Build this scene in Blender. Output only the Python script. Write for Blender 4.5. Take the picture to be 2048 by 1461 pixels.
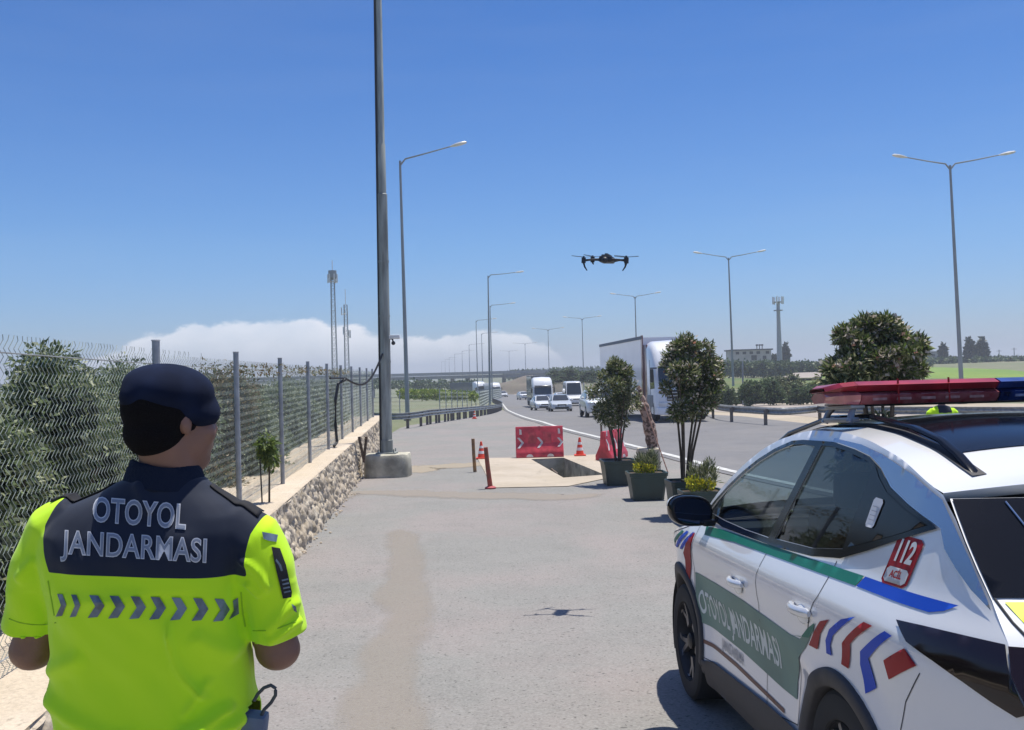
import bpy, bmesh, math, random
import numpy as np
from mathutils import Vector, Matrix, geometry, noise
from mathutils.bvhtree import BVHTree
for o in list(bpy.data.objects): bpy.data.objects.remove(o)
S = bpy.context.scene
COL = S.collection
R = math.radians
random.seed(7); rng = np.random.default_rng(7)

# ------------------------------------------------------------------ camera
FPX, PI_, RO, CH = 1900., R(.47), R(1.5), 2.08
cd = bpy.data.cameras.new('camera'); cam = bpy.data.objects.new('camera', cd); COL.objects.link(cam)
cam.location = (0, 0, CH)
cam.rotation_euler = (Matrix.Rotation(R(90)+PI_, 3, 'X') @ Matrix.Rotation(-RO, 3, 'Z')).to_euler()
cd.sensor_width = 36; cd.lens = 36*FPX/2048; cd.clip_start = .05; cd.clip_end = 20000
S.camera = cam
S.render.resolution_x, S.render.resolution_y = 1024, 730

# ------------------------------------------------------------------ sky and sun
SUNV = Vector((.17, .15, 1)).normalized()
ELEV = math.asin(SUNV.z); AZ = math.atan2(SUNV.x, SUNV.y)
W = bpy.data.worlds.new('World'); S.world = W; W.use_nodes = True
def build_world():
    nt = W.node_tree; N = nt.nodes; L = nt.links; N.clear()
    out = N.new('ShaderNodeOutputWorld'); bg = N.new('ShaderNodeBackground'); L.new(bg.outputs[0], out.inputs[0])
    sky = N.new('ShaderNodeTexSky'); sky.sky_type = 'NISHITA'; sky.sun_disc = False
    sky.sun_elevation = ELEV; sky.sun_rotation = AZ; sky.altitude = 0; sky.air_density = 1.0; sky.dust_density = .6; sky.ozone_density = 3.0
    bg.inputs[1].default_value = .13
    tc = N.new('ShaderNodeTexCoord'); sp = N.new('ShaderNodeSeparateXYZ'); L.new(tc.outputs['Generated'], sp.inputs[0])
    def m(op, a, b=None, c=None):
        n = N.new('ShaderNodeMath'); n.operation = op
        for i, v in enumerate((a, b, c)):
            if v is None: continue
            if isinstance(v, (int, float)): n.inputs[i].default_value = v
            else: L.new(v, n.inputs[i])
        return n.outputs[0]
    az = m('ARCTAN2', sp.outputs[0], sp.outputs[1])          # radians, + to the right
    el = m('ARCSINE', sp.outputs[2])
    # cloud bank: outline height over azimuth
    fc = N.new('ShaderNodeFloatCurve'); cv = fc.mapping.curves[0]
    pts = [(-.60,.006),(-.45,.016),(-.39,.036),(-.34,.053),(-.28,.059),(-.25,.0625),(-.22,.060),(-.17,.055),(-.12,.040),(-.095,.038),(-.065,.0425),(-.04,.0465),(-.02,.047),(0,.041),(.035,.030),(.06,.010),(.08,.0)]
    for i, (a, h) in enumerate(pts):
        x = (a+.6)/.8; y = h*10
        if i == 0: cv.points[0].location = (x, y)
        elif i == 1: cv.points[1].location = (x, y)
        else: cv.points.new(x, y)
    cv.points.new(1, 0) 
    fc.mapping.update()
    L.new(m('MULTIPLY', m('ADD', az, .6), 1/.8), fc.inputs[1])
    top = m('MULTIPLY', fc.outputs[0], .1)
    nz = N.new('ShaderNodeTexNoise'); nz.inputs['Scale'].default_value = 26; nz.inputs['Detail'].default_value = 6; nz.inputs['Roughness'].default_value = .62
    mp = N.new('ShaderNodeMapping'); mp.inputs['Scale'].default_value = (1, 1, 1.6); L.new(tc.outputs['Generated'], mp.inputs[0]); L.new(mp.outputs[0], nz.inputs['Vector'])
    d = m('SUBTRACT', top, el); d = m('ADD', d, m('MULTIPLY', m('SUBTRACT', nz.outputs[0], .5), .030))
    mr = N.new('ShaderNodeMapRange'); mr.interpolation_type = 'SMOOTHSTEP'; L.new(d, mr.inputs[0])
    mr.inputs[1].default_value = -.001; mr.inputs[2].default_value = .0055; mr.inputs[3].default_value = 0; mr.inputs[4].default_value = 1
    # only where the bank exists
    g = N.new('ShaderNodeMapRange'); L.new(top, g.inputs[0]); g.inputs[1].default_value = .004; g.inputs[2].default_value = .016
    # body fades into haze downward
    dn = N.new('ShaderNodeMapRange'); L.new(el, dn.inputs[0]); dn.inputs[1].default_value = .0; dn.inputs[2].default_value = .05; dn.inputs[3].default_value = .50; dn.inputs[4].default_value = .93
    n2 = N.new('ShaderNodeTexNoise'); n2.inputs['Scale'].default_value = 14; n2.inputs['Detail'].default_value = 4; L.new(mp.outputs[0], n2.inputs['Vector'])
    cm = N.new('ShaderNodeMapRange'); L.new(n2.outputs[0], cm.inputs[0]); cm.inputs[1].default_value = .3; cm.inputs[2].default_value = .7; cm.inputs[3].default_value = .58; cm.inputs[4].default_value = 1.0
    fac = m('MULTIPLY', m('MULTIPLY', mr.outputs[0], g.outputs[0]), m('MULTIPLY', dn.outputs[0], cm.outputs[0]))
    # faint streaks of high haze
    mp2 = N.new('ShaderNodeMapping'); mp2.inputs['Scale'].default_value = (1.2, 1.2, 9); L.new(tc.outputs['Generated'], mp2.inputs[0])
    n3 = N.new('ShaderNodeTexNoise'); n3.inputs['Scale'].default_value = 2.2; n3.inputs['Detail'].default_value = 5; L.new(mp2.outputs[0], n3.inputs['Vector'])
    hz = N.new('ShaderNodeMapRange'); L.new(n3.outputs[0], hz.inputs[0]); hz.inputs[1].default_value = .45; hz.inputs[2].default_value = .8; hz.inputs[3].default_value = 0; hz.inputs[4].default_value = .07
    tint = N.new('ShaderNodeMix'); tint.data_type = 'RGBA'; tint.blend_type = 'MULTIPLY'; tint.inputs[0].default_value = 1
    L.new(sky.outputs[0], tint.inputs[6]); tr_ = N.new('ShaderNodeValToRGB'); te = N.new('ShaderNodeMapRange'); L.new(el, te.inputs[0]); te.inputs[1].default_value = 0; te.inputs[2].default_value = 1.0; L.new(te.outputs[0], tr_.inputs[0])
    E_ = tr_.color_ramp.elements; E_[0].position = 0; E_[0].color = (.47, .55, .80, 1); E_[1].position = 1; E_[1].color = (.56, .62, .80, 1)
    for p_, c_ in ((.05, (.40, .54, .80, 1)), (.13, (.35, .54, .785, 1)), (.36, (.20, .43, .745, 1)), (.6, (.40, .53, .76, 1))):
        x_ = E_.new(p_); x_.color = c_
    L.new(tr_.outputs[0], tint.inputs[7])
    mh = N.new('ShaderNodeMix'); mh.data_type = 'RGBA'; L.new(hz.outputs[0], mh.inputs[0]); L.new(tint.outputs[2], mh.inputs[6]); mh.inputs[7].default_value = (3.0, 3.6, 4.6, 1)
    mx = N.new('ShaderNodeMix'); mx.data_type = 'RGBA'; L.new(fac, mx.inputs[0]); L.new(mh.outputs[2], mx.inputs[6]); mx.inputs[7].default_value = CLOUDC
    L.new(mx.outputs[2], bg.inputs[0])
SKYTINT = (1.0, 1.0, 1.0, 1); CLOUDC = (6.9, 6.8, 7.0, 1)
build_world()
sd = bpy.data.lights.new('sun', 'SUN'); sd.energy = 4.5; sd.angle = R(.55); sd.color = (1, .95, .84)
so = bpy.data.objects.new('sun', sd); COL.objects.link(so); so.rotation_euler = (-SUNV).to_track_quat('-Z', 'Y').to_euler(); so.location = (5, 5, 40)
S.view_settings.view_transform = 'Standard'; S.view_settings.look = 'None'; S.view_settings.gamma = 1
S.view_settings.exposure = .35
S.render.engine = 'CYCLES'

# ------------------------------------------------------------------ ground height and pixel helpers
def sst(a, b, v):
    t = min(1, max(0, (v-a)/(b-a))); return t*t*(3-2*t)
def gz(y):
    if y < 4.6: return .11+.06*(4.6-max(y, 1.0))
    z = .11-.53*(1-math.exp(-(y-4.6)/8))
    if y > 48:
        z -= .028*(min(y, 105)-48)
        if y > 105: z -= .014*(min(y, 250)-105)
        if y > 250: z -= 1.2*(1-math.exp(-(y-250)/85.))
    return z
def xr(y):                # where the land right of the motorway starts to rise
    return 26 + .16*y if y < 60 else 35.6 - .10*(y-60)
def land(x, y):
    z = gz(y); a = xr(y)
    if x > a:
        t = sst(a, a+25, x); zr = -1.2+3.2*sst(140, 330, math.hypot(x, y)); z = z*(1-t)+zr*t
    if x < -2.6 and y < 400:
        t = sst(-3.6, -12, x) if False else sst(0, 1, (-2.6-x-.085*min(y,40))/10.)
        z = z*(1-t) + (z-.5)*t
    return z
def ray(px, py):
    u = (px-1024)/FPX; v = (730.5-py)/FPX
    a = u*math.cos(RO)+v*math.sin(RO); b = -u*math.sin(RO)+v*math.cos(RO)
    return Vector((a, math.cos(PI_)-b*math.sin(PI_), math.sin(PI_)+b*math.cos(PI_)))
def G(px, py, dz=0):      # point on the ground seen at a pixel
    r = ray(px, py); y = 10.
    for i in range(300):
        t = (gz(y)+dz-CH)/r.z; y = .6*y+.4*t*r.y
    p = r*(y/r.y); return Vector((p.x, y, gz(y)+dz))
def D(px, py, y):
    r = ray(px, py); return r*(y/r.y)+Vector((0, 0, CH))

# ------------------------------------------------------------------ materials
MATS = {}
def mat(name, col, rough=.6, metal=0., var=.12, vs=3., bump=0., bs=60., col2=None, spec=.5, coat=0., emit=None, space='Object', detail=5., stretch=None, alpha=None, contrast=(.35, .65)):
    if name in MATS: return MATS[name]
    m = bpy.data.materials.new(name); m.use_nodes = True; nt = m.node_tree; N = nt.nodes; L = nt.links
    b = N['Principled BSDF']; b.inputs['Roughness'].default_value = rough; b.inputs['Metallic'].default_value = metal
    b.inputs['Specular IOR Level'].default_value = spec; b.inputs['Coat Weight'].default_value = coat; b.inputs['Coat Roughness'].default_value = .05
    c = tuple(col)+(1,)
    tc = N.new('ShaderNodeTexCoord'); vec = tc.outputs[space]
    if space == 'World':
        pass
    if stretch:
        mp = N.new('ShaderNodeMapping'); mp.inputs['Scale'].default_value = stretch; L.new(vec, mp.inputs[0]); vec = mp.outputs[0]
    nz = N.new('ShaderNodeTexNoise'); nz.inputs['Scale'].default_value = vs; nz.inputs['Detail'].default_value = detail; L.new(vec, nz.inputs['Vector'])
    mr = N.new('ShaderNodeMapRange'); L.new(nz.outputs[0], mr.inputs[0]); mr.inputs[1].default_value = contrast[0]; mr.inputs[2].default_value = contrast[1]
    mx = N.new('ShaderNodeMix'); mx.data_type = 'RGBA'; L.new(mr.outputs[0], mx.inputs[0])
    mx.inputs[6].default_value = c
    mx.inputs[7].default_value = (tuple(col2)+(1,)) if col2 else tuple(min(1, v*(1-var*1.6)) for v in col)+(1,)
    L.new(mx.outputs[2], b.inputs['Base Color'])
    if bump:
        n2 = N.new('ShaderNodeTexNoise'); n2.inputs['Scale'].default_value = bs; n2.inputs['Detail'].default_value = 4; L.new(vec, n2.inputs['Vector'])
        bp = N.new('ShaderNodeBump'); bp.inputs['Strength'].default_value = bump; bp.inputs['Distance'].default_value = .02; L.new(n2.outputs[0], bp.inputs['Height']); L.new(bp.outputs[0], b.inputs['Normal'])
    if emit: b.inputs['Emission Color'].default_value = tuple(emit)+(1,); b.inputs['Emission Strength'].default_value = 1
    if alpha is not None: b.inputs['Alpha'].default_value = alpha
    MATS[name] = m; return m
def leafmat(name, c1, c2, c3=None, trans=.25, rough=.5, share=.5):
    if name in MATS: return MATS[name]
    m = bpy.data.materials.new(name); m.use_nodes = True; nt = m.node_tree; N = nt.nodes; L = nt.links
    b = N['Principled BSDF']; b.inputs['Roughness'].default_value = rough; b.inputs['Specular IOR Level'].default_value = .35
    at = N.new('ShaderNodeAttribute'); at.attribute_name = 'rnd'
    cr = N.new('ShaderNodeValToRGB'); L.new(at.outputs['Fac'], cr.inputs[0])
    cr.color_ramp.elements[0].color = tuple(c1)+(1,); cr.color_ramp.elements[1].color = tuple(c2)+(1,)
    if c3:
        cr.color_ramp.elements[1].position = share
        e = cr.color_ramp.elements.new(min(.99, share+.06)); e.color = tuple(c3)+(1,)
    L.new(cr.outputs[0], b.inputs['Base Color'])
    tr = N.new('ShaderNodeBsdfTranslucent'); L.new(cr.outputs[0], tr.inputs[0])
    ms = N.new('ShaderNodeMixShader'); ms.inputs[0].default_value = trans; L.new(b.outputs[0], ms.inputs[1]); L.new(tr.outputs[0], ms.inputs[2])
    L.new(ms.outputs[0], N['Material Output'].inputs[0]); MATS[name] = m; return m
def glassmat(name, tint, gloss=.12, trans=.6):
    if name in MATS: return MATS[name]
    m = bpy.data.materials.new(name); m.use_nodes = True; nt = m.node_tree; N = nt.nodes; L = nt.links
    N.remove(N['Principled BSDF'])
    t = N.new('ShaderNodeBsdfTransparent'); t.inputs[0].default_value = tuple(tint)+(1,)
    g = N.new('ShaderNodeBsdfGlossy'); g.inputs['Roughness'].default_value = .02; g.inputs[0].default_value = (1, 1, 1, 1)
    lf = N.new('ShaderNodeLayerWeight'); lf.inputs[0].default_value = .5; pw_ = N.new('ShaderNodeMath'); pw_.operation = 'POWER'; L.new(lf.outputs['Facing'], pw_.inputs[0]); pw_.inputs[1].default_value = 5
    lw = N.new('ShaderNodeMath'); lw.operation = 'MULTIPLY_ADD'; L.new(pw_.outputs[0], lw.inputs[0]); lw.inputs[1].default_value = .6; lw.inputs[2].default_value = .05
    ms = N.new('ShaderNodeMixShader'); L.new(lw.outputs[0], ms.inputs[0]); L.new(t.outputs[0], ms.inputs[1]); L.new(g.outputs[0], ms.inputs[2])
    L.new(ms.outputs[0], N['Material Output'].inputs[0]); MATS[name] = m; return m

# ------------------------------------------------------------------ objects
def thing(name, label, cat, loc=(0, 0, 0), rotz=0, group=None, rot=None):
    o = bpy.data.objects.new(name, None); COL.objects.link(o); o.empty_display_size = .3
    o.location = loc; o.rotation_euler = rot if rot else (0, 0, rotz)
    o['label'] = label; o['category'] = cat
    if group: o['group'] = group
    return o
def tag(o, label, cat, group=None, kind=None):
    o['label'] = label; o['category'] = cat
    if group: o['group'] = group
    if kind: o['kind'] = kind
    return o
def struct(o, kind='structure'): o['kind'] = kind; return o
def link(name, me, m, parent=None, smooth=True, label=None):
    o = bpy.data.objects.new(name, me); COL.objects.link(o)
    if m is not None:
        for k in (m if isinstance(m, (list, tuple)) else [m]): me.materials.append(k)
    if smooth: me.shade_smooth()
    if parent: o.parent = parent
    if label: o['label'] = label
    return o
def sharp(o, ang=35):
    me = o.data
    me.shade_smooth(); bm = bmesh.new(); bm.from_mesh(me)
    a = R(ang)
    for e in bm.edges: e.smooth = not (len(e.link_faces) == 2 and e.calc_face_angle(0) > a)
    bm.to_mesh(me); bm.free(); return o
class MB:
    def __init__(s, off=(0, 0, 0)): s.v = []; s.f = []; s.mi = []; s.off = Vector(off); s.cur = 0
    def add(s, vs, fs, mi=None):
        b = len(s.v); s.v += [Vector(v) for v in vs]; s.f += [tuple(i+b for i in f) for f in fs]; s.mi += [s.cur if mi is None else mi]*len(fs)
        return s
    def box(s, c, d, rz=0, M=None, taper=1., bev=0.):
        c = Vector(c); hx, hy, hz = d[0]/2, d[1]/2, d[2]/2
        if bev <= 0:
            vs = [Vector((x*hx*(taper if z > 0 else 1), y*hy*(taper if z > 0 else 1), z*hz)) for z in (-1, 1) for x, y in ((-1, -1), (1, -1), (1, 1), (-1, 1))]
            fs = [(3, 2, 1, 0), (4, 5, 6, 7), (0, 1, 5, 4), (1, 2, 6, 5), (2, 3, 7, 6), (3, 0, 4, 7)]
        else:
            bm = bmesh.new(); bmesh.ops.create_cube(bm, size=1)
            for v in bm.verts:
                t = taper if v.co.z > 0 else 1
                v.co = Vector((v.co.x*d[0]*t, v.co.y*d[1]*t, v.co.z*d[2]))
            bmesh.ops.bevel(bm, geom=bm.edges[:], offset=bev, segments=2, affect='EDGES', profile=.6)
            bm.verts.index_update(); vs = [v.co.copy() for v in bm.verts]; fs = [tuple(v.index for v in f.verts) for f in bm.faces]; bm.free()
        Mx = M if M is not None else Matrix.Rotation(rz, 3, 'Z')
        return s.add([Mx@v+c for v in vs], fs)
    def tube(s, pts, rad, seg=8, cap=True, flat=None):
        pts = [Vector(p) for p in pts]; n = len(pts)
        if not isinstance(rad, (list, tuple)): rad = [rad]*n
        vs = []; fs = []; ref = None
        for i, p in enumerate(pts):
            t = (pts[min(i+1, n-1)]-pts[max(i-1, 0)]); t = t.normalized() if t.length > 1e-9 else Vector((0, 0, 1))
            if ref is None: ref = Vector((0, 0, 1)) if abs(t.z) < .9 else Vector((1, 0, 0))
            a = t.cross(ref); 
            if a.length < 1e-6: a = t.cross(Vector((0, 1, 0)))
            a.normalize(); b = t.cross(a).normalized(); ref = a.cross(t)*-1 if False else ref
            for k in range(seg):
                an = 2*math.pi*k/seg; q = (a*math.cos(an)+b*math.sin(an))*rad[i]
                if flat: q = Vector((q.x*flat[0], q.y*flat[1], q.z*flat[2]))
                vs.append(p+q)
        for i in range(n-1):
            for k in range(seg):
                fs.append((i*seg+k, i*seg+(k+1) % seg, (i+1)*seg+(k+1) % seg, (i+1)*seg+k))
        if cap: fs.append(tuple(range(seg-1, -1, -1))); fs.append(tuple((n-1)*seg+k for k in range(seg)))
        return s.add(vs, fs)
    def lathe(s, prof, c=(0, 0, 0), seg=24, M=None, cap=False):
        c = Vector(c); vs = []; fs = []; n = len(prof); Mx = M or Matrix.Identity(3)
        for r, z in prof:
            for k in range(seg):
                a = 2*math.pi*k/seg; vs.append(Mx@Vector((r*math.cos(a), r*math.sin(a), z))+c)
        for i in range(n-1):
            for k in range(seg): fs.append((i*seg+k, i*seg+(k+1) % seg, (i+1)*seg+(k+1) % seg, (i+1)*seg+k))
        if cap: fs.append(tuple(range(seg-1, -1, -1))); fs.append(tuple((n-1)*seg+k for k in range(seg)))
        return s.add(vs, fs)
    def loft(s, rings, closed=True, cap=True):
        n = len(rings[0]); vs = [v for r in rings for v in r]; fs = []
        for i in range(len(rings)-1):
            for k in range(n if closed else n-1): fs.append((i*n+k, i*n+(k+1) % n, (i+1)*n+(k+1) % n, (i+1)*n+k))
        if cap and closed: fs.append(tuple(range(n-1, -1, -1))); fs.append(tuple((len(rings)-1)*n+k for k in range(n)))
        return s.add(vs, fs)
    def ell(s, c, r, seg=20, rings=12, M=None):
        c = Vector(c); Mx = M or Matrix.Identity(3); vs = [Mx@Vector((0, 0, -r[2]))+c]; fs = []
        for i in range(1, rings):
            p = math.pi*i/rings
            for k in range(seg):
                a = 2*math.pi*k/seg; vs.append(Mx@Vector((r[0]*math.sin(p)*math.cos(a), r[1]*math.sin(p)*math.sin(a), -r[2]*math.cos(p)))+c)
        vs.append(Mx@Vector((0, 0, r[2]))+c)
        for k in range(seg): fs.append((0, 1+(k+1) % seg, 1+k))
        for i in range(rings-2):
            for k in range(seg): fs.append((1+i*seg+k, 1+i*seg+(k+1) % seg, 1+(i+1)*seg+(k+1) % seg, 1+(i+1)*seg+k))
        l = len(vs)-1; b = 1+(rings-2)*seg
        for k in range(seg): fs.append((l, b+k, b+(k+1) % seg))
        return s.add(vs, fs)
    def prism(s, poly, axis='z', a=0., b=1.):       # poly 2D, extruded along axis
        def P(u, v, w): return {'z': (u, v, w), 'y': (u, w, v), 'x': (w, u, v)}[axis]
        n = len(poly); vs = [P(u, v, a) for u, v in poly]+[P(u, v, b) for u, v in poly]
        return s.add(vs, [tuple(range(n-1, -1, -1)), tuple(range(n, 2*n))]+[(i, (i+1) % n, n+(i+1) % n, n+i) for i in range(n)])
    def mesh(s, name='m'):
        me = bpy.data.meshes.new(name); me.from_pydata([v-s.off for v in s.v], [], s.f)
        if any(s.mi): me.polygons.foreach_set('material_index', s.mi)
        return me
    def build(s, name, m, parent=None, smooth=True, label=None, ang=35, bevel=0.):
        me = s.mesh(name)
        bm = bmesh.new(); bm.from_mesh(me); bmesh.ops.recalc_face_normals(bm, faces=bm.faces); bm.to_mesh(me); bm.free()
        o = link(name, me, m, parent, smooth, label)
        if bevel:
            md = o.modifiers.new('b', 'BEVEL'); md.width = bevel; md.segments = 2; md.limit_method = 'ANGLE'; md.angle_limit = R(40)
        if smooth: sharp(o, ang)
        return o
def inpoly(x, y, P):
    c = False; j = len(P)-1
    for i in range(len(P)):
        xi, yi = P[i]; xj, yj = P[j]
        if (yi > y) != (yj > y) and x < (xj-xi)*(y-yi)/(yj-yi)+xi: c = not c
        j = i
    return c
def densify(P, st):
    o = []
    for i in range(len(P)):
        a = Vector(P[i]); b = Vector(P[(i+1) % len(P)]); n = max(1, int(math.ceil((b-a).length/st)))
        o += [tuple(a.lerp(b, k/n)) for k in range(n)]
    return o
def panel(outer, holes, fn, st, sx=None, grid=None):
    """triangulated sheet of a 2D outline with holes, mapped by fn(u, v) -> xyz"""
    sy = st; sx = sx or st; ds = min(sx, sy)
    V = []; E = []
    for P in [outer]+list(holes):
        q = densify(P, ds); b = len(V); V += [Vector(p) for p in q]; E += [(b+i, b+(i+1) % len(q)) for i in range(len(q))]
    xs = [p[0] for p in outer]; ys = [p[1] for p in outer]
    if grid is None:
        gx = np.arange(min(xs)+sx*.5, max(xs), sx); gy = np.arange(min(ys)+sy*.5, max(ys), sy)
    else: gx, gy = grid
    for x in gx:
        for y in gy:
            if inpoly(x, y, outer) and not any(inpoly(x, y, h) for h in holes): V.append(Vector((x, y)))
    r = geometry.delaunay_2d_cdt(V, E, [], 0, 1e-5)
    vs = r[0]; fs = []
    for f in r[2]:
        cx = sum(vs[i].x for i in f)/3; cy = sum(vs[i].y for i in f)/3
        if inpoly(cx, cy, outer) and not any(inpoly(cx, cy, h) for h in holes): fs.append(tuple(f))
    used = sorted({i for f in fs for i in f}); mp = {k: i for i, k in enumerate(used)}
    return [Vector(fn(vs[i].x, vs[i].y)) for i in used], [tuple(mp[i] for i in f) for f in fs]
def sheet(name, outer, m, fn, st=1., holes=(), parent=None, sx=None, grid=None, label=None):
    vs, fs = panel(outer, holes, fn, st, sx, grid); me = bpy.data.meshes.new(name); me.from_pydata(vs, [], fs)
    return link(name, me, m, parent, True, label)
def evalmesh(o):
    dg = bpy.context.evaluated_depsgraph_get(); dg.update(); me = bpy.data.meshes.new_from_object(o.evaluated_get(dg)); return me
def remesh(mb, vox, smooth_it=6, name='m'):
    me = mb.mesh(name); bm = bmesh.new(); bm.from_mesh(me); bmesh.ops.recalc_face_normals(bm, faces=bm.faces); bm.to_mesh(me); bm.free()
    o = bpy.data.objects.new('tmp', me); COL.objects.link(o)
    r = o.modifiers.new('r', 'REMESH'); r.mode = 'VOXEL'; r.voxel_size = vox
    if smooth_it: s = o.modifiers.new('s', 'SMOOTH'); s.factor = .5; s.iterations = smooth_it
    out = evalmesh(o); bpy.data.objects.remove(o); return out
def textmesh(txt, size, bold=.0, shear=0., sx=1., space=1.):
    c = bpy.data.curves.new('t', 'FONT'); c.body = txt; c.size = size; c.offset = bold; c.shear = shear; c.align_x = 'CENTER'; c.align_y = 'CENTER'; c.space_character = space; c.resolution_u = 4
    o = bpy.data.objects.new('t', c); COL.objects.link(o); me = evalmesh(o); bpy.data.objects.remove(o)
    for v in me.vertices: v.co.x *= sx
    return me
def leaves(name, clumps, n, size, m, parent=None, aspect=.4, droop=.3, label=None, seed=1, shell=.45, zmin=None, curl=True):
    """many leaf-sized faces through ellipsoid clumps: [(centre, radii, weight)]"""
    r = np.random.default_rng(seed); w = np.array([c[2] if len(c) > 2 else c[1][0]*c[1][1]*c[1][2] for c in clumps], float); w = w/w.sum()
    idx = r.choice(len(clumps), n, p=w); C = np.array([tuple(c[0]) for c in clumps], float)[idx]; Rr = np.array([tuple(c[1]) for c in clumps], float)[idx]
    d = r.normal(size=(n, 3)); d /= np.linalg.norm(d, axis=1)[:, None]; rad = shell+(1-shell)*r.random(n)**.6; rad *= 1+.12*r.normal(size=n)
    P = C+d*Rr*rad[:, None]
    if zmin is not None: P = P[P[:, 2] > zmin]; n = len(P); d = d[:n]
    out = d+r.normal(size=(n, 3))*.7; out[:, 2] -= droop; out /= np.linalg.norm(out, axis=1)[:, None]
    sd_ = np.cross(out, r.normal(size=(n, 3))); sd_ /= np.linalg.norm(sd_, axis=1)[:, None]
    s = size*(.6+.8*r.random(n)); l = out*s[:, None]; wv = sd_*(s*aspect*.5)[:, None]
    nn = np.cross(out, sd_)*(s*.12)[:, None]
    V = np.stack([P, P+l*.45+wv+nn, P+l, P+l*.45-wv+nn], 1).reshape(-1, 3)
    me = bpy.data.meshes.new(name); me.vertices.add(4*n); me.vertices.foreach_set('co', V.ravel())
    me.loops.add(4*n); me.loops.foreach_set('vertex_index', np.arange(4*n)); me.polygons.add(n)
    me.polygons.foreach_set('loop_start', np.arange(n)*4); me.polygons.foreach_set('loop_total', np.full(n, 4)); me.update()
    a = me.attributes.new('rnd', 'FLOAT', 'FACE'); a.data.foreach_set('value', r.random(n).astype(np.float32))
    return link(name, me, m, parent, False, label)
def copy_tree(o, parent=None):
    c = o.copy(); COL.objects.link(c)
    if parent is not None: c.parent = parent
    for ch in list(o.children): copy_tree(ch, c)
    return c
# ------------------------------------------------------------------ ground
def groundmat(name, base, alt, dark, speck=.25, sc=.35, rough=.92, bump=.25, cracks=True, fine=90.):
    m = bpy.data.materials.new(name); m.use_nodes = True; nt = m.node_tree; N = nt.nodes; L = nt.links
    b = N['Principled BSDF']; b.inputs['Roughness'].default_value = rough; b.inputs['Specular IOR Level'].default_value = .25
    tc = N.new('ShaderNodeTexCoord'); v = tc.outputs['Object']
    def nz(scale, det=5, st=None, rg=.55):
        n = N.new('ShaderNodeTexNoise'); n.inputs['Scale'].default_value = scale; n.inputs['Detail'].default_value = det; n.inputs['Roughness'].default_value = rg
        if st:
            mp = N.new('ShaderNodeMapping'); mp.inputs['Scale'].default_value = st; L.new(v, mp.inputs[0]); L.new(mp.outputs[0], n.inputs['Vector'])
        else: L.new(v, n.inputs['Vector'])
        return n.outputs[0]
    def rng_(x, a, c, lo=0., hi=1.):
        r = N.new('ShaderNodeMapRange'); L.new(x, r.inputs[0]); r.inputs[1].default_value = a; r.inputs[2].default_value = c; r.inputs[3].default_value = lo; r.inputs[4].default_value = hi; return r.outputs[0]
    def mix(f, a, c, bt='MIX'):
        x = N.new('ShaderNodeMix'); x.data_type = 'RGBA'; x.blend_type = bt
        if isinstance(f, float): x.inputs[0].default_value = f
        else: L.new(f, x.inputs[0])
        for i, q in ((6, a), (7, c)):
            if isinstance(q, tuple): x.inputs[i].default_value = q+(1,)
            else: L.new(q, x.inputs[i])
        return x.outputs[2]
    c = mix(rng_(nz(sc, 6), .42, .60), base, alt)
    c = mix(rng_(nz(sc*.55, 5, (1, .35, 1)), .52, .68, 0, .75), c, dark)
    c = mix(rng_(nz(1.1, 7, (1, 1, 1), .7), .45, .8, 0, .55), c, tuple(x*.66 for x in base)); c = mix(rng_(nz(9, 6, (1, 1, 1), .75), .5, .75, 0, .4), c, tuple(x*.6 for x in base))
    c = mix(rng_(nz(fine, 2), .35, .75, 0, speck), c, tuple(min(1, x*1.7) for x in base))
    c = mix(rng_(nz(fine*.6, 2), .62, .72, 0, speck*1.6), c, tuple(x*.35 for x in base))
    if cracks:
        vo = N.new('ShaderNodeTexVoronoi'); vo.feature = 'DISTANCE_TO_EDGE'; vo.inputs['Scale'].default_value = .33
        nn = N.new('ShaderNodeTexNoise'); nn.inputs['Scale'].default_value = 1.3; nn.inputs['Detail'].default_value = 6; L.new(v, nn.inputs['Vector'])
        ad = N.new('ShaderNodeMix'); ad.data_type = 'RGBA'; ad.blend_type = 'ADD'; ad.inputs[0].default_value = 1.2; L.new(v, ad.inputs[6]); L.new(nn.outputs['Color'], ad.inputs[7]); L.new(ad.outputs[2], vo.inputs['Vector'])
        k = rng_(vo.outputs[0], .0, .006, 1, 0)
        k2 = N.new('ShaderNodeMath'); k2.operation = 'MULTIPLY'; L.new(k, k2.inputs[0]); L.new(rng_(nz(.6, 3), .5, .6, 0, .6), k2.inputs[1])
        c = mix(k2.outputs[0], c, tuple(x*.4 for x in base))
    L.new(c, b.inputs['Base Color'])
    bp = N.new('ShaderNodeBump'); bp.inputs['Strength'].default_value = bump; bp.inputs['Distance'].default_value = .01; L.new(nz(fine, 3), bp.inputs['Height']); L.new(bp.outputs[0], b.inputs['Normal'])
    return m
M_asph = groundmat('worn_asphalt', (.210, .206, .196), (.245, .216, .208), (.172, .170, .164), speck=.55, cracks=False, fine=55., sc=.45)
M_road = groundmat('motorway_asphalt', (.175, .173, .180), (.195, .190, .192), (.155, .153, .158), speck=.12)
M_road2 = groundmat('pale_carriageway', (.33, .29, .255), (.36, .31, .28), (.29, .26, .235), speck=.1)
M_conc = groundmat('pale_concrete', (.42, .36, .285), (.46, .40, .33), (.37, .32, .26), speck=.12, sc=.8)
M_sand = groundmat('sandy_ledge', (.50, .42, .32), (.55, .47, .38), (.40, .34, .27), speck=.3, sc=.9, bump=.6, fine=45., cracks=False)
M_soil = groundmat('dry_soil', (.15, .165, .09), (.19, .185, .12), (.11, .135, .07), speck=.3, sc=.05, bump=.8, fine=8., cracks=False)
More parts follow.
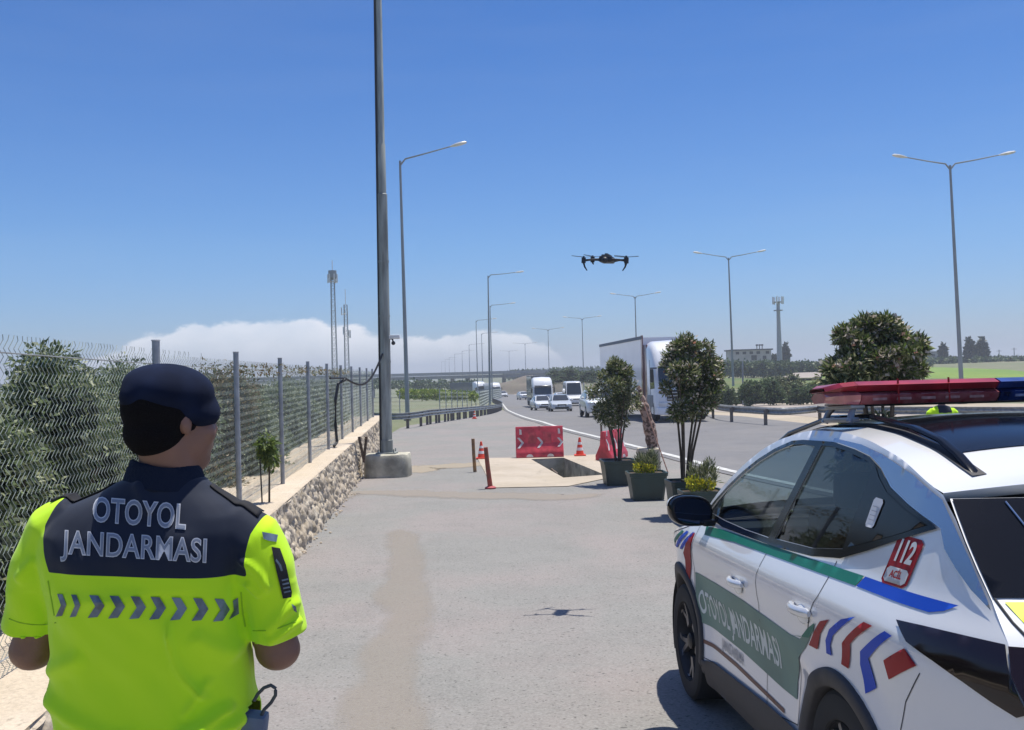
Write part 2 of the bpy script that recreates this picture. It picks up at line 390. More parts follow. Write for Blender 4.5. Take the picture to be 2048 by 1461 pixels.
M_field = groundmat('green_field', (.13, .22, .035), (.19, .26, .045), (.07, .14, .03), speck=.3, sc=.03, bump=.8, fine=3., cracks=False)
M_verge = groundmat('dirt_verge', (.36, .31, .24), (.42, .35, .28), (.25, .23, .14), speck=.3, sc=.4, bump=.8, fine=20., cracks=False)
M_paint = mat('road_paint', (.62, .62, .60), rough=.7, var=.25, vs=6, bump=.1)

def P2(px, py): p = G(px, py); return (p.x, p.y)
pit = [P2(1062, 919), P2(1127, 916), P2(1209, 950), P2(1127, 956)]
PITD = 1.3
gx = np.concatenate([[-2500, -1200, -600, -300, -150, -80, -50, -35, -25, -18], np.arange(-13, 46, 1.), [50, 55, 60, 66, 74, 84, 96, 110, 140, 200, 300, 450, 800, 1400, 2500]])
gy = np.concatenate([np.arange(-28, 0, 4.), np.arange(0, 60, 1.), np.arange(60, 120, 4.), np.arange(120, 420, 15.), [450, 520, 600, 750, 1000, 1500, 2500, 4000]])
ground = sheet('ground', [(-3000, -30), (3000, -30), (3000, 6000), (-3000, 6000)], M_soil, lambda x, y: (x, y, land(x, y)-.03), st=500, holes=[pit], grid=(gx, gy)); struct(ground)

edge_px = [(1490, 952), (1428, 937), (1337, 912), (1274, 896), (1199, 877), (1144, 864), (1098, 851), (1061, 841), (1024, 827), (1006, 812), (1001, 804), (988, 797), (960, 791)]
edge = [Vector(P2(*p)) for p in edge_px]
edge = [Vector((12.5, -25)), Vector((9.6, 0)), Vector((7.2, 11))]+edge
def offs(line, d):
    o = []
    for i, p in enumerate(line):
        t = (line[min(i+1, len(line)-1)]-line[max(i-1, 0)]).normalized(); o.append(p+Vector((t.y, -t.x))*d)
    return o
def smoothline(L_, it=2):
    for _ in range(it):
        q = [L_[0]]
        for a, b in zip(L_, L_[1:]): q += [a*.75+b*.25, a*.25+b*.75]
        L_ = q+[L_[-1]]
    return L_
edge = smoothline(edge)
def strip(name, line, a, b, m, dz, n=6, parent=None):
    A = offs(line, a); B = offs(line, b); vs = []; fs = []
    for p, q in zip(A, B):
        for k in range(n+1):
            r = p.lerp(q, k/n); vs.append((r.x, r.y, gz(r.y)+dz*(1+max(0, r.y-30)*.02)))
    w = n+1
    for i in range(len(A)-1):
        for k in range(n): fs.append((i*w+k, i*w+k+1, (i+1)*w+k+1, (i+1)*w+k))
    me = bpy.data.meshes.new(name); me.from_pydata(vs, [], fs); return link(name, me, m, parent)
def resample(line, st):
    o = [line[0]]; 
    for a, b in zip(line, line[1:]):
        n = max(1, int((b-a).length/st)); o += [a.lerp(b, k/n) for k in range(1, n+1)]
    return o
edge_r = resample(edge, 1.5)
# service apron: from the wall to the motorway edge
fx = lambda y: -2.33-.085*y                     # fence line
def apron_fn(x, y): return (x, y, gz(y)-.022*(0 if y < 30 else 0))
ap_left = [(fx(y)+.3, y) for y in (-25, 0, 10, 20, 30, 38)]
ap = [(p.x, p.y) for p in edge if p.y < 90]
apoly = ap_left+[P2(800, 856), P2(894, 840), P2(960, 832), P2(1003, 819)]+ap[::-1]
sheet('service_apron', apoly, M_asph, lambda x, y: (x, y, gz(y)-.010), st=1.2, holes=[pit]).__setitem__('kind', 'structure')
struct(strip('motorway_carriageway', edge_r, -.25, 10.2, M_road, .006, 8))
struct(strip('edge_line', edge_r, -.02, .20, M_paint, .016, 1))
struct(strip('median_verge', edge_r, 10.2, 12.6, M_verge, .004, 3))
struct(strip('opposite_carriageway', edge_r, 12.6, 25.5, M_road2, .010, 8))
struct(strip('motorway_verge', edge_r, 25.5, 33, M_verge, .004, 5))
# dashed lane marks
def dash(a0, a1, off, nm='lane_marking'):
    pts = [p for p in offs(edge_r, off)]
    mb = MB(); acc = 0; seg = []
    for p, q in zip(pts, pts[1:]):
        l = (q-p).length
        if (acc % 12) < 5 and 10 < p.y < 95:
            t = (q-p).normalized(); n = Vector((t.y, -t.x))*.07; z0 = gz(p.y)+.03*(1+max(0, p.y-30)*.02); z1 = gz(q.y)+.03*(1+max(0, q.y-30)*.02)
            mb.add([(p.x-n.x, p.y-n.y, z0), (p.x+n.x, p.y+n.y, z0), (q.x+n.x, q.y+n.y, z1), (q.x-n.x, q.y-n.y, z1)], [(0, 1, 2, 3)])
        acc += l
    o = mb.build(nm, M_paint); struct(o)


# pale concrete slab with an open pit
slab = [P2(955, 917), P2(1030, 916), P2(1202, 909), P2(1300, 947), P2(1213, 957), P2(1136, 973), P2(986, 976)]
o = sheet('concrete_slab', slab, M_conc, lambda x, y: (x, y, gz(y)+.004), st=.6, holes=[pit]); struct(o)
mb = MB()
pz = [gz(p[1])+.004 for p in pit]; n = 4
vs = [(p[0], p[1], z) for p, z in zip(pit, pz)]+[(p[0], p[1], z-PITD) for p, z in zip(pit, pz)]
mb.add(vs, [(i, (i+1) % 4, 4+(i+1) % 4, 4+i) for i in range(4)]+[(4, 5, 6, 7)])
M_pit = mat('pit_concrete', (.52, .49, .39), rough=.9, var=.35, vs=3, bump=.5, bs=30)
o = link('inspection_pit', mb.mesh(), M_pit, None, False); struct(o)
pc = [Vector((p[0], p[1], z)) for p, z in zip(pit, pz)]
mb = MB(); a = pc[0].lerp(pc[1], .62); b = pc[3].lerp(pc[2], .30)
for f0 in (0., ):
    mb.tube([a+Vector((0, -.05, -1.25)), a+Vector((0, -.05, -.30)), a.lerp(b, .3)+Vector((0, 0, -.30)), a.lerp(b, .3)+Vector((0, 0, -1.28))], .03, 8)
o = mb.build('pit_ladder', mat('rusty_steel', (.13, .10, .08), rough=.8)); tag(o, 'rusty steel ladder bracket standing inside the open pit of the slab', 'bracket')

# pale spill trail on the asphalt (alpha fades at its own ragged edge)
def spill(name, pxs, col, seed=0, strength=.85, sc=2.2):
    ctr = [(G(x, y), w) for x, y, w in pxs]; C2 = []
    for (p, w), (q, w2) in zip(ctr, ctr[1:]):
        for k in range(8): C2.append((p.lerp(q, k/8), w+(w2-w)*k/8))
    C2.append(ctr[-1]); vs = []; fs = []; al = []; n = 12
    for i, (p, w) in enumerate(C2):
        t = (C2[min(i+1, len(C2)-1)][0]-C2[max(i-1, 0)][0]).normalized(); nn = Vector((-t.y, t.x, 0))
        endf = min(1, i/5., (len(C2)-1-i)/5.)
        for k in range(n+1):
            u = k/n*2-1; q = p+nn*u*w*1.6; vs.append((q.x, q.y, gz(q.y)-.004)); al.append(max(0, min(1, endf*(1-abs(u)))))
    for i in range(len(C2)-1):
        for k in range(n): fs.append((i*(n+1)+k, i*(n+1)+k+1, (i+1)*(n+1)+k+1, (i+1)*(n+1)+k))
    me = bpy.data.meshes.new(name); me.from_pydata(vs, [], fs)
    a = me.attributes.new('cover', 'FLOAT', 'POINT'); a.data.foreach_set('value', al)
    m = bpy.data.materials.new(name+'_mat'); m.use_nodes = True; nt = m.node_tree; N = nt.nodes; L = nt.links; b = N['Principled BSDF']; b.inputs['Roughness'].default_value = .95; b.inputs['Specular IOR Level'].default_value = .1
    at = N.new('ShaderNodeAttribute'); at.attribute_name = 'cover'; tc = N.new('ShaderNodeTexCoord')
    n1 = N.new('ShaderNodeTexNoise'); n1.inputs['Scale'].default_value = sc; n1.inputs['Detail'].default_value = 8; n1.inputs['Roughness'].default_value = .5; mpp = N.new('ShaderNodeMapping'); mpp.inputs['Scale'].default_value = (1.3, .32, 1); L.new(tc.outputs['Object'], mpp.inputs[0]); L.new(mpp.outputs[0], n1.inputs['Vector'])
    ad = N.new('ShaderNodeMath'); ad.operation = 'ADD'; L.new(at.outputs['Fac'], ad.inputs[0]); L.new(n1.outputs[0], ad.inputs[1])
    mr = N.new('ShaderNodeMapRange'); L.new(ad.outputs[0], mr.inputs[0]); mr.inputs[1].default_value = .76; mr.inputs[2].default_value = 1.18; mr.inputs[4].default_value = strength; mr.interpolation_type = 'SMOOTHSTEP'
    L.new(mr.outputs[0], b.inputs['Alpha'])
    n2 = N.new('ShaderNodeTexNoise'); n2.inputs['Scale'].default_value = 30; n2.inputs['Detail'].default_value = 4; L.new(tc.outputs['Object'], n2.inputs['Vector'])
    mx = N.new('ShaderNodeMix'); mx.data_type = 'RGBA'; L.new(n2.outputs[0], mx.inputs[0]); mx.inputs[6].default_value = tuple(c*.85 for c in col)+(1,); mx.inputs[7].default_value = tuple(min(1, c*1.1) for c in col)+(1,); L.new(mx.outputs[2], b.inputs['Base Color'])
    o = link(name, me, m); struct(o, 'stuff')
    tag(o, 'pale dried spill trail running down the grey asphalt towards the camera', 'stain', kind='stuff') if name == 'dried_spill' else None
    return o
spill('dried_spill', [(800, 1052, .20), (806, 1075, .26), (811, 1115, .25), (812, 1159, .25), (798, 1188, .36), (820, 1223, .24), (812, 1264, .19), (775, 1299, .24), (768, 1350, .25), (763, 1393, .27), (772, 1437, .30), (780, 1500, .32), (780, 1600, .30)], (.37, .33, .285), strength=.42, sc=2.6)
o = spill('sand_streak', [(640, 1010, .2), (700, 985, .4), (800, 985, .6), (1000, 992, .6), (1130, 994, .5), (1230, 985, .3)], (.36, .32, .28), strength=.6, sc=1.5); tag(o, 'faint sandy streak across the asphalt in front of the pale slab', 'stain', kind='stuff')
o = spill('sand_deposit', [(800, 952, .3), (850, 935, .9), (900, 932, .8), (960, 928, .6), (1000, 925, .3)], (.42, .36, .28), strength=.7, sc=2); tag(o, 'sandy deposit between lamp base and pale slab', 'stain', kind='stuff')

# sandy ledge and rough stone retaining wall under the fence
ZT = .50
def ledge_z(x, y): return ZT+.03*noise.noise(Vector((x*1.3, y*1.3, 0)))
def wf(y): return fx(y)+.42                     # front top edge of the wall
mbw = MB(); ny = 1150; nzv = 26; vs = []; fs = []
Y0, Y1 = 1.0, 38.0
def vor(p):
    d, _ = noise.voronoi(p); return d[1]-d[0]
for i in range(ny+1):
    y = Y0+(Y1-Y0)*i/ny; zb = gz(y)-.06
    for k in range(nzv+1):
        t = k/nzv; z = zb+(ZT-zb)*t; x = wf(y)+.14*(1-t)
        p = Vector((y*4.8, z*5.8, 3.1)); g = min(1, vor(p)*3.2); c = noise.noise(Vector((y*2.1, z*2.6, 9)))*.05
        top = 1 if t < .93 else (1-t)/.07
        d = (g*.055-.035+c*.7+.015*noise.noise(Vector((y*14, z*14, 1))))*top
        vs.append((x+d, y+.02*noise.noise(Vector((y*9, z*9, 5))), z))
for i in range(ny):
    for k in range(nzv): fs.append((i*(nzv+1)+k, i*(nzv+1)+k+1, (i+1)*(nzv+1)+k+1, (i+1)*(nzv+1)+k))
mbw.add(vs, fs)
def wallmat():
    m = bpy.data.materials.new('rubble_stone'); m.use_nodes = True; nt = m.node_tree; N = nt.nodes; L = nt.links; b = N['Principled BSDF']; b.inputs['Roughness'].default_value = .95; b.inputs['Specular IOR Level'].default_value = .15
    tc = N.new('ShaderNodeTexCoord'); mp = N.new('ShaderNodeMapping'); mp.inputs['Scale'].default_value = (2., 4.8, 5.8); L.new(tc.outputs['Object'], mp.inputs[0])
    v = N.new('ShaderNodeTexVoronoi'); v.inputs['Scale'].default_value = 1.; L.new(mp.outputs[0], v.inputs['Vector'])
    cr = N.new('ShaderNodeValToRGB'); s = N.new('ShaderNodeSeparateColor'); L.new(v.outputs['Color'], s.inputs[0]); L.new(s.outputs[0], cr.inputs[0])
    e = cr.color_ramp.elements; e[0].color = (.44, .37, .28, 1); e[1].color = (.68, .60, .48, 1); x = e.new(.4); x.color = (.58, .50, .39, 1); x = e.new(.7); x.color = (.50, .43, .35, 1)
    n = N.new('ShaderNodeTexNoise'); n.inputs['Scale'].default_value = 14; n.inputs['Detail'].default_value = 8; L.new(tc.outputs['Object'], n.inputs['Vector'])
    mx = N.new('ShaderNodeMix'); mx.data_type = 'RGBA'; mx.blend_type = 'MULTIPLY'; mx.inputs[0].default_value = .7; L.new(cr.outputs[0], mx.inputs[6])
    r2 = N.new('ShaderNodeValToRGB'); L.new(n.outputs[0], r2.inputs[0]); r2.color_ramp.elements[0].position = .35; r2.color_ramp.elements[0].color = (.45, .42, .38, 1); r2.color_ramp.elements[1].position = .6; r2.color_ramp.elements[1].color = (1, 1, 1, 1); L.new(r2.outputs[0], mx.inputs[7])
    L.new(mx.outputs[2], b.inputs['Base Color'])
    bp = N.new('ShaderNodeBump'); bp.inputs['Strength'].default_value = .7; bp.inputs['Distance'].default_value = .03; L.new(n.outputs[0], bp.inputs['Height']); L.new(bp.outputs[0], b.inputs['Normal']); return m
wall = thing('stone_wall', 'low rough rubble stone retaining wall with a sandy concrete cap, below the wire fence', 'wall', (0, 0, 0))
wo = link('stone_face', mbw.mesh(), wallmat(), wall)
ln = 240; vs = []; fs = []; cols = [0, .02, .15, .3, .42, .8, 1.2]
for i in range(ln+1):
    y = Y0+(Y1-Y0)*i/ln
    for c in cols:
        x = wf(y)-c+(.035*noise.noise(Vector((y*3, 0, 7))) if c == 0 else 0); z = ledge_z(x, y)-(.03 if c == 0 else 0)
        vs.append((x, y, z))
w_ = len(cols)
for i in range(ln):
    for k in range(w_-1): fs.append((i*w_+k, (i+1)*w_+k, (i+1)*w_+k+1, i*w_+k+1))
me = bpy.data.meshes.new('cap'); me.from_pydata(vs, [], fs); link('wall_cap', me, M_sand, wall)
mb = MB(); yE = Y1; mb.add([(wf(yE)+.14, yE, gz(yE)-.1), (wf(yE), yE, ZT-.03), (wf(yE)-1.2, yE, ZT-.03), (wf(yE)-1.2, yE, gz(yE)-.6)], [(0, 1, 2, 3)]); link('wall_end', mb.mesh(), wo.data.materials[0], wall, False)
# loose stones at the foot
st = MB()
for i in range(90):
    y = random.uniform(6, 26); x = wf(y)+.16+abs(random.gauss(0, .06)); r = random.uniform(.006, .022)
    st.ell((x, y, gz(y)+r*.3), (r*1.3, r, r*.7), 6, 4)
o = st.build('gravel', M_sand, ang=20); struct(o, 'stuff'); o['label'] = 'small loose stones along the foot of the rubble wall'

# ------------------------------------------------------------------ wire fence on the wall
M_galv = mat('galvanised_steel', (.33, .35, .36), rough=.5, metal=.35, var=.25, vs=8)
M_post = mat('fence_post_grey', (.36, .38, .41), rough=.55, metal=.2, var=.2, vs=6)
M_wire = mat('fence_wire', (.42, .47, .42), rough=.6, metal=.0, var=.25, vs=3)
fence = thing('wire_fence', 'tall galvanised chain-link fence with grey posts on top of the stone wall', 'fence', (0, 0, 0))
def ztop(y): return 2.30+.17*math.exp(-y/7.)+ (0 if y < 27 else 0)
posts = [4.7, 7.95, 11.2, 14.45, 17.7, 20.9, 24.1, 27.3, 30.5, 33.7, 36.9]
for i, y in enumerate(posts):
    mb = MB(); x = fx(y)+.03; r = .032
    zt = ztop(y)+.07
    mb.tube([(x, y, ZT-.1), (x, y, zt)], [r, r], 12)
    mb.tube([(x, y, zt), (x, y, zt+.01)], [r*1.2, r*1.1], 12)
    for zz in (ZT+.3, 1.4, zt-.25): mb.tube([(x, y, zz), (x, y, zz+.02)], [r*1.15, r*1.15], 12)
    mb.build('fence_post', M_post, fence)
def chainlink(name, line, p, z0f, z1f, r, m, parent, jag=0., stretch=1., amp=.52):
    """zig-zag wires woven along a ground line"""
    L_ = resample(line, p*.999); vs = []; fs = []
    out = [L_[0]]; acc = 0
    pts = []; 
    # walk at pitch p
    cum = [0]
    for a, b in zip(line, line[1:]): cum.append(cum[-1]+(b-a).length)
    def at(s):
        for i in range(len(cum)-1):
            if s <= cum[i+1] or i == len(cum)-2:
                return line[i].lerp(line[i+1], (s-cum[i])/(cum[i+1]-cum[i]))
    n = int(cum[-1]/p); V = []; F = []
    for i in range(n):
        s = (i+.5)*p; c = at(s); t = (at(min(cum[-1], s+.05))-at(max(0, s-.05))).normalized(); nn = Vector((t.y, -t.x))
        z0 = z0f(c.y); z1 = z1f(c.y)+random.uniform(-jag, jag); h = p*stretch; k = 0; z = z0
        sh = random.uniform(-.004, .004)
        ring = []
        while z < z1:
            u = (p*amp if k % 2 else -p*amp)+sh
            dpt = .006 if k % 2 else -.006
            q = c+t*u+nn*dpt; ring.append(Vector((q.x, q.y, z))); z += h*.5; k += 1
        if jag and ring: ring.append(ring[-1]+Vector((t.x*random.uniform(-.02, .02), t.y*random.uniform(-.02, .02), p*.45)))
        b0 = len(V)
        for q in ring:
            V += [q+Vector((nn.x*r, nn.y*r, 0)), q+Vector((-t.x*r, -t.y*r, 0)), q+Vector((t.x*r, t.y*r, 0))]
        for j in range(len(ring)-1):
            for e in range(3): F.append((b0+j*3+e, b0+j*3+(e+1) % 3, b0+j*3+3+(e+1) % 3, b0+j*3+3+e))
    me = bpy.data.meshes.new(name); me.from_pydata(V, [], F); return link(name, me, m, parent, False)
line = [Vector((fx(y), y)) for y in (3.2, 12, 37.2)]
chainlink('wire_mesh', line, .062, lambda y: ZT+.02, lambda y: ztop(y)-.02, .0031, M_wire, fence, jag=.015, stretch=1.5, amp=.24)
for zf in (lambda y: ztop(y)-.12, lambda y: ZT+.12):
    mb = MB(); mb.tube([(fx(y)+.01, y, zf(y)) for y in np.arange(3.2, 37.3, 1.5)], .004, 4); mb.build('tension_wire', M_galv, fence)
# bent dark conduit and the drooping cable from the lamp post
M_cable = mat('black_cable', (.02, .02, .022), rough=.5)
M_rust = mat('rusty_post', (.14, .09, .06), rough=.85, var=.4, vs=20)
yb = 21.8; c0 = G(792, 948); polex, poley = D(771, 905, 22.6).x, 22.6

# far fence and guardrail behind the big post
def wire_fence_run(name, label, pts, h, p, sp, parent=None):
    t = thing(name, label, 'fence', (0, 0, 0)); ln = [Vector((q.x, q.y)) for q in pts]
    zf = lambda y: gz(y)
    # hidden lower slope of the land does not matter: stands on the verge
    chainlink('wire_mesh', ln, p, lambda y: gz(y)-.05, lambda y: gz(y)+h, .007, M_wire, t, jag=.0, stretch=1.3)
    q = resample(ln, sp)
    for a in q:
        mb = MB(); mb.tube([(a.x, a.y, gz(a.y)-.1), (a.x, a.y, gz(a.y)+h+.08)], .045, 8); mb.build('fence_post', M_post, t)
    return t
wire_fence_run('wire_fence', 'distant wire fence along the verge behind the curved guardrail', [G(700, 826), G(800, 829), G(880, 828), G(960, 818), G(978, 806), G(1003, 797)], 2.2, .30, 3.2)

# ------------------------------------------------------------------ guardrails
def guardrail(label, pts, group=None, post_sp=2., h=.75, name='guardrail', m=None, postm=None, side=1):
    t = thing(name, label, 'guardrail', (0, 0, 0), group=group); m = m or M_galv
    ln = smoothline([Vector((p.x, p.y)) for p in pts], 2); ln = resample(ln, .8)
    prof = [(.04, -.155), (.04, -.12), (-.02, -.10), (-.02, -.055), (.04, -.03), (.04, .03), (-.02, .055), (-.02, .10), (.04, .12), (.04, .155)]
    vs = []; fs = []
    for i, p in enumerate(ln):
        d = (ln[min(i+1, len(ln)-1)]-ln[max(i-1, 0)]).normalized(); nn = Vector((d.y, -d.x))*side
        for u, v in prof: vs.append((p.x+nn.x*(u+.1), p.y+nn.y*(u+.1), gz(p.y)+h-.155+v))
    w = len(prof)
    for i in range(len(ln)-1):
        for k in range(w-1): fs.append((i*w+k, i*w+k+1, (i+1)*w+k+1, (i+1)*w+k))
    me = bpy.data.meshes.new('rail'); me.from_pydata(vs, [], fs); o = link('rail', me, m, t)
    md = o.modifiers.new('s', 'SOLIDIFY'); md.thickness = .006
    acc = 0; nxt = 0
    for a, b in zip(ln, ln[1:]):
        if acc >= nxt:
            nn = (b-a).normalized(); rz = math.atan2(nn.y, nn.x)
            mb = MB(); mb.box((a.x, a.y, gz(a.y)+h/2-.1), (.09, .12, h), rz=rz); mb.box((a.x+nn.y*.07*side, a.y-nn.x*.07*side, gz(a.y)+h-.155), (.1, .1, .2), rz=rz); mb.build('rail_post', postm or M_post, t, False); nxt += post_sp
        acc += (b-a).length
    return t
M_railp = mat('rail_post_brown', (.15, .13, .12), rough=.8)
guardrail('curved galvanised guardrail with dense brown posts, left of the motorway beyond the tall post', [G(753, 856), G(795, 860), G(848, 852), G(894, 843), G(945, 835), G(984, 828), G(1001, 822), G(1004, 816), G(996, 811), G(985, 805)], post_sp=1.33, postm=M_railp)
guardrail('near median guardrail with rounded end, right of the white semi truck', [G(1640, 846), G(1600, 851), G(1554, 853), G(1496, 848), G(1445, 843), G(1425, 838), G(1395, 830), G(1330, 822), G(1250, 815)], post_sp=3.2, postm=M_railp)
guardrail('near guardrail running right behind the parked patrol car', [G(1640, 846), G(1720, 850), G(1900, 852), G(2150, 856)], post_sp=3.2, postm=M_railp)
guardrail('far straight guardrail on the other side of the pale carriageway', [G(1120, 790), G(1300, 794), G(1441, 797), G(1625, 798), G(1800, 798), G(2100, 802)], post_sp=4, postm=M_railp)
# ------------------------------------------------------------------ big post with concrete base, cables
M_pole = mat('weathered_pole', (.36, .385, .36), rough=.6, metal=.0, var=.35, vs=1.2, stretch=(6, 6, .8), bump=.05)
M_lamp = mat('lamp_head', (.68, .69, .70), rough=.4, metal=.2)
M_cblock = mat('old_concrete', (.56, .53, .43), rough=.95, var=.35, vs=2.5, bump=.6, bs=25)
M_white = mat('white_plastic', (.75, .75, .74), rough=.4, var=.05)
bp_ = G(790, 946); py_ = 23.4
base = D(774, 908, py_); bx, bz0 = base.x, base.z
t = thing('light_pole', 'tall thick weathered grey pole, nearest one, running out of the top of the picture', 'pole', (bx, py_, gz(py_)))
topx = D(757, 0, py_)
ln_dir = (Vector((topx.x, py_, topx.z))-Vector((bx, py_, bz0)))
P0 = Vector((bx, py_, bz0)); 
def pole_at(f): return P0+ln_dir*f
mb = MB(t.location); fr = [0, .03, .031, .3, .57, .572, .68, .682, 1.25]; rd = [.155, .15, .135, .13, .125, .105, .10, .088, .07]
mb.tube([pole_at(f) for f in fr], rd, 20); mb.build('pole_shaft', M_pole, t)
mb = MB(t.location); mb.box(P0+Vector((0, 0, .02)), (.5, .5, .04), bev=.005)
for a in range(4): mb.tube([P0+Vector((.19*(1 if a & 1 else -1), .19*(1 if a & 2 else -1), .03)), P0+Vector((.19*(1 if a & 1 else -1), .19*(1 if a & 2 else -1), .12))], .018, 6)
mb.build('base_plate', M_pole, t)
mb = MB(t.location); mb.tube([pole_at(f)+Vector((-.145+.055*f, -.05, 0)) for f in np.linspace(.002, 1.2, 30)], .028, 6); mb.build('cable_run', M_cable, t)
mb = MB(t.location)
for f in (.06, .12, .2, .3, .42): mb.tube([pole_at(f), pole_at(f)+Vector((0, 0, .05))], .14, 16)
mb.build('strap', M_pole, t)
# concrete base
t2 = thing('concrete_block', 'round-cornered cast concrete block carrying the nearest tall pole', 'concrete block', (bx, py_, gz(py_)))
mb = MB(); rr = []
zt = bz0-gz(py_)
for z, s in ((-.1, 1.0), (0.03, 1.0), (zt*.7, .98), (zt-.05, .97), (zt, .93)):
    rr.append([Vector((.02+math.copysign(abs(math.cos(a))**.55, math.cos(a))*.56*s+.012*math.sin(a*7), math.copysign(abs(math.sin(a))**.55, math.sin(a))*.5*s, z+.012*math.sin(a*5))) for a in np.linspace(0, 2*math.pi, 36, endpoint=False)])
mb.loft(rr); mb.build('concrete_body', M_cblock, t2)
# camera on the pole
cp_ = D(785, 677, py_-.0); t3 = thing('surveillance_camera', 'small white camera bracketed on the side of the nearest tall pole', 'camera', cp_)
mb = MB(); mb.box((.03, 0, .03), (.30, .12, .10), bev=.02); mb.build('camera_housing', M_white, t3)
mb = MB(); mb.tube([(-.12, 0, 0), (.0, 0, -.02), (.02, 0, -.14)], .022, 8); mb.build('bracket', M_cable, t3)
mb = MB(); mb.ell((.02, -.02, -.12), (.05, .05, .05), 10, 8); mb.build('lens_dome', M_cable, t3)
# swagged cable to the fence, bent black conduit down the fence
A = D(765, 708, py_-.15); B = D(690, 757, 22.0); C_ = D(676, 765, 21.6)
pts = [A.lerp(B, k/16)+Vector((0, 0, -.50*math.sin(math.pi*(k/16))*(1-.3*k/16))) for k in range(17)]
pts += [B.lerp(D(660, 757, 21.0), k/5) for k in range(1, 6)]
mb = MB(); mb.tube(pts, .025, 6); o = mb.build('cable', M_cable); tag(o, 'black cable drooping from the nearest tall pole to the fence top', 'cable')
pts = [D(690, 760, 21.9), D(676, 768, 21.7), D(671, 800, 21.6), D(671, 850, 21.6), D(674, 885, 21.6), D(668, 893, 21.4)]
mb = MB(); mb.tube([Vector(p) for p in pts], .035, 8); o = mb.build('conduit', M_cable); tag(o, 'black bent conduit pipe running down the wire fence to the wall top', 'pipe')
# stakes and stub posts beside the wall end
for i, (a, b, r, lab) in enumerate([((718, 874), (728, 915), .035, 'left one of two thin rusty stakes leaning in front of the wall end'), ((733, 874), (727, 917), .035, 'right one of two thin rusty stakes leaning in front of the wall end')]):
    yy = 22.6 if i == 0 else 22.4
    mb = MB(); mb.tube([D(*a, yy), D(*b, yy)-Vector((0, 0, .1))], r, 6)
    o = mb.build('rusty_stake', M_rust); tag(o, lab, 'stake', 'rusty stakes at the wall end')

# ------------------------------------------------------------------ street lamps
M_lp = mat('lamp_pole_grey', (.30, .33, .35), rough=.55, metal=.3, var=.15, vs=.5)
def lamp(top_px, H, arms, label, group, base_px=None, r0=.13, fine=True, armlen=4.6, rise=1.05, seg=12, jitter=0):
    """arms: list of +1 (right) / -1 (left)"""
    r = ray(*top_px)
    lo, hi = 20., 900.
    for _ in range(60):
        y = (lo+hi)/2; z = CH+r.z*y/r.y
        if z < gz(y)+H: lo = y
        else: hi = y
    T = D(*top_px, y); z0 = land(T.x, y) if False else gz(y)
    B = Vector((T.x, y, z0-.2))
    if base_px: q = D(*base_px, y); B = Vector((q.x, y, z0-.2))
    t = thing('street_lamp', label, 'street lamp', (B.x, B.y, z0), group=group)
    mb = MB(t.location); mb.tube([B, B.lerp(T, .5), T], [r0, r0*.75, r0*.48], seg); mb.build('lamp_post', M_lp, t)
    if fine:
        mb = MB(t.location); mb.box((B.x, B.y, z0+.15), (.45, .45, .5), bev=.05); mb.build('footing', M_cblock, t)
    for s in arms:
        ang = .14
        E_ = T+Vector((s*armlen*math.cos(ang), -armlen*.15, rise))
        mb = MB(t.location); mb.tube([T-Vector((0, 0, .3)), T+Vector((s*.35, -.05, .10)), T.lerp(E_, .5), E_], [.07, .055, .045, .04], 8); mb.build('lamp_arm', M_lp, t)
        mb = MB(t.location); d = (E_-T).normalized()
        q = [E_-d*.2, E_+d*.1, E_+d*.5, E_+d*.85, E_+d*.95]; mb.tube(q, [.06, .17, .22, .16, .04], 10, flat=(1, 1, .5)); mb.build('lamp_head', M_lamp, t)
    return t
gl = 'single-arm lamps along the left side of the motorway'
lamp((800, 322), 16.8, [1], 'nearest tall single-arm street lamp, its arm pointing right above the thick pole', gl, (815, 822), r0=.15, armlen=3.5, rise=.75)
lamp((976, 552), 16.8, [1], 'second single-arm street lamp, rising behind the end of the curved guardrail', gl, (980, 810), r0=.15, armlen=3.7, rise=.3)
lamp((980, 612), 16.8, [1], 'third single-arm street lamp, almost hidden behind the second one', gl, armlen=3.6, rise=.3)
lamp((952, 642), 16.8, [1], 'single-arm lamp just left of the second lamp pole, the taller of the pair there', gl, armlen=3.6, rise=.3)
lamp((963, 668), 16.8, [1], 'single-arm lamp between the second lamp pole and the taller far lamp beside it', gl, armlen=3.5, rise=.3)
for px, py in ((938, 690), (924, 703), (909, 709), (898, 716), (890, 720), (883, 724)):
    lamp((px, py), 16.8, [1], {938: 'tallest of the small far lamp poles above the overpass', 924: 'second tallest of the small far lamp poles above the overpass', 909: 'third tallest of the small far lamp poles above the overpass', 898: 'fourth of the small far lamp poles, third from the faintest', 890: 'second faintest of the small far lamp poles above the overpass', 883: 'faintest and leftmost of the small far lamp poles above the overpass'}[px], 'far lamp poles above the overpass', fine=False, armlen=4.4, rise=.3, seg=8)
gr_ = 'double-arm lamps on the right side'
ra = dict(armlen=3.4, rise=.55)
lamp((1900, 331), 16.8, [1, -1], 'nearest double-arm street lamp, rising behind the blue end of the light bar', gr_, (1924, 770), r0=.16, **ra)
lamp((1457, 516), 16.8, [1, -1], 'second double-arm street lamp, rising behind the right potted oleander', gr_, (1467, 770), r0=.15, armlen=3.3, rise=.55)
lamp((1270, 594), 16.8, [1, -1], 'third double-arm street lamp, rising behind the white semi trailer', gr_, r0=.15, armlen=3.3, rise=.5)
lamp((1164, 638), 16.8, [1, -1], 'fourth double-arm street lamp, rising above the white minibus', gr_, armlen=3.3, rise=.4)
lamp((1096, 660), 16.8, [1, -1], 'fifth double-arm street lamp, rising above the white box truck', gr_, armlen=3.3, rise=.4)
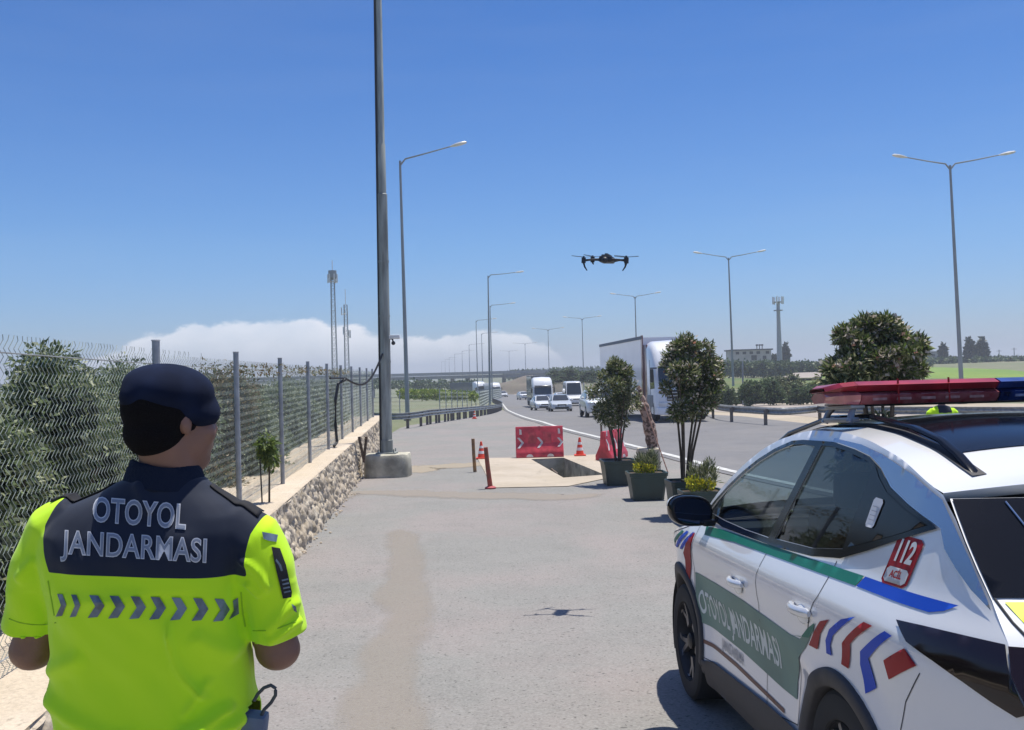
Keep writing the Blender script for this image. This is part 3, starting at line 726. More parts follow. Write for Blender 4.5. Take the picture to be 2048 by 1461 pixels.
lamp((1050, 688), 16.8, [1, -1], 'sixth double-arm street lamp, thin and hazy, left of the box truck', gr_, fine=False, armlen=3.3, rise=.3)
lamp((1018, 703), 16.8, [1, -1], 'seventh double-arm street lamp, smallest and haziest of its row', gr_, fine=False, armlen=3.3, rise=.3)
# shorter poles at right
for (a, b, y, lab) in (((1485, 722), (1485, 772), 90, 'short grey pole standing right of the second double-arm lamp'),):
    A = D(*a, y); B = D(*b, y); mb = MB(); mb.tube([Vector((B.x, y, gz(y)-1.)), A], [.1, .07], 8); mb.tube([A-Vector((.35, 0, 0)), A+Vector((.35, 0, 0))], .03, 6); o = mb.build('short_pole', M_lp); tag(o, lab, 'pole')

# ------------------------------------------------------------------ telecom towers
def lattice(px_top, px_base_y, y, w, label, plat=True, antennas=True, seed=1):
    w *= .85
    T = D(*px_top, y); z0 = gz(y)-1; H = T.z-z0; t = thing('lattice_tower', label, 'telecom tower', (T.x, y, z0)); r = random.Random(seed)
    n = int(H/(w*1.3)); mb = MB()
    def c(k, z): s = w/2*(1.35-.55*z/H); return Vector((s*(1 if k in (0, 3) else -1), s*(1 if k in (0, 1) else -1), z))
    for k in range(4): mb.tube([c(k, 0), c(k, H)], w*.075, 5)
    for i in range(n):
        za, zb = H*i/n, H*(i+1)/n
        for k in range(4): mb.tube([c(k, za), c((k+1) % 4, zb)], w*.035, 4); mb.tube([c(k, zb), c((k+1) % 4, zb)], w*.03, 4)
    mb.build('lattice_mast', M_lp, t, False)
    if plat:
        mb = MB(); mb.tube([(0, 0, H-.25), (0, 0, H)], [w*.5, w*1.05], 12); mb.tube([(0, 0, H), (0, 0, H+.9)], [w*1.0, w*1.0], 12, cap=False); mb.build('platform', M_lp, t)
    if antennas:
        mb = MB()
        for k in range(6):
            a = k*math.pi/3; z = H+(-.5 if plat else -r.uniform(1, H*.3)); q = Vector((math.cos(a)*w*1.1, math.sin(a)*w*1.1, z)); mb.box(q+Vector((0, 0, .4)), (.14, .14, 1.1), rz=a); mb.tube([Vector((0, 0, z)), q], .06, 4)
        mb.tube([(0, 0, H), (0, 0, H+2.2)], .05, 5)
        mb.build('antenna', M_white, t)
    return t
lattice((665, 556), 745, 120, .62, 'left and taller of two lattice towers with a round head platform, behind the fence', seed=1)
lattice((691, 610), 745, 135, .62, 'right and shorter of two lattice towers behind the fence, with side-mounted antennas', plat=False, seed=2)
T_ = D(1556, 604, 230); t = thing('telecom_mast', 'slender tapering telecom mast crowned with antennas above the right-hand trees', 'telecom tower', (T_.x, 230, 0))
mb = MB(); H = T_.z; mb.tube([(0, 0, 0), (0, 0, H*.6), (0, 0, H)], [.75, .5, .38], 14); mb.build('mast', mat('pale_mast', (.36, .38, .40), rough=.6), t)
mb = MB(); mb.tube([(0, 0, H-.3), (0, 0, H)], [.4, 1.3], 14); mb.tube([(0, 0, H-2.2), (0, 0, H-2.0)], [1.1, 1.1], 14); mb.build('platform', M_lp, t)
mb = MB()
for k in range(6): a = k*math.pi/3; mb.box((1.25*math.cos(a), 1.25*math.sin(a), H+.3), (.3, .25, 1.8), rz=a)
mb.tube([(0, 0, H), (0, 0, H+1.5)], .06, 5); mb.build('antenna', M_white, t)

# ------------------------------------------------------------------ overpass, embankment, hills
M_deck = mat('overpass_concrete', (.22, .23, .24), rough=.9, var=.15, vs=.2)
yo = 330.; A = D(690, 757, yo); B = D(1062, 757, yo)
t = thing('overpass', 'low dark overpass deck crossing the motorway in the distance, on slim piers', 'overpass', (0, 0, 0))
mb = MB(); zt = D(880, 751, yo).z; zb = D(880, 758.5, yo).z
L0 = Vector((A.x-330, yo+25, 0)); L1 = Vector((B.x+40, yo-10, 0))
mb.loft([[Vector((p.x, p.y-4, zb)), Vector((p.x, p.y+5, zb)), Vector((p.x, p.y+5, zt-.25)), Vector((p.x, p.y-4, zt-.25))] for p in (L0, L1)]); mb.build('deck', M_deck, t, False)
mb = MB(); mb.loft([[Vector((p.x, p.y-4.2, zt-.1)), Vector((p.x, p.y-3.9, zt-.1)), Vector((p.x, p.y-3.9, zt+.9)), Vector((p.x, p.y-4.2, zt+.9))] for p in (L0, L1)]); mb.build('parapet', mat('parapet', (.34, .35, .36), rough=.9), t, False)
for px in (700, 745, 800, 838, 880, 905, 935, 1008):
    p = D(px, 757, yo); mb = MB(); mb.tube([(p.x, yo, zb), (p.x, yo, -9)], .75, 10); mb.build('pier', M_deck, t)
def mound(name, cx, cy, a, b, h, z0, m, label, cat, seed=0, n=40, rough_=.35):
    vs = []; fs = []
    for i in range(n+1):
        for j in range(n+1):
            u = i/n*2-1; v = j/n*2-1; r = math.hypot(u, v); z = max(0, 1-r**2)**.8
            z = h*z*(1+rough_*noise.noise(Vector((u*3+seed, v*3, seed)))); vs.append((cx+a*u, cy+b*v, z0+z-.05))
    for i in range(n):
        for j in range(n): fs.append((i*(n+1)+j, (i+1)*(n+1)+j, (i+1)*(n+1)+j+1, i*(n+1)+j+1))
    me = bpy.data.meshes.new(name); me.from_pydata(vs, [], fs); o = link(name, me, m); struct(o); return o
M_emb = groundmat('embankment_earth', (.16, .13, .10), (.12, .12, .07), (.09, .08, .06), sc=.1, speck=.3, bump=.8, fine=3., cracks=False)
p = D(1040, 770, 300); mound('embankment', p.x+9, 305, 22, 14, 5.6, gz(300), M_emb, '', '', 3)
M_hill = mat('hazy_hill', (.20, .22, .24), rough=1., var=.15, vs=.01)
def hills(name, pts, y, depth, m):
    vs = []; fs = []
    P = [D(x, yy, y) for x, yy in pts]; Q = []
    for a, b in zip(P, P[1:]):
        for k in range(10):
            q = a.lerp(b, k/10); q.z += 3.5*noise.noise(Vector((q.x*.02, 0, y)))+1.5*noise.noise(Vector((q.x*.08, 3, y))); Q.append(q)
    for q in Q:
        vs += [(q.x, q.y-depth, -12), (q.x, q.y-depth*.4, q.z*.55), (q.x, q.y, q.z), (q.x, q.y+depth, -12)]
    for i in range(len(Q)-1):
        for k in range(3): fs.append((i*4+k, (i+1)*4+k, (i+1)*4+k+1, i*4+k+1))
    me = bpy.data.meshes.new(name); me.from_pydata(vs, [], fs); struct(link(name, me, m))
hills('hills', [(560, 752), (760, 748), (900, 748), (980, 745), (1010, 741), (1060, 738), (1130, 737), (1200, 736), (1400, 732)], 2300, 300, M_hill)

# ------------------------------------------------------------------ vegetation
L_bush = leafmat('bush_leaves', (.065, .10, .045), (.17, .22, .10), (.32, .35, .22), share=.70)
L_dry = leafmat('dry_vine_leaves', (.14, .12, .05), (.24, .17, .08), (.10, .14, .05), share=.7)
L_hedge = leafmat('hedge_leaves', (.040, .070, .030), (.10, .15, .06), (.16, .21, .09), share=.8)
L_ole = leafmat('oleander_leaves', (.045, .070, .028), (.15, .175, .07), (.34, .35, .20), share=.68)
L_flow = leafmat('oleander_flowers', (.50, .42, .36), (.66, .60, .52), (.42, .20, .14), share=.86, trans=.3)
L_yel = leafmat('yellow_flowers', (.60, .52, .02), (.72, .68, .06), (.30, .36, .03), share=.6)
L_yg = leafmat('fresh_leaves', (.07, .12, .025), (.16, .22, .05), (.24, .28, .08), share=.8)
L_cyp = leafmat('cypress_leaves', (.012, .022, .014), (.03, .05, .025))
M_bark = mat('bark', (.10, .075, .05), rough=.9, var=.4, vs=8, bump=.5)
M_dark = mat('crown_shade', (.012, .02, .010), rough=1.)  # near-black colour stands in for the shade inside crowns
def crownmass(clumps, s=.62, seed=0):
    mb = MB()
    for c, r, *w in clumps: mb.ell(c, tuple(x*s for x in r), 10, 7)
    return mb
def bush(x, y, z0, w, h, label, name='bush', cat='bush', group=None, n=9000, size=.10, leaf=None, seed=1, asp=.45, core=True, ncl=14, trunk=True, zmin=None):
    t = thing(name, label, cat, (x, y, z0), group=group); r = random.Random(seed); cl = []
    for k in range(ncl):
        a = r.uniform(0, 6.28); q = r.random()**.5*.72; zz = r.uniform(.22, .86); q *= (1.15-abs(zz-.5))
        rr = r.uniform(.24, .38)
        cl.append(((math.cos(a)*q*w/2, math.sin(a)*q*w/2, zz*h), (rr*w/2*1.1, rr*w/2*1.1, rr*h*.55)))
    leaves('foliage', cl, n, size, leaf or L_bush, t, aspect=asp, seed=seed, zmin=zmin, shell=.5)
    if core: crownmass(cl, .62).build('shade_core', M_dark, t)  # solid dark filler, inner shade put into its colour
    if trunk:
        mb = MB()
        for k in range(4):
            a = r.uniform(0, 6.28); mb.tube([(0.04*math.cos(a), .04*math.sin(a), 0), (.1*w*math.cos(a), .1*w*math.sin(a), h*.3), (.3*w*math.cos(a), .3*w*math.sin(a), h*.7)], [.05*h/2, .035*h/2, .01], 6)
        mb.build('stem', M_bark, t)
    return t
gb = 'bushes growing behind the wire fence'
BZ = -.3
for i, (y, w, ztop_, lab, leaf) in enumerate([
    (5.0, 2.0, 2.05, 'bush behind the fence cut by the left edge of the picture', L_bush),
    (6.7, 2.0, 2.12, 'big leafy bush behind the fence at the left edge of the picture', L_bush),
    (8.3, 1.9, 2.22, 'leafy bush behind the fence under a high pointed tuft', L_bush),
    (10.2, 2.1, 2.20, 'dense grey-green bush behind the fence, left of the beret', L_bush),
    (12.2, 2.0, 2.38, 'bush behind the fence just left of the beret, rising to the first post', L_bush),
    (14.6, 2.0, 2.40, 'bush with dry orange-brown tips above the fence right of the beret', L_dry),
    (16.2, 2.2, 2.10, 'dull green bush beyond the dry-tipped one behind the fence', L_bush)]):
    bush(fx(y)-.22-w/2, y, BZ, w, ztop_-BZ, lab, group=gb, n=30000, leaf=leaf, size=.055, seed=20+i, ncl=20)
bush(fx(8.3)-.95, 8.3, 1.9, .75, .60, 'high pointed tuft of leaves rising over the bushes at the left', name='leafy_shoot', n=1800, size=.06, seed=41, trunk=False, core=False)
for k, (y, h) in enumerate([(17.5, 1.96), (20., 1.93), (22.6, 1.95), (25.3, 1.93), (28.3, 1.92), (31.5, 1.88), (35, 1.85)]):
    bush(fx(y)-1.9, y, -.8, 3.0, h+.8, ['nearest', 'second nearest', 'third nearest', 'middle', 'third farthest', 'second farthest', 'farthest'][k]+' grey-green shrub of the row behind the fence beyond the dry-tipped bush', name='hedge_shrub', cat='hedge', group='row of shrubs behind the far part of the fence', n=9000, leaf=L_bush, size=.09, seed=60+k, ncl=16)
# low dry vine on the fence top
cl = [((fx(y)+random.uniform(-.05, .05), y, ztop(y)-.10+random.uniform(-.05, .03)), (.10, .5, .07), 1) for y in np.arange(11.6, 26, .55)]
o = leaves('dry_creeper', cl, 900, .05, L_dry, seed=5); tag(o, 'reddish-brown dry creeper lying along the top of the fence right of the beret', 'creeper')
# young sapling with stakes at the fence
p = D(535, 1000, 11.9); sx_ = fx(12.1)+.28; sx_ = D(537, 940, 12.1).x
t = thing('sapling', 'young green sapling tied between two thin dark stakes at the fence foot', 'sapling', (sx_, 12.1, ZT))
leaves('foliage', [((0, 0, .78), (.10, .10, .12), 1), ((.02, 0, .58), (.09, .09, .14), 1), ((-.03, 0, .70), (.10, .09, .14), 1)], 420, .085, L_yg, t, seed=9, droop=.8)
mb = MB(); mb.tube([(0, 0, 0), (.01, 0, .4), (0, 0, .8)], [.014, .012, .006], 6); mb.build('trunk', M_bark, t)
for s in (-.085,): mb = MB(); mb.tube([(s, -.02, -.02), (s-.02, -.02, .84)], .010, 6); mb.build('stake', M_cable, t)
# weeds on the ledge bottom-left: blue rag
# trees and hedges of the far right and middle distance
def tree(px, py_top, py_base, y, w, label, name='tree', cat='tree', group=None, leaf=None, n=1500, seed=1, size=None, col=None):
    T = D(px, py_top, y); B = D(px, py_base, y); h = T.z-B.z; z0 = B.z
    t = thing(name, label, cat, (B.x, y, z0), group=group); r = random.Random(seed)
    if name == 'cypress_tree':
        cl = [((r.uniform(-.1, .1)*w, r.uniform(-.1, .1)*w, h*(.12+.8*k/9)), (w*.5*(1-(k/10)**2*.8), w*.5*(1-(k/10)**2*.8), h*.09)) for k in range(10)]
    else:
        cl = []
        for k in range(14):
            a = r.uniform(0, 6.28); q = r.random()**.5*.36*w; zz = r.uniform(.35, .88); cl.append(((math.cos(a)*q, math.sin(a)*q, h*zz), (w*.22, w*.22, h*.14)))
    leaves('crown', cl, n, size or h*.07, leaf or L_hedge, t, aspect=.6, seed=seed)
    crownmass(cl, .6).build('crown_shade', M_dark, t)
    mb = MB(); mb.tube([(0, 0, -.5), (0, 0, h*.3), (0, 0, h*.7)], [h*.035, h*.025, .02*h], 7); mb.build('trunk', M_bark, t)
    return t
tree(1133, 736, 778, 165, 6.5, 'round dark green roadside tree left above the white minibus', seed=3)
tree(1162, 738, 780, 170, 6.0, 'round green roadside tree right above the white minibus', seed=4)
tree(1108, 742, 775, 175, 4.0, 'small dark tree between the box truck and the minibus', seed=5)
tree(1190, 740, 782, 160, 6.0, 'dark tree hidden between minibus and the left potted shrub', seed=6)
for i, (px, a, b, w, lab) in enumerate([(1571, 689, 724, 1.7, 'dark narrow cypress just right of the telecom mast'), (1887, 688, 715, 1.3, 'small narrow cypress beside the nearest double-arm lamp'), (1940, 676, 716, 2.2, 'dark cypress, left one of the pair right of the nearest double-arm lamp'), (1965, 675, 716, 2.6, 'dark bushy cypress, right one of the pair right of the nearest double-arm lamp'), (1953, 692, 716, 2.2, 'short cypress between the taller pair at the right horizon'), (1549, 712, 726, 1.2, 'small dark cypress left of the telecom mast foot')]):
    tree(px, a, b, 260, w, lab, name='cypress_tree', cat='cypress', leaf=L_cyp, n=900, seed=30+i, size=.9)
def band(name, x0, x1, ytop, ybot, y, leaf, n, size, label, jag=2., seed=1, nc=None, depth=4., core=True):
    r = random.Random(seed); cl = []; nc = nc or int(abs(x1-x0)/8)
    for k in range(nc):
        px = x0+(x1-x0)*(k+.5)/nc; tt = (px-x0)/(x1-x0); yt = ytop[0]+(ytop[1]-ytop[0])*tt+r.uniform(-jag, jag); yb = ybot[0]+(ybot[1]-ybot[0])*tt
        yy = y+r.uniform(-depth, depth); T = D(px, yt, yy); B = D(px, yb, yy); h = (T.z-B.z)/2; w = abs(x1-x0)/nc*yy/FPX
        cl.append(((T.x, yy, B.z+h), (w*1.0, w*.9+.5, h*.95)))
    o = leaves(name, cl, n, size, leaf, seed=seed, aspect=.7, shell=.6); tag(o, label, 'hedge', kind='stuff')
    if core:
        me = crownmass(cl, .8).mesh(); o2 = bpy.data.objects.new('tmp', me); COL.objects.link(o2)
        me.materials.append(M_dark); o2.parent = o; o2.name = 'shade_core'  # dark filler mass painting the shade within the hedge
    return o
band('hedgerow', 1440, 1665, (723, 723), (752, 752), 200, L_hedge, 9000, .55, 'dark green hedgerow below the pale building and the telecom mast', seed=2)
band('hedgerow', 1800, 2120, (717, 712), (731, 728), 260, L_hedge, 6000, .7, 'dark hedge line along the horizon above the bright green field', seed=3, jag=1)
band('hedgerow', 1640, 1860, (720, 718), (745, 745), 230, L_hedge, 4000, .6, 'dark hedgerow behind the third oleander', seed=13)
band('tree_line', 560, 960, (760, 765), (774, 776), 240, L_hedge, 4200, .7, 'low dark tree line below the overpass, seen above the fence', seed=4, jag=4, core=False)
band('tree_line', 1010, 1110, (744, 740), (756, 756), 420, L_hedge, 2500, 1.2, 'far dark tree line behind the box truck above the embankment', seed=6, jag=1.5)
band('tree_line', 1100, 1420, (738, 733), (752, 750), 380, L_hedge, 3500, 1.2, 'far tree line behind the white semi trailer', seed=7, jag=1.5)
L_grass = leafmat('bright_crop', (.16, .24, .03), (.26, .33, .05), (.33, .36, .08), share=.8)
band('grass_strip', 800, 950, (780, 785), (796, 799), 110, L_grass, 5000, .3, 'bright green crop strip behind the distant fence left of the far trucks', seed=8, jag=1, core=False)
# bushes behind the far guardrail
for i, (px, a, b, y, w) in enumerate([(1500, 765, 796, 82, 1.7), (1545, 757, 797, 84, 2.2), (1572, 750, 797, 88, 2.2), (1600, 766, 797, 82, 1.8), (1452, 768, 796, 84, 1.6), (1405, 768, 795, 86, 1.6), (1635, 765, 798, 84, 2.0), (1690, 770, 798, 86, 2.2)]):
    T = D(px, a, y); z0 = gz(y)-.1
    labs = ['low median shrub right of the short grey pole', 'round median shrub left of the tallest one behind the far guardrail', 'tallest dark round shrub behind the far guardrail', 'low shrub right of the tallest one behind the far guardrail', 'low shrub left of the second double-arm lamp foot', 'low shrub hidden behind the right potted oleander crown', 'low shrub behind the far guardrail beside the light bar end', 'shrub behind the third oleander at the far guardrail']
    bush(T.x, y, z0, w*1.6, T.z-z0, labs[i], name='median_shrub', group='shrubs behind the far guardrail', n=2600, size=.22, leaf=L_hedge if i != 2 else L_ole, seed=80+i, trunk=False)
# bright fields to the right
def field(name, px, m, dz, y0=None):
    pts = []
    for a, b, d in px: q = D(a, b, d); pts.append(q)
    vs = [(q.x, q.y, q.z) for q in pts]; me = bpy.data.meshes.new(name); me.from_pydata(vs, [], [tuple(range(len(vs)))]); struct(link(name, me, m, None, False))
field('green_field', [(1640, 757, 150), (2300, 757, 150), (2300, 727, 255), (1640, 733, 255)], M_field, 0)
M_scrub = groundmat('scrub_ground', (.10, .14, .045), (.16, .16, .07), (.06, .09, .03), speck=.3, sc=.1, bump=.8, fine=3., cracks=False)
field('scrubland', [(1330, 778, 100), (2300, 778, 100), (2300, 757, 149.8), (1330, 757, 149.8)], M_scrub, 0)
field('side_track', [(1555, 757, 135), (1640, 755, 135), (1650, 744, 180), (1590, 746, 180)], M_road2, 0)

# ------------------------------------------------------------------ buildings on the right horizon
def building(px0, px1, ytop, ybot, y, label, wallc, wins, roofc, depth=8, over=.4):
    A = D(px0, ybot, y); B = D(px1, ybot, y); T = D(px0, ytop, y); h = T.z-A.z; w = B.x-A.x
    t = thing('farm_building', label, 'building', (A.x, y, A.z))
    mb = MB(); mb.box((w/2, depth/2, h/2-1), (w, depth, h+2)); mb.build('wall', wallc, t, False)
    mb = MB(); mb.box((w/2, depth/2, h+.15), (w+over*2, depth+over*2, .35)); mb.build('roof', roofc, t, False)
    for (u, v, ww, hh) in wins:
        mb = MB(); mb.box((u*w, -.03, v*h), (ww, .08, hh)); mb.build('window', M_cable, t, False)
    return t
M_bw = mat('pale_render', (.50, .47, .43), rough=.9, var=.15, vs=.5); M_rf = mat('dark_roof', (.12, .12, .13), rough=.8)
b1 = building(1466, 1543, 702, 722, 250, 'long pale two-storey farm building with a dark flat roof, left of the telecom mast', M_bw, [(.12, .75, .9, .7), (.30, .75, .9, .7), (.48, .75, .9, .7), (.66, .75, .9, .7), (.55, .25, 1.4, 1.3), (.82, .25, .9, .9), (.9, .75, .9, .7)], M_rf)
mb = MB()
for u in (6.9, 7.6, 8.3): mb.tube([(u, 2, 2.7), (u, 2, 3.9)], .12, 6); mb.box((u, 2, 4.0), (.5, .5, .4))
mb.build('roof_tank', M_rf, b1)
building(1832, 1882, 706, 716, 300, 'low grey barn on the horizon left of the nearest double-arm lamp', mat('grey_render', (.30, .31, .32), rough=.9), [(.2, .4, 1, .8), (.7, .4, 1, .8)], mat('olive_roof', (.17, .19, .16), rough=.8))
for i, (px, h) in enumerate(((1998, 700), (2028, 696), (1975, 703))):
    T = D(px, h, 300); mb = MB(); mb.tube([(T.x, 300, T.z), (T.x, 300, -2)], .14, 5); mb.box((T.x, 300, T.z-.4), (1.6, .12, .12)); o = mb.build('power_pole', M_lp); tag(o, ['thin power pole on the right horizon, middle one of three', 'thin power pole nearest the right edge of the horizon', 'thin power pole just right of the cypress pair'][i], 'power pole', 'power poles on the right horizon')
# ------------------------------------------------------------------ traffic
M_tyre = mat('tyre_rubber', (.018, .018, .019), rough=.85); M_rim = mat('alloy_rim', (.42, .43, .45), rough=.3, metal=.8)
M_glass = mat('dark_glass', (.012, .016, .018), rough=.04, spec=.8, coat=.5)
M_hl = mat('headlamp_lens', (.62, .64, .66), rough=.08, spec=.8, coat=1.); M_blk = mat('black_trim', (.022, .022, .024), rough=.5)
M_plate = mat('number_plate', (.72, .72, .70), rough=.5)
def paint(name, c, rough=.25): return mat('paint_'+name, c, rough=rough, var=.03, vs=1, coat=.8, spec=.5)
def wheel(parent, x, y, r, w=.2, name='wheel'):
    Mx = Matrix.Rotation(R(90), 3, 'X')
    mb = MB(); mb.lathe([(r*.62, -w/2), (r*.92, -w/2), (r, -w*.3), (r, w*.3), (r*.92, w/2), (r*.62, w/2)], (x, y, r), 24, Mx); o = mb.build(name, M_tyre, parent)
    s = 1 if y > 0 else -1
    mb = MB(); mb.lathe([(r*.62, -w*.35), (r*.64, w*.40*1), (r*.5, w*.2), (r*.1, w*.28), (0.001, w*.28)], (x, y, r), 20, Matrix.Rotation(R(-90*s), 3, 'X')); mb.build('rim', M_rim, o); return o
def car(label, loc, heading, L_=4.4, W_=1.78, H=1.45, col=None, style='sedan', cat='car', group=None, name='parked_car'):
    """front of the car looks along -y (towards the camera) before rotation; x across"""
    t = thing(name, label, cat, loc, rotz=heading, group=group); w = W_/2; f = -L_/2
    # stations: (y, half width lower, z low, z belt, half width roof, z roof)
    if style == 'sedan': st = [(0, .86, .30, .62, .80, .64), (.06, .97, .22, .72, .85, .76), (.22, 1, .20, .84, .85, .90), (.26, 1, .20, .90, .84, .94), (.42, 1, .20, .93, .70, 1.42/1.45*H), (.55, 1, .20, .93, .70, H), (.72, 1, .20, .94, .69, 1.38/1.45*H), (.86, 1, .20, .95, .80, 1.02), (.97, .97, .24, .93, .82, .98), (1, .88, .32, .80, .78, .84)]
    elif style == 'suv': st = [(0, .88, .34, .80, .82, .84), (.05, .98, .28, .95, .86, 1.0), (.20, 1, .26, 1.02, .86, 1.06), (.24, 1, .26, 1.05, .84, 1.10), (.38, 1, .26, 1.06, .74, H-.08), (.55, 1, .26, 1.06, .74, H), (.82, 1, .26, 1.06, .72, H-.04), (.95, .99, .28, 1.06, .72, H-.22), (1, .92, .34, 1.0, .80, 1.04)]
    else: st = [(0, .88, .34, .85, .80, .92), (.04, .97, .28, 1.0, .84, 1.08), (.14, 1, .28, 1.15, .86, 1.22), (.18, 1, .28, 1.22, .84, 1.30), (.27, 1, .28, 1.24, .80, H-.12), (.34, 1, .28, 1.24, .80, H), (.9, 1, .28, 1.24, .80, H), (1, .97, .32, 1.24, .78, H-.08)]
    rings = []
    for (s, a, zl, zb, b, zr) in st:
        y = f+s*L_; hw = w*a; rw = w*b
        r = [(hw*.90, zl), (hw, zl+.12), (hw, zb-.15), (hw*.96, zb), (rw*1.0, zr-.05*(zr-zb)-.02), (rw*.82, zr), (0, zr+.012)]
        R_ = [Vector((x, y, z)) for x, z in r]+[Vector((-x, y, z)) for x, z in r[-2::-1]]
        rings.append(R_)
    mb = MB(); mb.loft(rings); body = mb.build('body', col, t, ang=50); md = body.modifiers.new('b', 'BEVEL'); md.width = .03; md.segments = 2; md.limit_method = 'ANGLE'
    i0 = 3; i1 = 4
    def quad(a, b, c, d, off): 
        n = (b-a).cross(d-a).normalized()*off; return [a+n, b+n, c+n, d+n]
    A, B = rings[i0], rings[i1]
    def lerp3(p, q, k): return p.lerp(q, k)
    # windscreen between station i0 and i1
    lo = [A[4].lerp(A[5], .3), A[-5].lerp(A[-6], .3)]; hi = [B[4].lerp(B[5], .5), B[-5].lerp(B[-6], .5)]
    lo0 = Vector((A[4].x*.93, A[4].y, A[5].z+.01)); hi0 = Vector((B[5].x*1.04, B[5].y, B[5].z))
    a = lo0.lerp(hi0, .06); c = lo0.lerp(hi0, .93)
    vs = []; 
    for p in (a, c):
        for u in (-1, -.5, 0, .5, 1): vs.append(Vector((p.x*u, p.y-.02-.03*(1-u*u), p.z+.025)))
    me = MB(); me.add(vs, [(k, k+1, k+6, k+5) for k in range(4)]); me.build('windscreen', M_glass, t)
    # side windows
    for s in (1, -1):
        me = MB(); j = [k for k in range(i0, len(rings)-1) if st[k][5] > st[k][3]+.15 or k == i0]
        for k in j:
            if k+1 >= len(rings): continue
            P, Q = rings[k], rings[k+1]
            pt = [P[3].lerp(P[4], .1), Q[3].lerp(Q[4], .1), Q[3].lerp(Q[4], .86), P[3].lerp(P[4], .86)]
            if st[k+1][5] < st[k+1][3]+.12: continue
            if style == 'van' and k > i1+1: continue
            pt = [pt[0].lerp(pt[1], .04), pt[1].lerp(pt[0], .04), pt[2].lerp(pt[3], .04), pt[3].lerp(pt[2], .04)]
            me.add([Vector(((p.x+.012)*s, p.y, p.z)) for p in pt], [(0, 1, 2, 3)])
        me.build('side_window', M_glass, t, False)
    # front face details
    zf = st[1][3]
    for s in (1, -1):
        mb = MB(); mb.ell((s*w*.70, f+.10, zf-.08), (w*.24, .12, .075), 12, 8); mb.build('headlight', M_hl, t)
        mb = MB(); mb.ell((s*(w+.09), f+L_*(.29 if style != 'van' else .2), st[i0][3]+.08), (.11, .07, .075), 10, 8); mb.build('mirror', col, t)
        for yy in (f+L_*.19, f+L_*.80): wheel(t, 0, 0, .1) if False else None
    mb = MB(); mb.box((0, f+.03, zf-.12), (w*.85, .08, .14), bev=.02); mb.build('grille', M_blk, t)
    mb = MB(); mb.box((0, f+.02, .38), (w*1.3, .08, .16), bev=.03); mb.build('bumper_intake', M_blk, t)
    mb = MB(); mb.box((0, f-.02, .50), (.50, .02, .11)); mb.build('number_plate', M_plate, t, False)
    rr = .31 if style == 'sedan' else .35
    for yy in (f+L_*.19, f+L_*.80):
        for s in (1, -1):
            mb = MB(); xx = s*(w-.10)
            Mx = Matrix.Rotation(R(90), 3, 'Y'); mb.lathe([(rr*.5, -.1), (rr*.93, -.1), (rr, -.06), (rr, .06), (rr*.93, .1), (rr*.5, .1)], (xx, yy, rr), 20, Mx); o = mb.build('wheel', M_tyre, t)
            mb = MB(); mb.lathe([(rr*.62, 0), (rr*.6, .04), (0.001, .03)], (s*(w-.03), yy, rr), 16, Matrix.Rotation(R(90*s), 3, 'Y')); mb.build('rim', M_rim, o)
            mb = MB(); mb.lathe([(rr*1.16, -.12), (rr*1.16, .012)], (s*(w-.015), yy, rr), 20, Matrix.Rotation(R(90*s), 3, 'Y'), cap=True); mb.build('wheel_arch', M_blk, t)
    return t
def ongr(px, py): p = G(px, py); return (p.x, p.y, p.z+.03)
silver = paint('silver', (.50, .52, .55)); whitep = paint('white', (.72, .73, .74)); lgt = paint('pale_grey', (.58, .61, .64)); pearl = paint('pearl', (.66, .69, .70))
gc = 'cars driving towards the camera on the motorway'
car('silver saloon leading the cars in front of the box truck and minibus', ongr(1120, 823), R(2), 4.5, 1.84, 1.46, silver, 'sedan', name='saloon_car', group=gc)
car('white hatchback half hidden behind the left side of the silver saloon', ongr(1083, 821), R(8), 4.2, 1.76, 1.45, whitep, 'sedan', name='hatchback_car', group=gc)
car('pale estate car directly in front of the white box truck', ongr(1078, 811), R(8), 4.4, 1.8, 1.52, pearl, 'suv', name='estate_car', group=gc)
car('white pickup-like car partly hidden between silver saloon and minibus', ongr(1122, 809), R(7), 4.4, 1.78, 1.55, whitep, 'suv', name='suv_car', group=gc)
car('light grey car just ahead of the semi truck, left of the left potted shrub', ongr(1197, 834), R(2), 4.5, 1.85, 1.60, pearl, 'suv', name='suv_car', group=gc)
car('small white car furthest back in the lane, left of the box truck', ongr(1046, 800), R(10), 4.3, 1.75, 1.5, whitep, 'suv', name='hatchback_car', group=gc)
car('tiny white car far away beside the two distant trucks', ongr(1006, 795), R(12), 4.3, 1.75, 1.5, whitep, 'sedan', name='saloon_car', group=gc)
car('white minibus with a rounded high roof behind the silver saloon', ongr(1146, 812), R(2), 5.9, 2.3, 3.0, whitep, 'van', 'minibus', name='minibus')
M_curtain = paint('trailer_white', (.86, .84, .86), .6); M_red = paint('dark_red', (.16, .03, .025), .4); M_cabw = paint('cab_white', (.76, .77, .80), .3)
M_chas = mat('chassis', (.03, .03, .032), rough=.7); M_greyp = mat('grey_plastic', (.20, .21, .22), rough=.5)
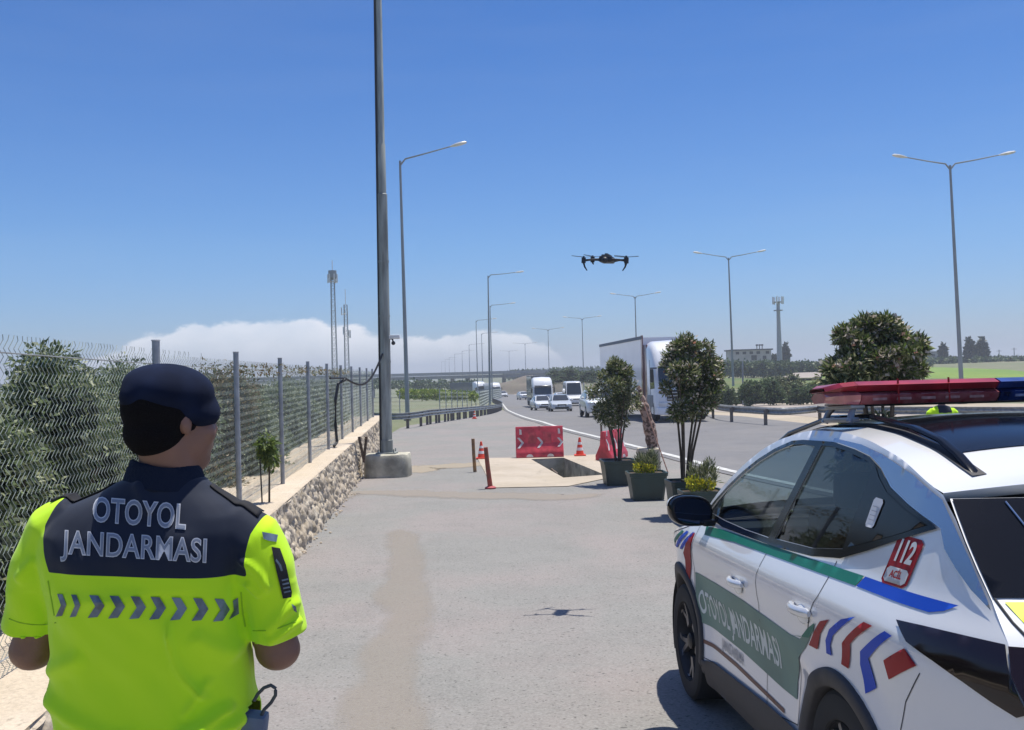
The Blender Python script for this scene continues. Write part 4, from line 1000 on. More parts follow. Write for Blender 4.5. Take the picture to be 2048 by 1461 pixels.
def truck(label, loc, heading, Lt=13.6, scale=1., big=True, boxm=None, name='semi_truck', boxh=3.0, cat='truck', group=None):
    """cab front faces -y; trailer behind"""
    t = thing(name, label, cat, loc, rotz=heading, group=group); t.scale = (scale,)*3
    # cab
    secs = [(0, 1.10, .42, 1.45), (.12, 1.20, .34, 1.75), (.30, 1.24, .34, 2.65), (.62, 1.24, .34, 3.25), (1.0, 1.24, .34, 3.62), (1.6, 1.24, .5, 3.78), (2.25, 1.22, .8, 3.80)]
    rings = []
    for y, hw, z0, z1 in secs:
        c = .16; r = [(hw, z0), (hw, z1-c*2.2), (hw-c*.5, z1-c*.7), (hw-c*1.6, z1), (0, z1+.05)]
        rings.append([Vector((x, y, z)) for x, z in r]+[Vector((-x, y, z)) for x, z in r[-2::-1]])
    mb = MB(); mb.loft(rings); mb.build('cab', M_cabw, t, ang=40)
    vs = []; 
    for y, z in ((.085, 1.66), (.16, 2.1), (.265, 2.58)):
        for u in (-1, -.5, 0, .5, 1): vs.append(Vector((u*1.08, y-.035-.05*(1-u*u)+.03*abs(u), z)))
    mb = MB(); mb.add(vs, [(r*5+k, r*5+k+1, r*5+k+6, r*5+k+5) for r in range(2) for k in range(4)]); mb.build('windscreen', M_glass, t)
    mb = MB(); mb.box((0, .12, 2.70), (2.1, .35, .10), bev=.03, M=Matrix.Rotation(.35, 3, 'X')); mb.build('sun_visor', M_glass, t)
    for s in (1, -1):
        mb = MB(); mb.box((s*1.20, 2.42, 2.2), (.06, .75, 2.9), bev=.02); mb.build('side_fairing', M_red if big else M_cabw, t)
        mb = MB(); mb.prism([(.30, 1.55), (1.25, 1.50), (1.25, 2.35), (.48, 2.40)], 'x', s*1.235, s*1.25); mb.build('side_window', M_glass, t, False)
        mb = MB(); mb.box((s*1.42, .05, 2.15), (.16, .14, .62), bev=.03); mb.box((s*1.32, .1, 2.5), (.3, .06, .06)); mb.build('mirror', M_blk, t)
        mb = MB(); mb.box((s*.92, .02, .82), (.42, .14, .22), bev=.04); mb.build('headlight', M_hl, t)
        mb = MB(); mb.box((s*1.2, 1.35, .95), (.14, 1.3, .55), bev=.04); mb.build('side_step', M_greyp, t)
        mb = MB(); mb.box((s*1.245, 1.28, 1.9), (.012, .02, 2.0)); mb.build('door_seam', M_blk, t, False)
        for yy in ((.95,) if True else ()):
            mb = MB(); mb.lathe([(.3, -.14), (.47, -.14), (.51, -.08), (.51, .1), (.47, .14), (.25, .14), (.2, .05), (.001, .05)], (s*1.10, yy, .51), 22, Matrix.Rotation(R(90*s), 3, 'Y')); mb.build('wheel', M_tyre, t)
    mb = MB(); mb.box((0, -.02, 1.22), (1.5, .1, .50), bev=.04)
    mb.build('grille', M_blk, t)
    for z in (1.05, 1.2, 1.35):
        mb = MB(); mb.box((0, -.075, z), (1.5, .03, .05), bev=.01); mb.build('grille_bar', M_rim, t)
    mb = MB(); mb.box((0, .03, .50), (2.4, .30, .34), bev=.07); mb.build('bumper', M_cabw, t)
    mb = MB(); mb.box((0, -.13, .48), (.55, .02, .12)); mb.build('number_plate', M_plate, t, False)
    # trailer
    y0 = 2.75; y1 = y0+Lt; zb = 1.12
    mb = MB(); mb.box((0, (y0+y1)/2, zb+boxh/2-.05), (2.5, Lt, boxh-.1)); mb.build('trailer_box', boxm or M_curtain, t, False)
    if big:
        for s in (1, -1):
            mb = MB(); mb.box((s*1.26, (y0+y1)/2, zb+boxh-.10), (.06, Lt, .16)); mb.build('roof_rail', mat('rail_blue', (.07, .09, .14), rough=.5), t, False)
            mb = MB(); mb.box((s*1.265, y0+.16, zb+boxh/2), (.05, .34, boxh+.02)); mb.build('front_post', M_red, t, False)
    mb = MB(); mb.box((0, (y0+y1)/2-.8, .95), (.9, Lt+2.2, .26)); mb.box((0, y0+.2, .8), (2.2, 1.2, .3)); mb.build('chassis', M_chas, t, False)
    for yy in (y0+.6, y1-3.6, y1-2.3, y1-1.0):
        for s in (1, -1):
            mb = MB(); mb.lathe([(.3, -.28), (.47, -.28), (.51, -.2), (.51, .1), (.47, .14), (.25, .14), (.2, .05), (.001, .05)], (s*1.08, yy, .51), 20, Matrix.Rotation(R(90*s), 3, 'Y')); mb.build('wheel', M_tyre, t)
    for s in (1, -1):
        mb = MB(); mb.box((s*1.2, y0+5.4, .85), (.06, 4.6, .45)); mb.build('side_guard', M_greyp, t, False)
    return t
# near semi: its front left corner at (1290..), rear at (1178, 700)
fc = D(1300, 852, 41.0); fr_ = Vector((fc.x, 41.0)); p1 = D(1178, 760, 57.5)
# the left flank of the truck is visible (its own right side); cab front looks at the camera and to the right
dirv = Vector((p1.x-D(1288, 760, 41.5).x, 57.5-41.5)); hd = math.atan2(-dirv.x, dirv.y)
hd = .0627; fl = Vector((6.62, 44.0)); cen = fl+Vector((math.cos(hd), math.sin(hd)))*1.25
truck('large white semi truck with curtain-sided trailer and dark red front post, behind potted shrubs', (cen.x, 44.0, gz(44.)+.04), hd, 13.6, 1., group=None)
q = ongr(1087, 816); truck('white-cabbed box truck driving behind the pale estate car, second largest vehicle', q, R(3.5), 8, .93, big=False, boxm=paint('box_grey', (.10, .12, .13), .5), name='box_truck', boxh=3.0)
q = D(965, 797, 222); q = (q.x, q.y, gz(q.y)+.08); truck('far white truck with a dark trailer, left one of the two under the overpass', q, R(28), 13, 1., big=False, boxm=paint('dark_tarp', (.06, .08, .10), .6), name='box_truck', boxh=2.6)
q = D(993, 797, 215); q = (q.x, q.y, gz(q.y)+.08); truck('far white truck, right one of the two distant ones, beside the second lamp pole', q, R(14), 8, .9, big=False, boxm=M_curtain, name='box_truck', boxh=2.7)

# ------------------------------------------------------------------ red plastic barriers, cones, posts
M_bred = mat('barrier_red', (.66, .060, .085), rough=.45, var=.3, vs=4, bump=.03); M_bw2 = mat('barrier_white', (.70, .66, .66), rough=.5, var=.2, vs=9)
def barrier(label, loc, rz, Wd=1.35, Hh=.88):
    t = thing('plastic_barrier', label, 'traffic barrier', loc, rotz=rz, group='red plastic water barriers')
    # new-jersey like profile in (y, z)
    pr = [(-.24, 0), (-.24, .13), (-.20, .20), (-.10, .42), (-.075, Hh-.05), (-.055, Hh), (.055, Hh), (.075, Hh-.05), (.10, .42), (.20, .20), (.24, .13), (.24, 0)]
    mb = MB(); xs = [-Wd/2, -Wd/2+.02, Wd/2-.02, Wd/2]; sc = [.93, 1, 1, .93]
    mb.loft([[Vector((x, y*s, z if z else 0)) for y, z in pr] for x, s in zip(xs, sc)]); mb.build('barrier_body', M_bred, t, ang=30)
    for sx2 in (-.22, .22):     # flat panels in a second red, standing for recesses
        for s in (-1,):
            mb = MB(); mb.add([(sx2-.13, s*.112, .40), (sx2+.13, s*.112, .40), (sx2+.11, s*.088, .72), (sx2-.11, s*.088, .72)], [(0, 1, 2, 3)])
            mb.build('panel_recess', mat('barrier_red_panel', (.62, .08, .10), rough=.5, var=.3, vs=7), t, False)
    mb = MB(); mb.box((0, 0, Hh-.10), (.03, .16, .22)); mb.build('filler_lug', M_bred, t)
    def arrow(cx, cz, w, h, flip=1):
        th = .07; q = [(-w/2, h/2), (-w/2+th, h/2), (w/2, 0), (-w/2+th, -h/2), (-w/2, -h/2), (w/2-th*1.1, 0)]
        def yy(z): return -(np.interp(z, [.13, .20, .42, Hh-.05], [.24, .20, .10, .075]))-.006
        mb = MB(); mb.add([(cx+u*flip, yy(cz+v), cz+v) for u, v in q], [(0, 1, 5), (1, 2, 5), (2, 3, 5), (3, 4, 5)]); mb.build('white_arrow', M_bw2, t, False)
    arrow(-.55, .42, .20, .30); arrow(.02, .42, .20, .30); arrow(.60, .42, .18, .26, 1)
    for cx in (-.55, .57):
        mb = MB(); mb.prism([(cx-.03, .66), (cx+.04, .66), (cx+.03, .80), (cx-.03, .82)], 'y', -.088, -.083); mb.build('white_mark', M_bw2, t, False)
    for cx in (-.30, .30):
        mb = MB(); a = [(cx+.10*math.cos(k), .015+.085*math.sin(k)) for k in np.linspace(0, math.pi, 10)]
        mb.prism(a, 'y', -.246, -.236); mb.build('fork_slot', M_bw2, t, False)
    return t
p = G(1080, 916); barrier('red plastic road barrier with white arrows, standing square on the far edge of the slab', (p.x, p.y+.25, gz(p.y)+.01), R(2), 95/FPX*p.y, .90*p.y/28.)
p = G(1222, 919); barrier('red plastic road barrier seen end-on behind the left planter pot', (p.x+.05, p.y+.2, gz(p.y)+.01), R(62), 1.25, .78)
M_cone = mat('cone_orange', (.80, .07, .03), rough=.5, var=.15, vs=6); M_ref = mat('reflective_white', (.80, .80, .80), rough=.4, var=.08)
def cone(label, loc, h, name='traffic_cone', group='orange traffic cones'):
    t = thing(name, label, 'traffic cone', loc, group=group); r = h*.22
    mb = MB(); mb.box((0, 0, .02*h/.5), (h*.62, h*.62, .04*h/.5), bev=.008); mb.build('cone_base', M_cone, t)
    mb = MB(); mb.lathe([(r*1.12, .03*h), (r, .10*h), (r*.24, h), (r*.16, h*1.01), (.001, h*1.01)], (0, 0, 0), 20); mb.build('cone_body', M_cone, t)
    for a, b in ((.30, .46), (.62, .76)):
        ra = r-(r*.76)*((a*h-.10*h)/(.9*h)); rb = r-(r*.76)*((b*h-.10*h)/(.9*h)); mb = MB(); mb.lathe([(ra+.003, a*h), (rb+.003, b*h)], (0, 0, 0), 20); mb.build('reflective_band', M_ref, t)
    return t
def gp(px, py): p = G(px, py); return (p.x, p.y, p.z)
cone('orange cone with white bands on the slab corner, between the two marker posts', gp(963, 918), .50)
cone('orange cone with white bands right of the arrowed red barrier', gp(1160, 912), .53)
cone('small far orange cone standing at the curved guardrail', gp(949, 838), .5)
t = thing('marker_post', 'thin mustard-brown marker post leaning at the slab corner, beside the cone', 'bollard', gp(950, 944), group='marker posts at the slab')
H = 66/FPX*G(950, 944).y
mb = MB(); mb.tube([(0, 0, 0), (-.02, 0, H*.5), (-.03, 0, H)], [.045, .042, .042], 12); mb.build('post_body', mat('mustard_rust', (.38, .20, .07), rough=.8, var=.5, vs=7, col2=(.14, .09, .06)), t)
t = thing('marker_post', 'red flexible marker post with round foot, leaning left at the near slab corner', 'bollard', gp(981, 977), group='marker posts at the slab')
H = 82/FPX*G(981, 977).y
mb = MB(); mb.tube([(0, 0, 0), (-.045, 0, H*.5), (-.08, 0, H)], [.055, .05, .045], 14); mb.build('post_body', mat('faded_red', (.42, .08, .05), rough=.7, var=.5, vs=8, col2=(.20, .08, .05)), t)
mb = MB(); mb.lathe([(.12, 0), (.12, .02), (.06, .05)], (0, 0, 0), 18, cap=True); mb.build('post_foot', mat('foot_red', (.45, .07, .08), rough=.6), t)
t = thing('wooden_stake', 'thin grey stake sticking up behind the end-on red barrier', 'stake', gp(1204, 912)); mb = MB(); mb.tube([(0, 0, 0), (0, 0, .90)], [.035, .03], 8); mb.build('stake_body', mat('grey_wood', (.20, .16, .12), rough=.9), t)

# concrete block with mottled wrapped pole and striped rod
pb = G(1300, 948); t = thing('concrete_block', 'cream concrete block standing behind the yellow-flowered planter', 'concrete block', (pb.x, pb.y, pb.z))
mb = MB(); mb.box((0, .2, .28), (.52, .5, .60), bev=.03, taper=.94); mb.build('block_body', mat('cream_concrete', (.55, .48, .37), rough=.9, var=.2, vs=3, bump=.3), t)
yw = pb.y+.2
M_mott = mat('mottled_cloth', (.34, .24, .20), rough=.9, var=.5, vs=14, col2=(.10, .06, .045), bump=.8, bs=25, contrast=(.46, .54))
pts = [D(1305, 895, yw), D(1302, 868, yw), D(1295, 840, yw), D(1286, 812, yw), D(1279, 790, yw), D(1276, 772, yw)]
t = thing('wrapped_barrier_arm', 'barrier arm wrapped in mottled brown net, standing on the cream block behind the left shrub', 'barrier arm', pts[0])
mb = MB(pts[0]); rr = [.13, .15, .12, .13, .09, .04]; P_ = []
for i in range(len(pts)-1):
    for k in range(6): P_.append((pts[i].lerp(pts[i+1], k/6), rr[i]+(rr[i+1]-rr[i])*k/6))
P_.append((pts[-1], rr[-1])); vs = []
mb.tube([p for p, r in P_], [r*(1+.35*noise.noise(Vector((0, 0, p.z*6)))) for p, r in P_], 14); o = mb.build('net_wrap', M_mott, t)
for v in o.data.vertices: v.co += Vector((noise.noise(v.co*9), noise.noise(v.co*9+Vector((7, 0, 0))), 0))*.03
a = D(1285, 800, yw-.3); b = D(1336, 946, yw-.6)
mb = MB(); mb.tube([a, b], .014, 8)
o = mb.build('striped_rod', mat('striped_rod', (.55, .30, .22), rough=.7, var=.5, vs=30, col2=(.20, .12, .09))); tag(o, 'thin striped rod leaning from the wrapped arm down to the planters', 'rod')

# ------------------------------------------------------------------ planters and shrubs
M_pot = mat('dark_green_pot', (.022, .050, .045), rough=.45, var=.25, vs=3); M_potsoil = mat('pot_soil', (.09, .065, .045), rough=1., bump=.8)
def square_pot(label, loc, w, d, h, rz=0, taper=.82, group='dark green plastic planters'):
    t = thing('planter_pot', label, 'plant pot', loc, rotz=rz, group=group)
    def ring(sx2, sy2, z, c=.04): 
        a, b = sx2/2, sy2/2; return [Vector(p+(z,)) for p in ((a-c, -b), (a, -b+c), (a, b-c), (a-c, b), (-a+c, b), (-a, b-c), (-a, -b+c), (-a+c, -b))]
    mb = MB(); mb.loft([ring(w*taper, d*taper, 0), ring(w*taper*1.01, d*taper*1.01, .04), ring(w*.96, d*.96, h*.86), ring(w*1.0, d*1.0, h*.87), ring(w*1.02, d*1.02, h), ring(w*.94, d*.94, h), ring(w*.90, d*.90, h*.9)], cap=True)
    mb.build('pot_wall', M_pot, t, ang=25)
    mb = MB(); mb.box((0, 0, h*.90), (w*.9, d*.9, .04)); mb.build('pot_soil', M_potsoil, t, False)
    return t
def oleander(label, x, y, z0, cx_off, zc, rx, rz_, stems, seed, n=5200, flowers=650, zlow=None, group='potted flowering oleander shrubs'):
    t = thing('oleander_shrub', label, 'shrub', (x, y, z0), group=group); r = random.Random(seed); cl = []
    ez = rz_
    for k in range(40):
        a = r.uniform(0, 6.28); v = r.uniform(-1, 1); q = math.sqrt(max(0, 1-v*v))*r.uniform(.25, .88)
        cl.append(((cx_off+math.cos(a)*q*rx, math.sin(a)*q*rx*.9, zc+v*ez*.74), (rx*r.uniform(.10, .30), rx*r.uniform(.10, .30), ez*r.uniform(.08, .22))))
    leaves('foliage', cl, int(n*1.35), .085, L_ole, t, aspect=.26, seed=seed, shell=.35, droop=-.25)
    fcl = [(c, tuple(q*1.12 for q in rr)) for c, rr in cl if c[2] > zc-ez*.55]
    leaves('blossom', fcl, int(flowers*2.0), .050, L_flow, t, aspect=.9, seed=seed+1, shell=.9, droop=0)
    leaves('foliage_tips', fcl, int(flowers*1.8)+300, .075, L_yg, t, aspect=.25, seed=seed+2, shell=.92, droop=-.5)
    pass
    for k in range(stems):
        mb = MB(); a = 6.28*k/stems+r.uniform(-.3, .3); b0 = .05; m_ = zc-ez*.75
        mb.tube([(b0*math.cos(a), b0*math.sin(a), 0), (.10*math.cos(a)+cx_off*.4, .08*math.sin(a), m_*.5), (.20*math.cos(a)+cx_off, .15*math.sin(a), m_+.1), (.32*math.cos(a)+cx_off, .25*math.sin(a), zc)], [.022, .020, .017, .008], 7); mb.build('stem', M_bark, t)
    return t
def potz(px, py): p = G(px, py); return p
# left shrub
p = potz(1240, 971); p.y += .25; k = p.y/FPX; zc_top = D(1230, 712, p.y).z; zc_bot = D(1230, 872, p.y).z
square_pot('dark green square pot of the left oleander, on the slab corner', (p.x, p.y, gz(p.y)), 66*k, 66*k, .52, R(4))
z0 = gz(p.y)+.46; oleander('left potted oleander with fewer blossoms, in front of the semi trailer', p.x, p.y, z0, (1229-1240)*k+.10, (zc_top+zc_bot)/2-z0, 56*k, (zc_top-zc_bot)/2, 5, 11, n=6500, flowers=260)
# middle wide planter with yellow flowers
p = potz(1298, 1001); p.y += .25; k = p.y/FPX
square_pot('wide dark green trough planter with yellow flowers, between the two potted oleanders', (p.x, p.y, gz(p.y)), 76*k, 60*k, .50, R(3), .80)
def yellow_plant(label, x, y, z, w, h, seed):
    t = thing('flowering_plant', label, 'flowering plant', (x, y, z), group='yellow-flowered plants in planters')
    leaves('foliage', [((w*.1, 0, h*.45), (w*.40, w*.35, h*.42), 1), ((w*.25, 0, h*.62), (w*.18, w*.18, h*.45), .5), ((-w*.2, 0, h*.5), (w*.2, w*.2, h*.4), .4)], 1100, .09, L_ole, t, aspect=.16, seed=seed, droop=-1.6)
    leaves('blossom', [((-w*.22, -w*.15, h*.35), (w*.24, w*.2, h*.24), 1), ((w*.15, -w*.2, h*.30), (w*.22, w*.2, h*.2), .7)], 650, .035, L_yel, t, aspect=.9, seed=seed+1, droop=-.5)
    return t
yellow_plant('spiky yellow-flowered plant in the wide trough planter', p.x-.02, p.y, gz(p.y)+.44, .48, .42, 3)
# right shrub
p = potz(1378, 1034); p.y += .25; k = p.y/FPX; zt_ = D(1385, 664, p.y).z; zb_ = D(1385, 868, p.y).z
square_pot('dark green pot of the right oleander, half hidden by the car mirror', (p.x, p.y, gz(p.y)), 70*k, 66*k, .56, R(5))
z0 = gz(p.y)+.5; oleander('right potted oleander with pale blossoms, tallest crown right of the semi truck cab', p.x, p.y, z0, (1383-1380)*k+.07, (zt_+zb_)/2-z0, 72*k, (zt_-zb_)/2, 6, 14, n=8500, flowers=1100)
p = potz(1412, 1052); p.y += .3; k = p.y/FPX
square_pot('dark green planter with yellow flowers behind the car mirror, nearest planter', (p.x, p.y, gz(p.y)), 84*k, 64*k, .50, R(3), .80)
yellow_plant('spiky plant with yellow flowers in the planter right behind the car mirror', p.x, p.y, gz(p.y)+.44, .50, .48, 7)
# third shrub behind the patrol car
yy = 10.9; T = D(1745, 622, yy); Bt = D(1745, 800, yy); k = yy/FPX
square_pot('dark green pot of the third oleander, hidden behind the patrol car', (T.x+.1, yy, gz(yy)), .5, .5, .5)
z0 = gz(yy)+.44; oleander('third oleander, large bushy one with white and orange blossoms behind the light bar', T.x+.1, yy, z0, -.08, (T.z+D(1745, 800, yy).z)/2-z0, 97*k, (T.z-D(1745, 800, yy).z)/2, 6, 17, n=10000, flowers=1100)
c0 = D(1700, 745, yy)
bush(D(1745, 900, yy).x+.1, yy+.15, gz(yy)+.7, .95, .95, 'lower leafy shoots of the third oleander, showing below the light bar', name='oleander_shoots', cat='shrub', n=2600, size=.11, leaf=L_ole, seed=91, asp=.25, trunk=False)
bush(D(1685, 900, yy).x, yy-.1, D(1685, 800, yy).z, .62, .42, 'low white-flecked sprig left of the third oleander, above the light bar end', name='oleander_sprig', cat='shrub', n=900, size=.10, leaf=L_ole, seed=92, asp=.25, trunk=False, core=False)
# ------------------------------------------------------------------ drone
dy = 9.15; dc = D(1214, 520, dy)
M_dr = mat('drone_dark', (.018, .022, .032), rough=.5); M_dg = mat('drone_grey', (.05, .06, .075), rough=.45)
t = thing('drone', 'dark grey folding quadcopter drone hovering in the sky above the motorway', 'drone', dc, rotz=R(-12), rot=(R(2), R(3.5), R(-14)))
mb = MB(); mb.box((0, 0, 0), (.125, .24, .060), bev=.018); mb.box((.0, -.02, .03), (.085, .16, .03), bev=.010); mb.build('drone_body', M_dr, t)
mb = MB(); mb.box((.0, .0, .052), (.03, .12, .012), bev=.004); mb.build('battery', M_dg, t)
mb = MB(); mb.ell((0, -.135, -.012), (.032, .03, .030), 12, 8); mb.build('gimbal_camera', M_dr, t)
for sx2, sy2 in ((1, 1), (1, -1), (-1, 1), (-1, -1)):
    e = Vector((sx2*(.205 if sy2 < 0 else .165), sy2*(.15 if sy2 > 0 else .13), -.018 if sy2 < 0 else .010))
    s = Vector((sx2*.05, sy2*.09, -.005)); mb = MB(); mb.tube([s, s.lerp(e, .5)+Vector((0, 0, .004)), e], [.014, .010, .011], 8)
    o = mb.build('rotor_arm', M_dr, t)
    mb = MB(); mb.tube([e-Vector((0, 0, .025)), e+Vector((0, 0, .028))], .021, 12); mb.build('motor', M_dr, o)
    mb = MB()
    lg = 1. if sy2 < 0 else .35; mb.tube([e-Vector((0, 0, .02)), e+Vector((-sx2*.012*lg, 0, -.02-.04*lg)), e+Vector((-sx2*.035*lg, 0, -.02-.075*lg))], [.010, .008, .005], 8); mb.build('landing_leg', M_dr, o)
    hub = e+Vector((0, 0, .034)); an = {(1, 1): .25, (1, -1): -.12, (-1, 1): .9, (-1, -1): .35}[(sx2, sy2)]
    mb = MB(); vs = []; bl = .118
    for s2 in (1, -1):
        d = Vector((math.cos(an), math.sin(an), .0))*s2; nn = Vector((-d.y, d.x, 0)); P_ = []
        for k, (u, w, z) in enumerate([(0, .006, 0), (.25, .013, .002), (.6, .011, .005), (1, .004, .009)]):
            c = hub+d*bl*u; P_.append([c+nn*w+Vector((0, 0, z+.0012)), c+nn*w+Vector((0, 0, z-.0012)), c-nn*w*.6+Vector((0, 0, z-.0035)), c-nn*w*.6+Vector((0, 0, z-.001))])
        mb.loft(P_)
    mb.tube([hub-Vector((0, 0, .004)), hub+Vector((0, 0, .008))], .009, 8); mb.build('propeller', M_dr, o)

# ------------------------------------------------------------------ patrol car (car frame: x forward, y left, z up)
CAR = thing('patrol_car', 'white patrol SUV with green, blue and red livery and a roof light bar', 'patrol car', (2.03, 4.62, .11), rot=(0, R(3.4), R(93.3)))
M_cw = mat('patrol_white', (.74, .745, .76), rough=.28, var=.02, vs=1, coat=1., spec=.5)
M_clad = mat('cladding_grey', (.045, .042, .045), rough=.65, var=.1, vs=30); M_gb = mat('gloss_black', (.006, .007, .011), rough=.12, spec=.22, coat=0.)
M_chr = mat('satin_silver', (.30, .38, .50), rough=.22, metal=.75, var=.05); M_chrome = mat('chrome', (.75, .77, .80), rough=.12, metal=1., var=.02)
M_green = mat('livery_green', (.010, .16, .115), rough=.5, var=.05, spec=.3); M_gpale = mat('livery_pale_green', (.18, .29, .235), rough=.5, var=.15, vs=2, spec=.3)
M_blue = mat('livery_blue', (.008, .065, .48), rough=.5, var=.05, spec=.25); M_redl = mat('livery_red', (.34, .008, .015), rough=.5, var=.08, spec=.25)
M_ywl = mat('reflective_yellow', (.75, .85, .02), rough=.45, var=.08); M_brown = mat('livery_brown', (.17, .075, .055), rough=.5)
M_tlamp = mat('smoked_lamp', (.012, .006, .008), rough=.10, coat=.25, spec=.3); M_seam = mat('door_gap', (.05, .05, .055), rough=.8)
G_clear = glassmat('car_glass_clear', (.50, .58, .60)); G_tint = glassmat('car_glass_tinted', (.16, .19, .20))
ZE = [(-2.2, 1.40), (-1.95, 1.435), (-1.75, 1.44), (-1.62, 1.45), (-1.3, 1.555), (-1.0, 1.615), (-.7, 1.648), (-.3, 1.655), (.03, 1.612), (.25, 1.56), (.46, 1.49), (.70, 1.39), (.88, 1.295), (1.02, 1.195), (1.12, 1.125), (1.2, 1.085), (1.5, 1.04), (1.8, .98), (2.0, .90), (2.08, .84), (2.13, .74)]
ZX = [a for a, b in ZE]; ZZ = [b for a, b in ZE]
def smooth_tab(xs, ys, sg, st=.005):
    g = np.arange(min(xs)-.3, max(xs)+.3, st); v = np.interp(g, xs, ys); k = np.exp(-.5*(np.arange(-3*sg, 3*sg+st, st)/sg)**2); k /= k.sum(); h = len(k)//2
    return g, np.convolve(np.pad(v, h, mode='edge'), k, 'valid')[:len(g)]
ZEG = smooth_tab(ZX, ZZ, .05)
def ze(x): return float(np.interp(x, *ZEG))
PZ = [.2, .30, .42, .56, .66, .80, .92, .975, 1.01, 1.14, 1.3, 1.45, 1.6, 1.7]; PY = [.875, .90, .892, .885, .890, .905, .926, .930, .922, .848, .802, .757, .712, .66]
PG = smooth_tab(PZ, PY, .018)
def side(x, z):
    y = float(np.interp(z, *PG))
    if x > 1.15: y -= .16*((x-1.15)/.97)**2.2*(1.0 if z < 1 else 1.0)
    if x < -1.5: y -= .095*((-1.5-x)/.6)**1.6
    for ax, zc, rr in ((-1.10, .33, .42), (1.36, .36, .46)):      # flares over the wheels
        d = math.hypot(x-ax, z-zc); y += .025*math.exp(-((d-rr)/.09)**2)*(1 if z > .3 else .4)
    # the sharp diagonal creases across the doors
    if -.95 < x < .98 and .55 < z < 1.0:
        u = (x-.0)/.95; cz = .80-.11*abs(u); y += .010*math.exp(-((z-cz)/.045)**2)
    return y
def SL(off=0., s=1): return lambda x, z: Vector((x, s*(side(x, z)+off), z))
XR = [(1.50, -1.62), (1.45, -1.64), (1.30, -1.79), (1.17, -1.925), (1.07, -2.04), (.92, -2.14), (.75, -2.18), (.55, -2.19), (.28, -2.12)]
def xrear(z, y=.7): return float(np.interp(z, [a for a, b in XR][::-1], [b for a, b in XR][::-1]))
def rear(y, z, off=0.): w = max(0, 1-(y/.80)**2); return Vector((xrear(z)-(.10+.04*(z < 1.1))*w-off, y, z))
def roofz(x, y):
    ye = side(x, ze(x)); u = min(1, abs(y)/ye); cr = float(np.interp(x, [-2, -1.5, .2, 1.05, 1.3, 2.1], [.05, .075, .045, .05, .05, .04])); return ze(x)+cr*(1-u**2.4)
def roofpt(off=0.): return lambda x, v: Vector((x, v*side(x, ze(x)), roofz(x, v*side(x, ze(x)))+off))
AX_F, AX_R, WR = 1.36, -1.10, .350
def circ(cx, cz, r, a0=0, a1=360, n=40): return [(cx+r*math.cos(R(a0+(a1-a0)*k/n)), cz+r*math.sin(R(a0+(a1-a0)*k/n))) for k in range(n+1)]
# side outline
top = [(x, ze(x)) for x in np.linspace(-1.62, 2.08, 60)]
backl = [(xrear(z), z) for z in (.30, .45, .55, .65, .75, .85, .92, 1.0, 1.07, 1.12, 1.17, 1.24, 1.30, 1.38)]
def archcut(ax, r, cz=.355): return [(ax+r*math.cos(R(a)), cz+r*math.sin(R(a))) for a in np.linspace(188, -8, 34)]
RIF, RIR = .405, .385
zs = .27
bottom = [(2.05, .30), (2.10, .5), (2.12, .70)][::-1]
outer = backl+[(-1.62, 1.45)]+top[1:]+[(2.13, .74)]+[(2.10, .5), (2.04, .27)]
outer += archcut(AX_F, RIF, .37)[::-1]+archcut(AX_R, RIR, .33)[::-1]+[(-2.10, .27)]
# glass openings
def off_poly(P, d):
    n = len(P); o = []; area = sum(P[i][0]*P[(i+1) % n][1]-P[(i+1) % n][0]*P[i][1] for i in range(n)); s = 1 if area > 0 else -1
    for i in range(n):
        a = Vector(P[i-1]); b = Vector(P[i]); c = Vector(P[(i+1) % n]); u = (b-a).normalized(); v = (c-b).normalized(); n1 = Vector((u.y, -u.x))*s; n2 = Vector((v.y, -v.x))*s; m_ = (n1+n2); m_ = m_/max(.5, m_.length_squared/2) if m_.length > .1 else n1; o.append(tuple(b+m_*d*1.0))
    return o
W1 = [(.93, 1.185), (.60, 1.165), (.2, 1.155), (-.16, 1.155), (-.47, 1.585), (-.30, 1.592), (-.18, 1.588), (.03, 1.55), (.25, 1.493), (.46, 1.42), (.66, 1.335), (.82, 1.255)]
W2 = [(-.25, 1.160), (-.70, 1.172), (-1.0, 1.205), (-1.04, 1.33), (-1.10, 1.528), (-.98, 1.548), (-.80, 1.575), (-.66, 1.588), (-.545, 1.590)]
W3 = [(-1.045, 1.222), (-1.14, 1.243), (-1.4, 1.305), (-1.585, 1.352), (-1.42, 1.385), (-1.26, 1.432), (-1.17, 1.480), (-1.125, 1.515), (-1.075, 1.33)]
DLO = [(1.02, 1.165), (.6, 1.130), (.2, 1.128), (-.3, 1.128), (-.72, 1.142), (-1.0, 1.170), (-1.2, 1.222), (-1.42, 1.285), (-1.64, 1.345), (-1.60, 1.362), (-1.43, 1.405), (-1.28, 1.450), (-1.17, 1.513), (-1.05, 1.555), (-.90, 1.580), (-.66, 1.607), (-.30, 1.612), (-.16, 1.606), (.05, 1.566), (.27, 1.508), (.48, 1.435), (.68, 1.350), (.86, 1.258)]
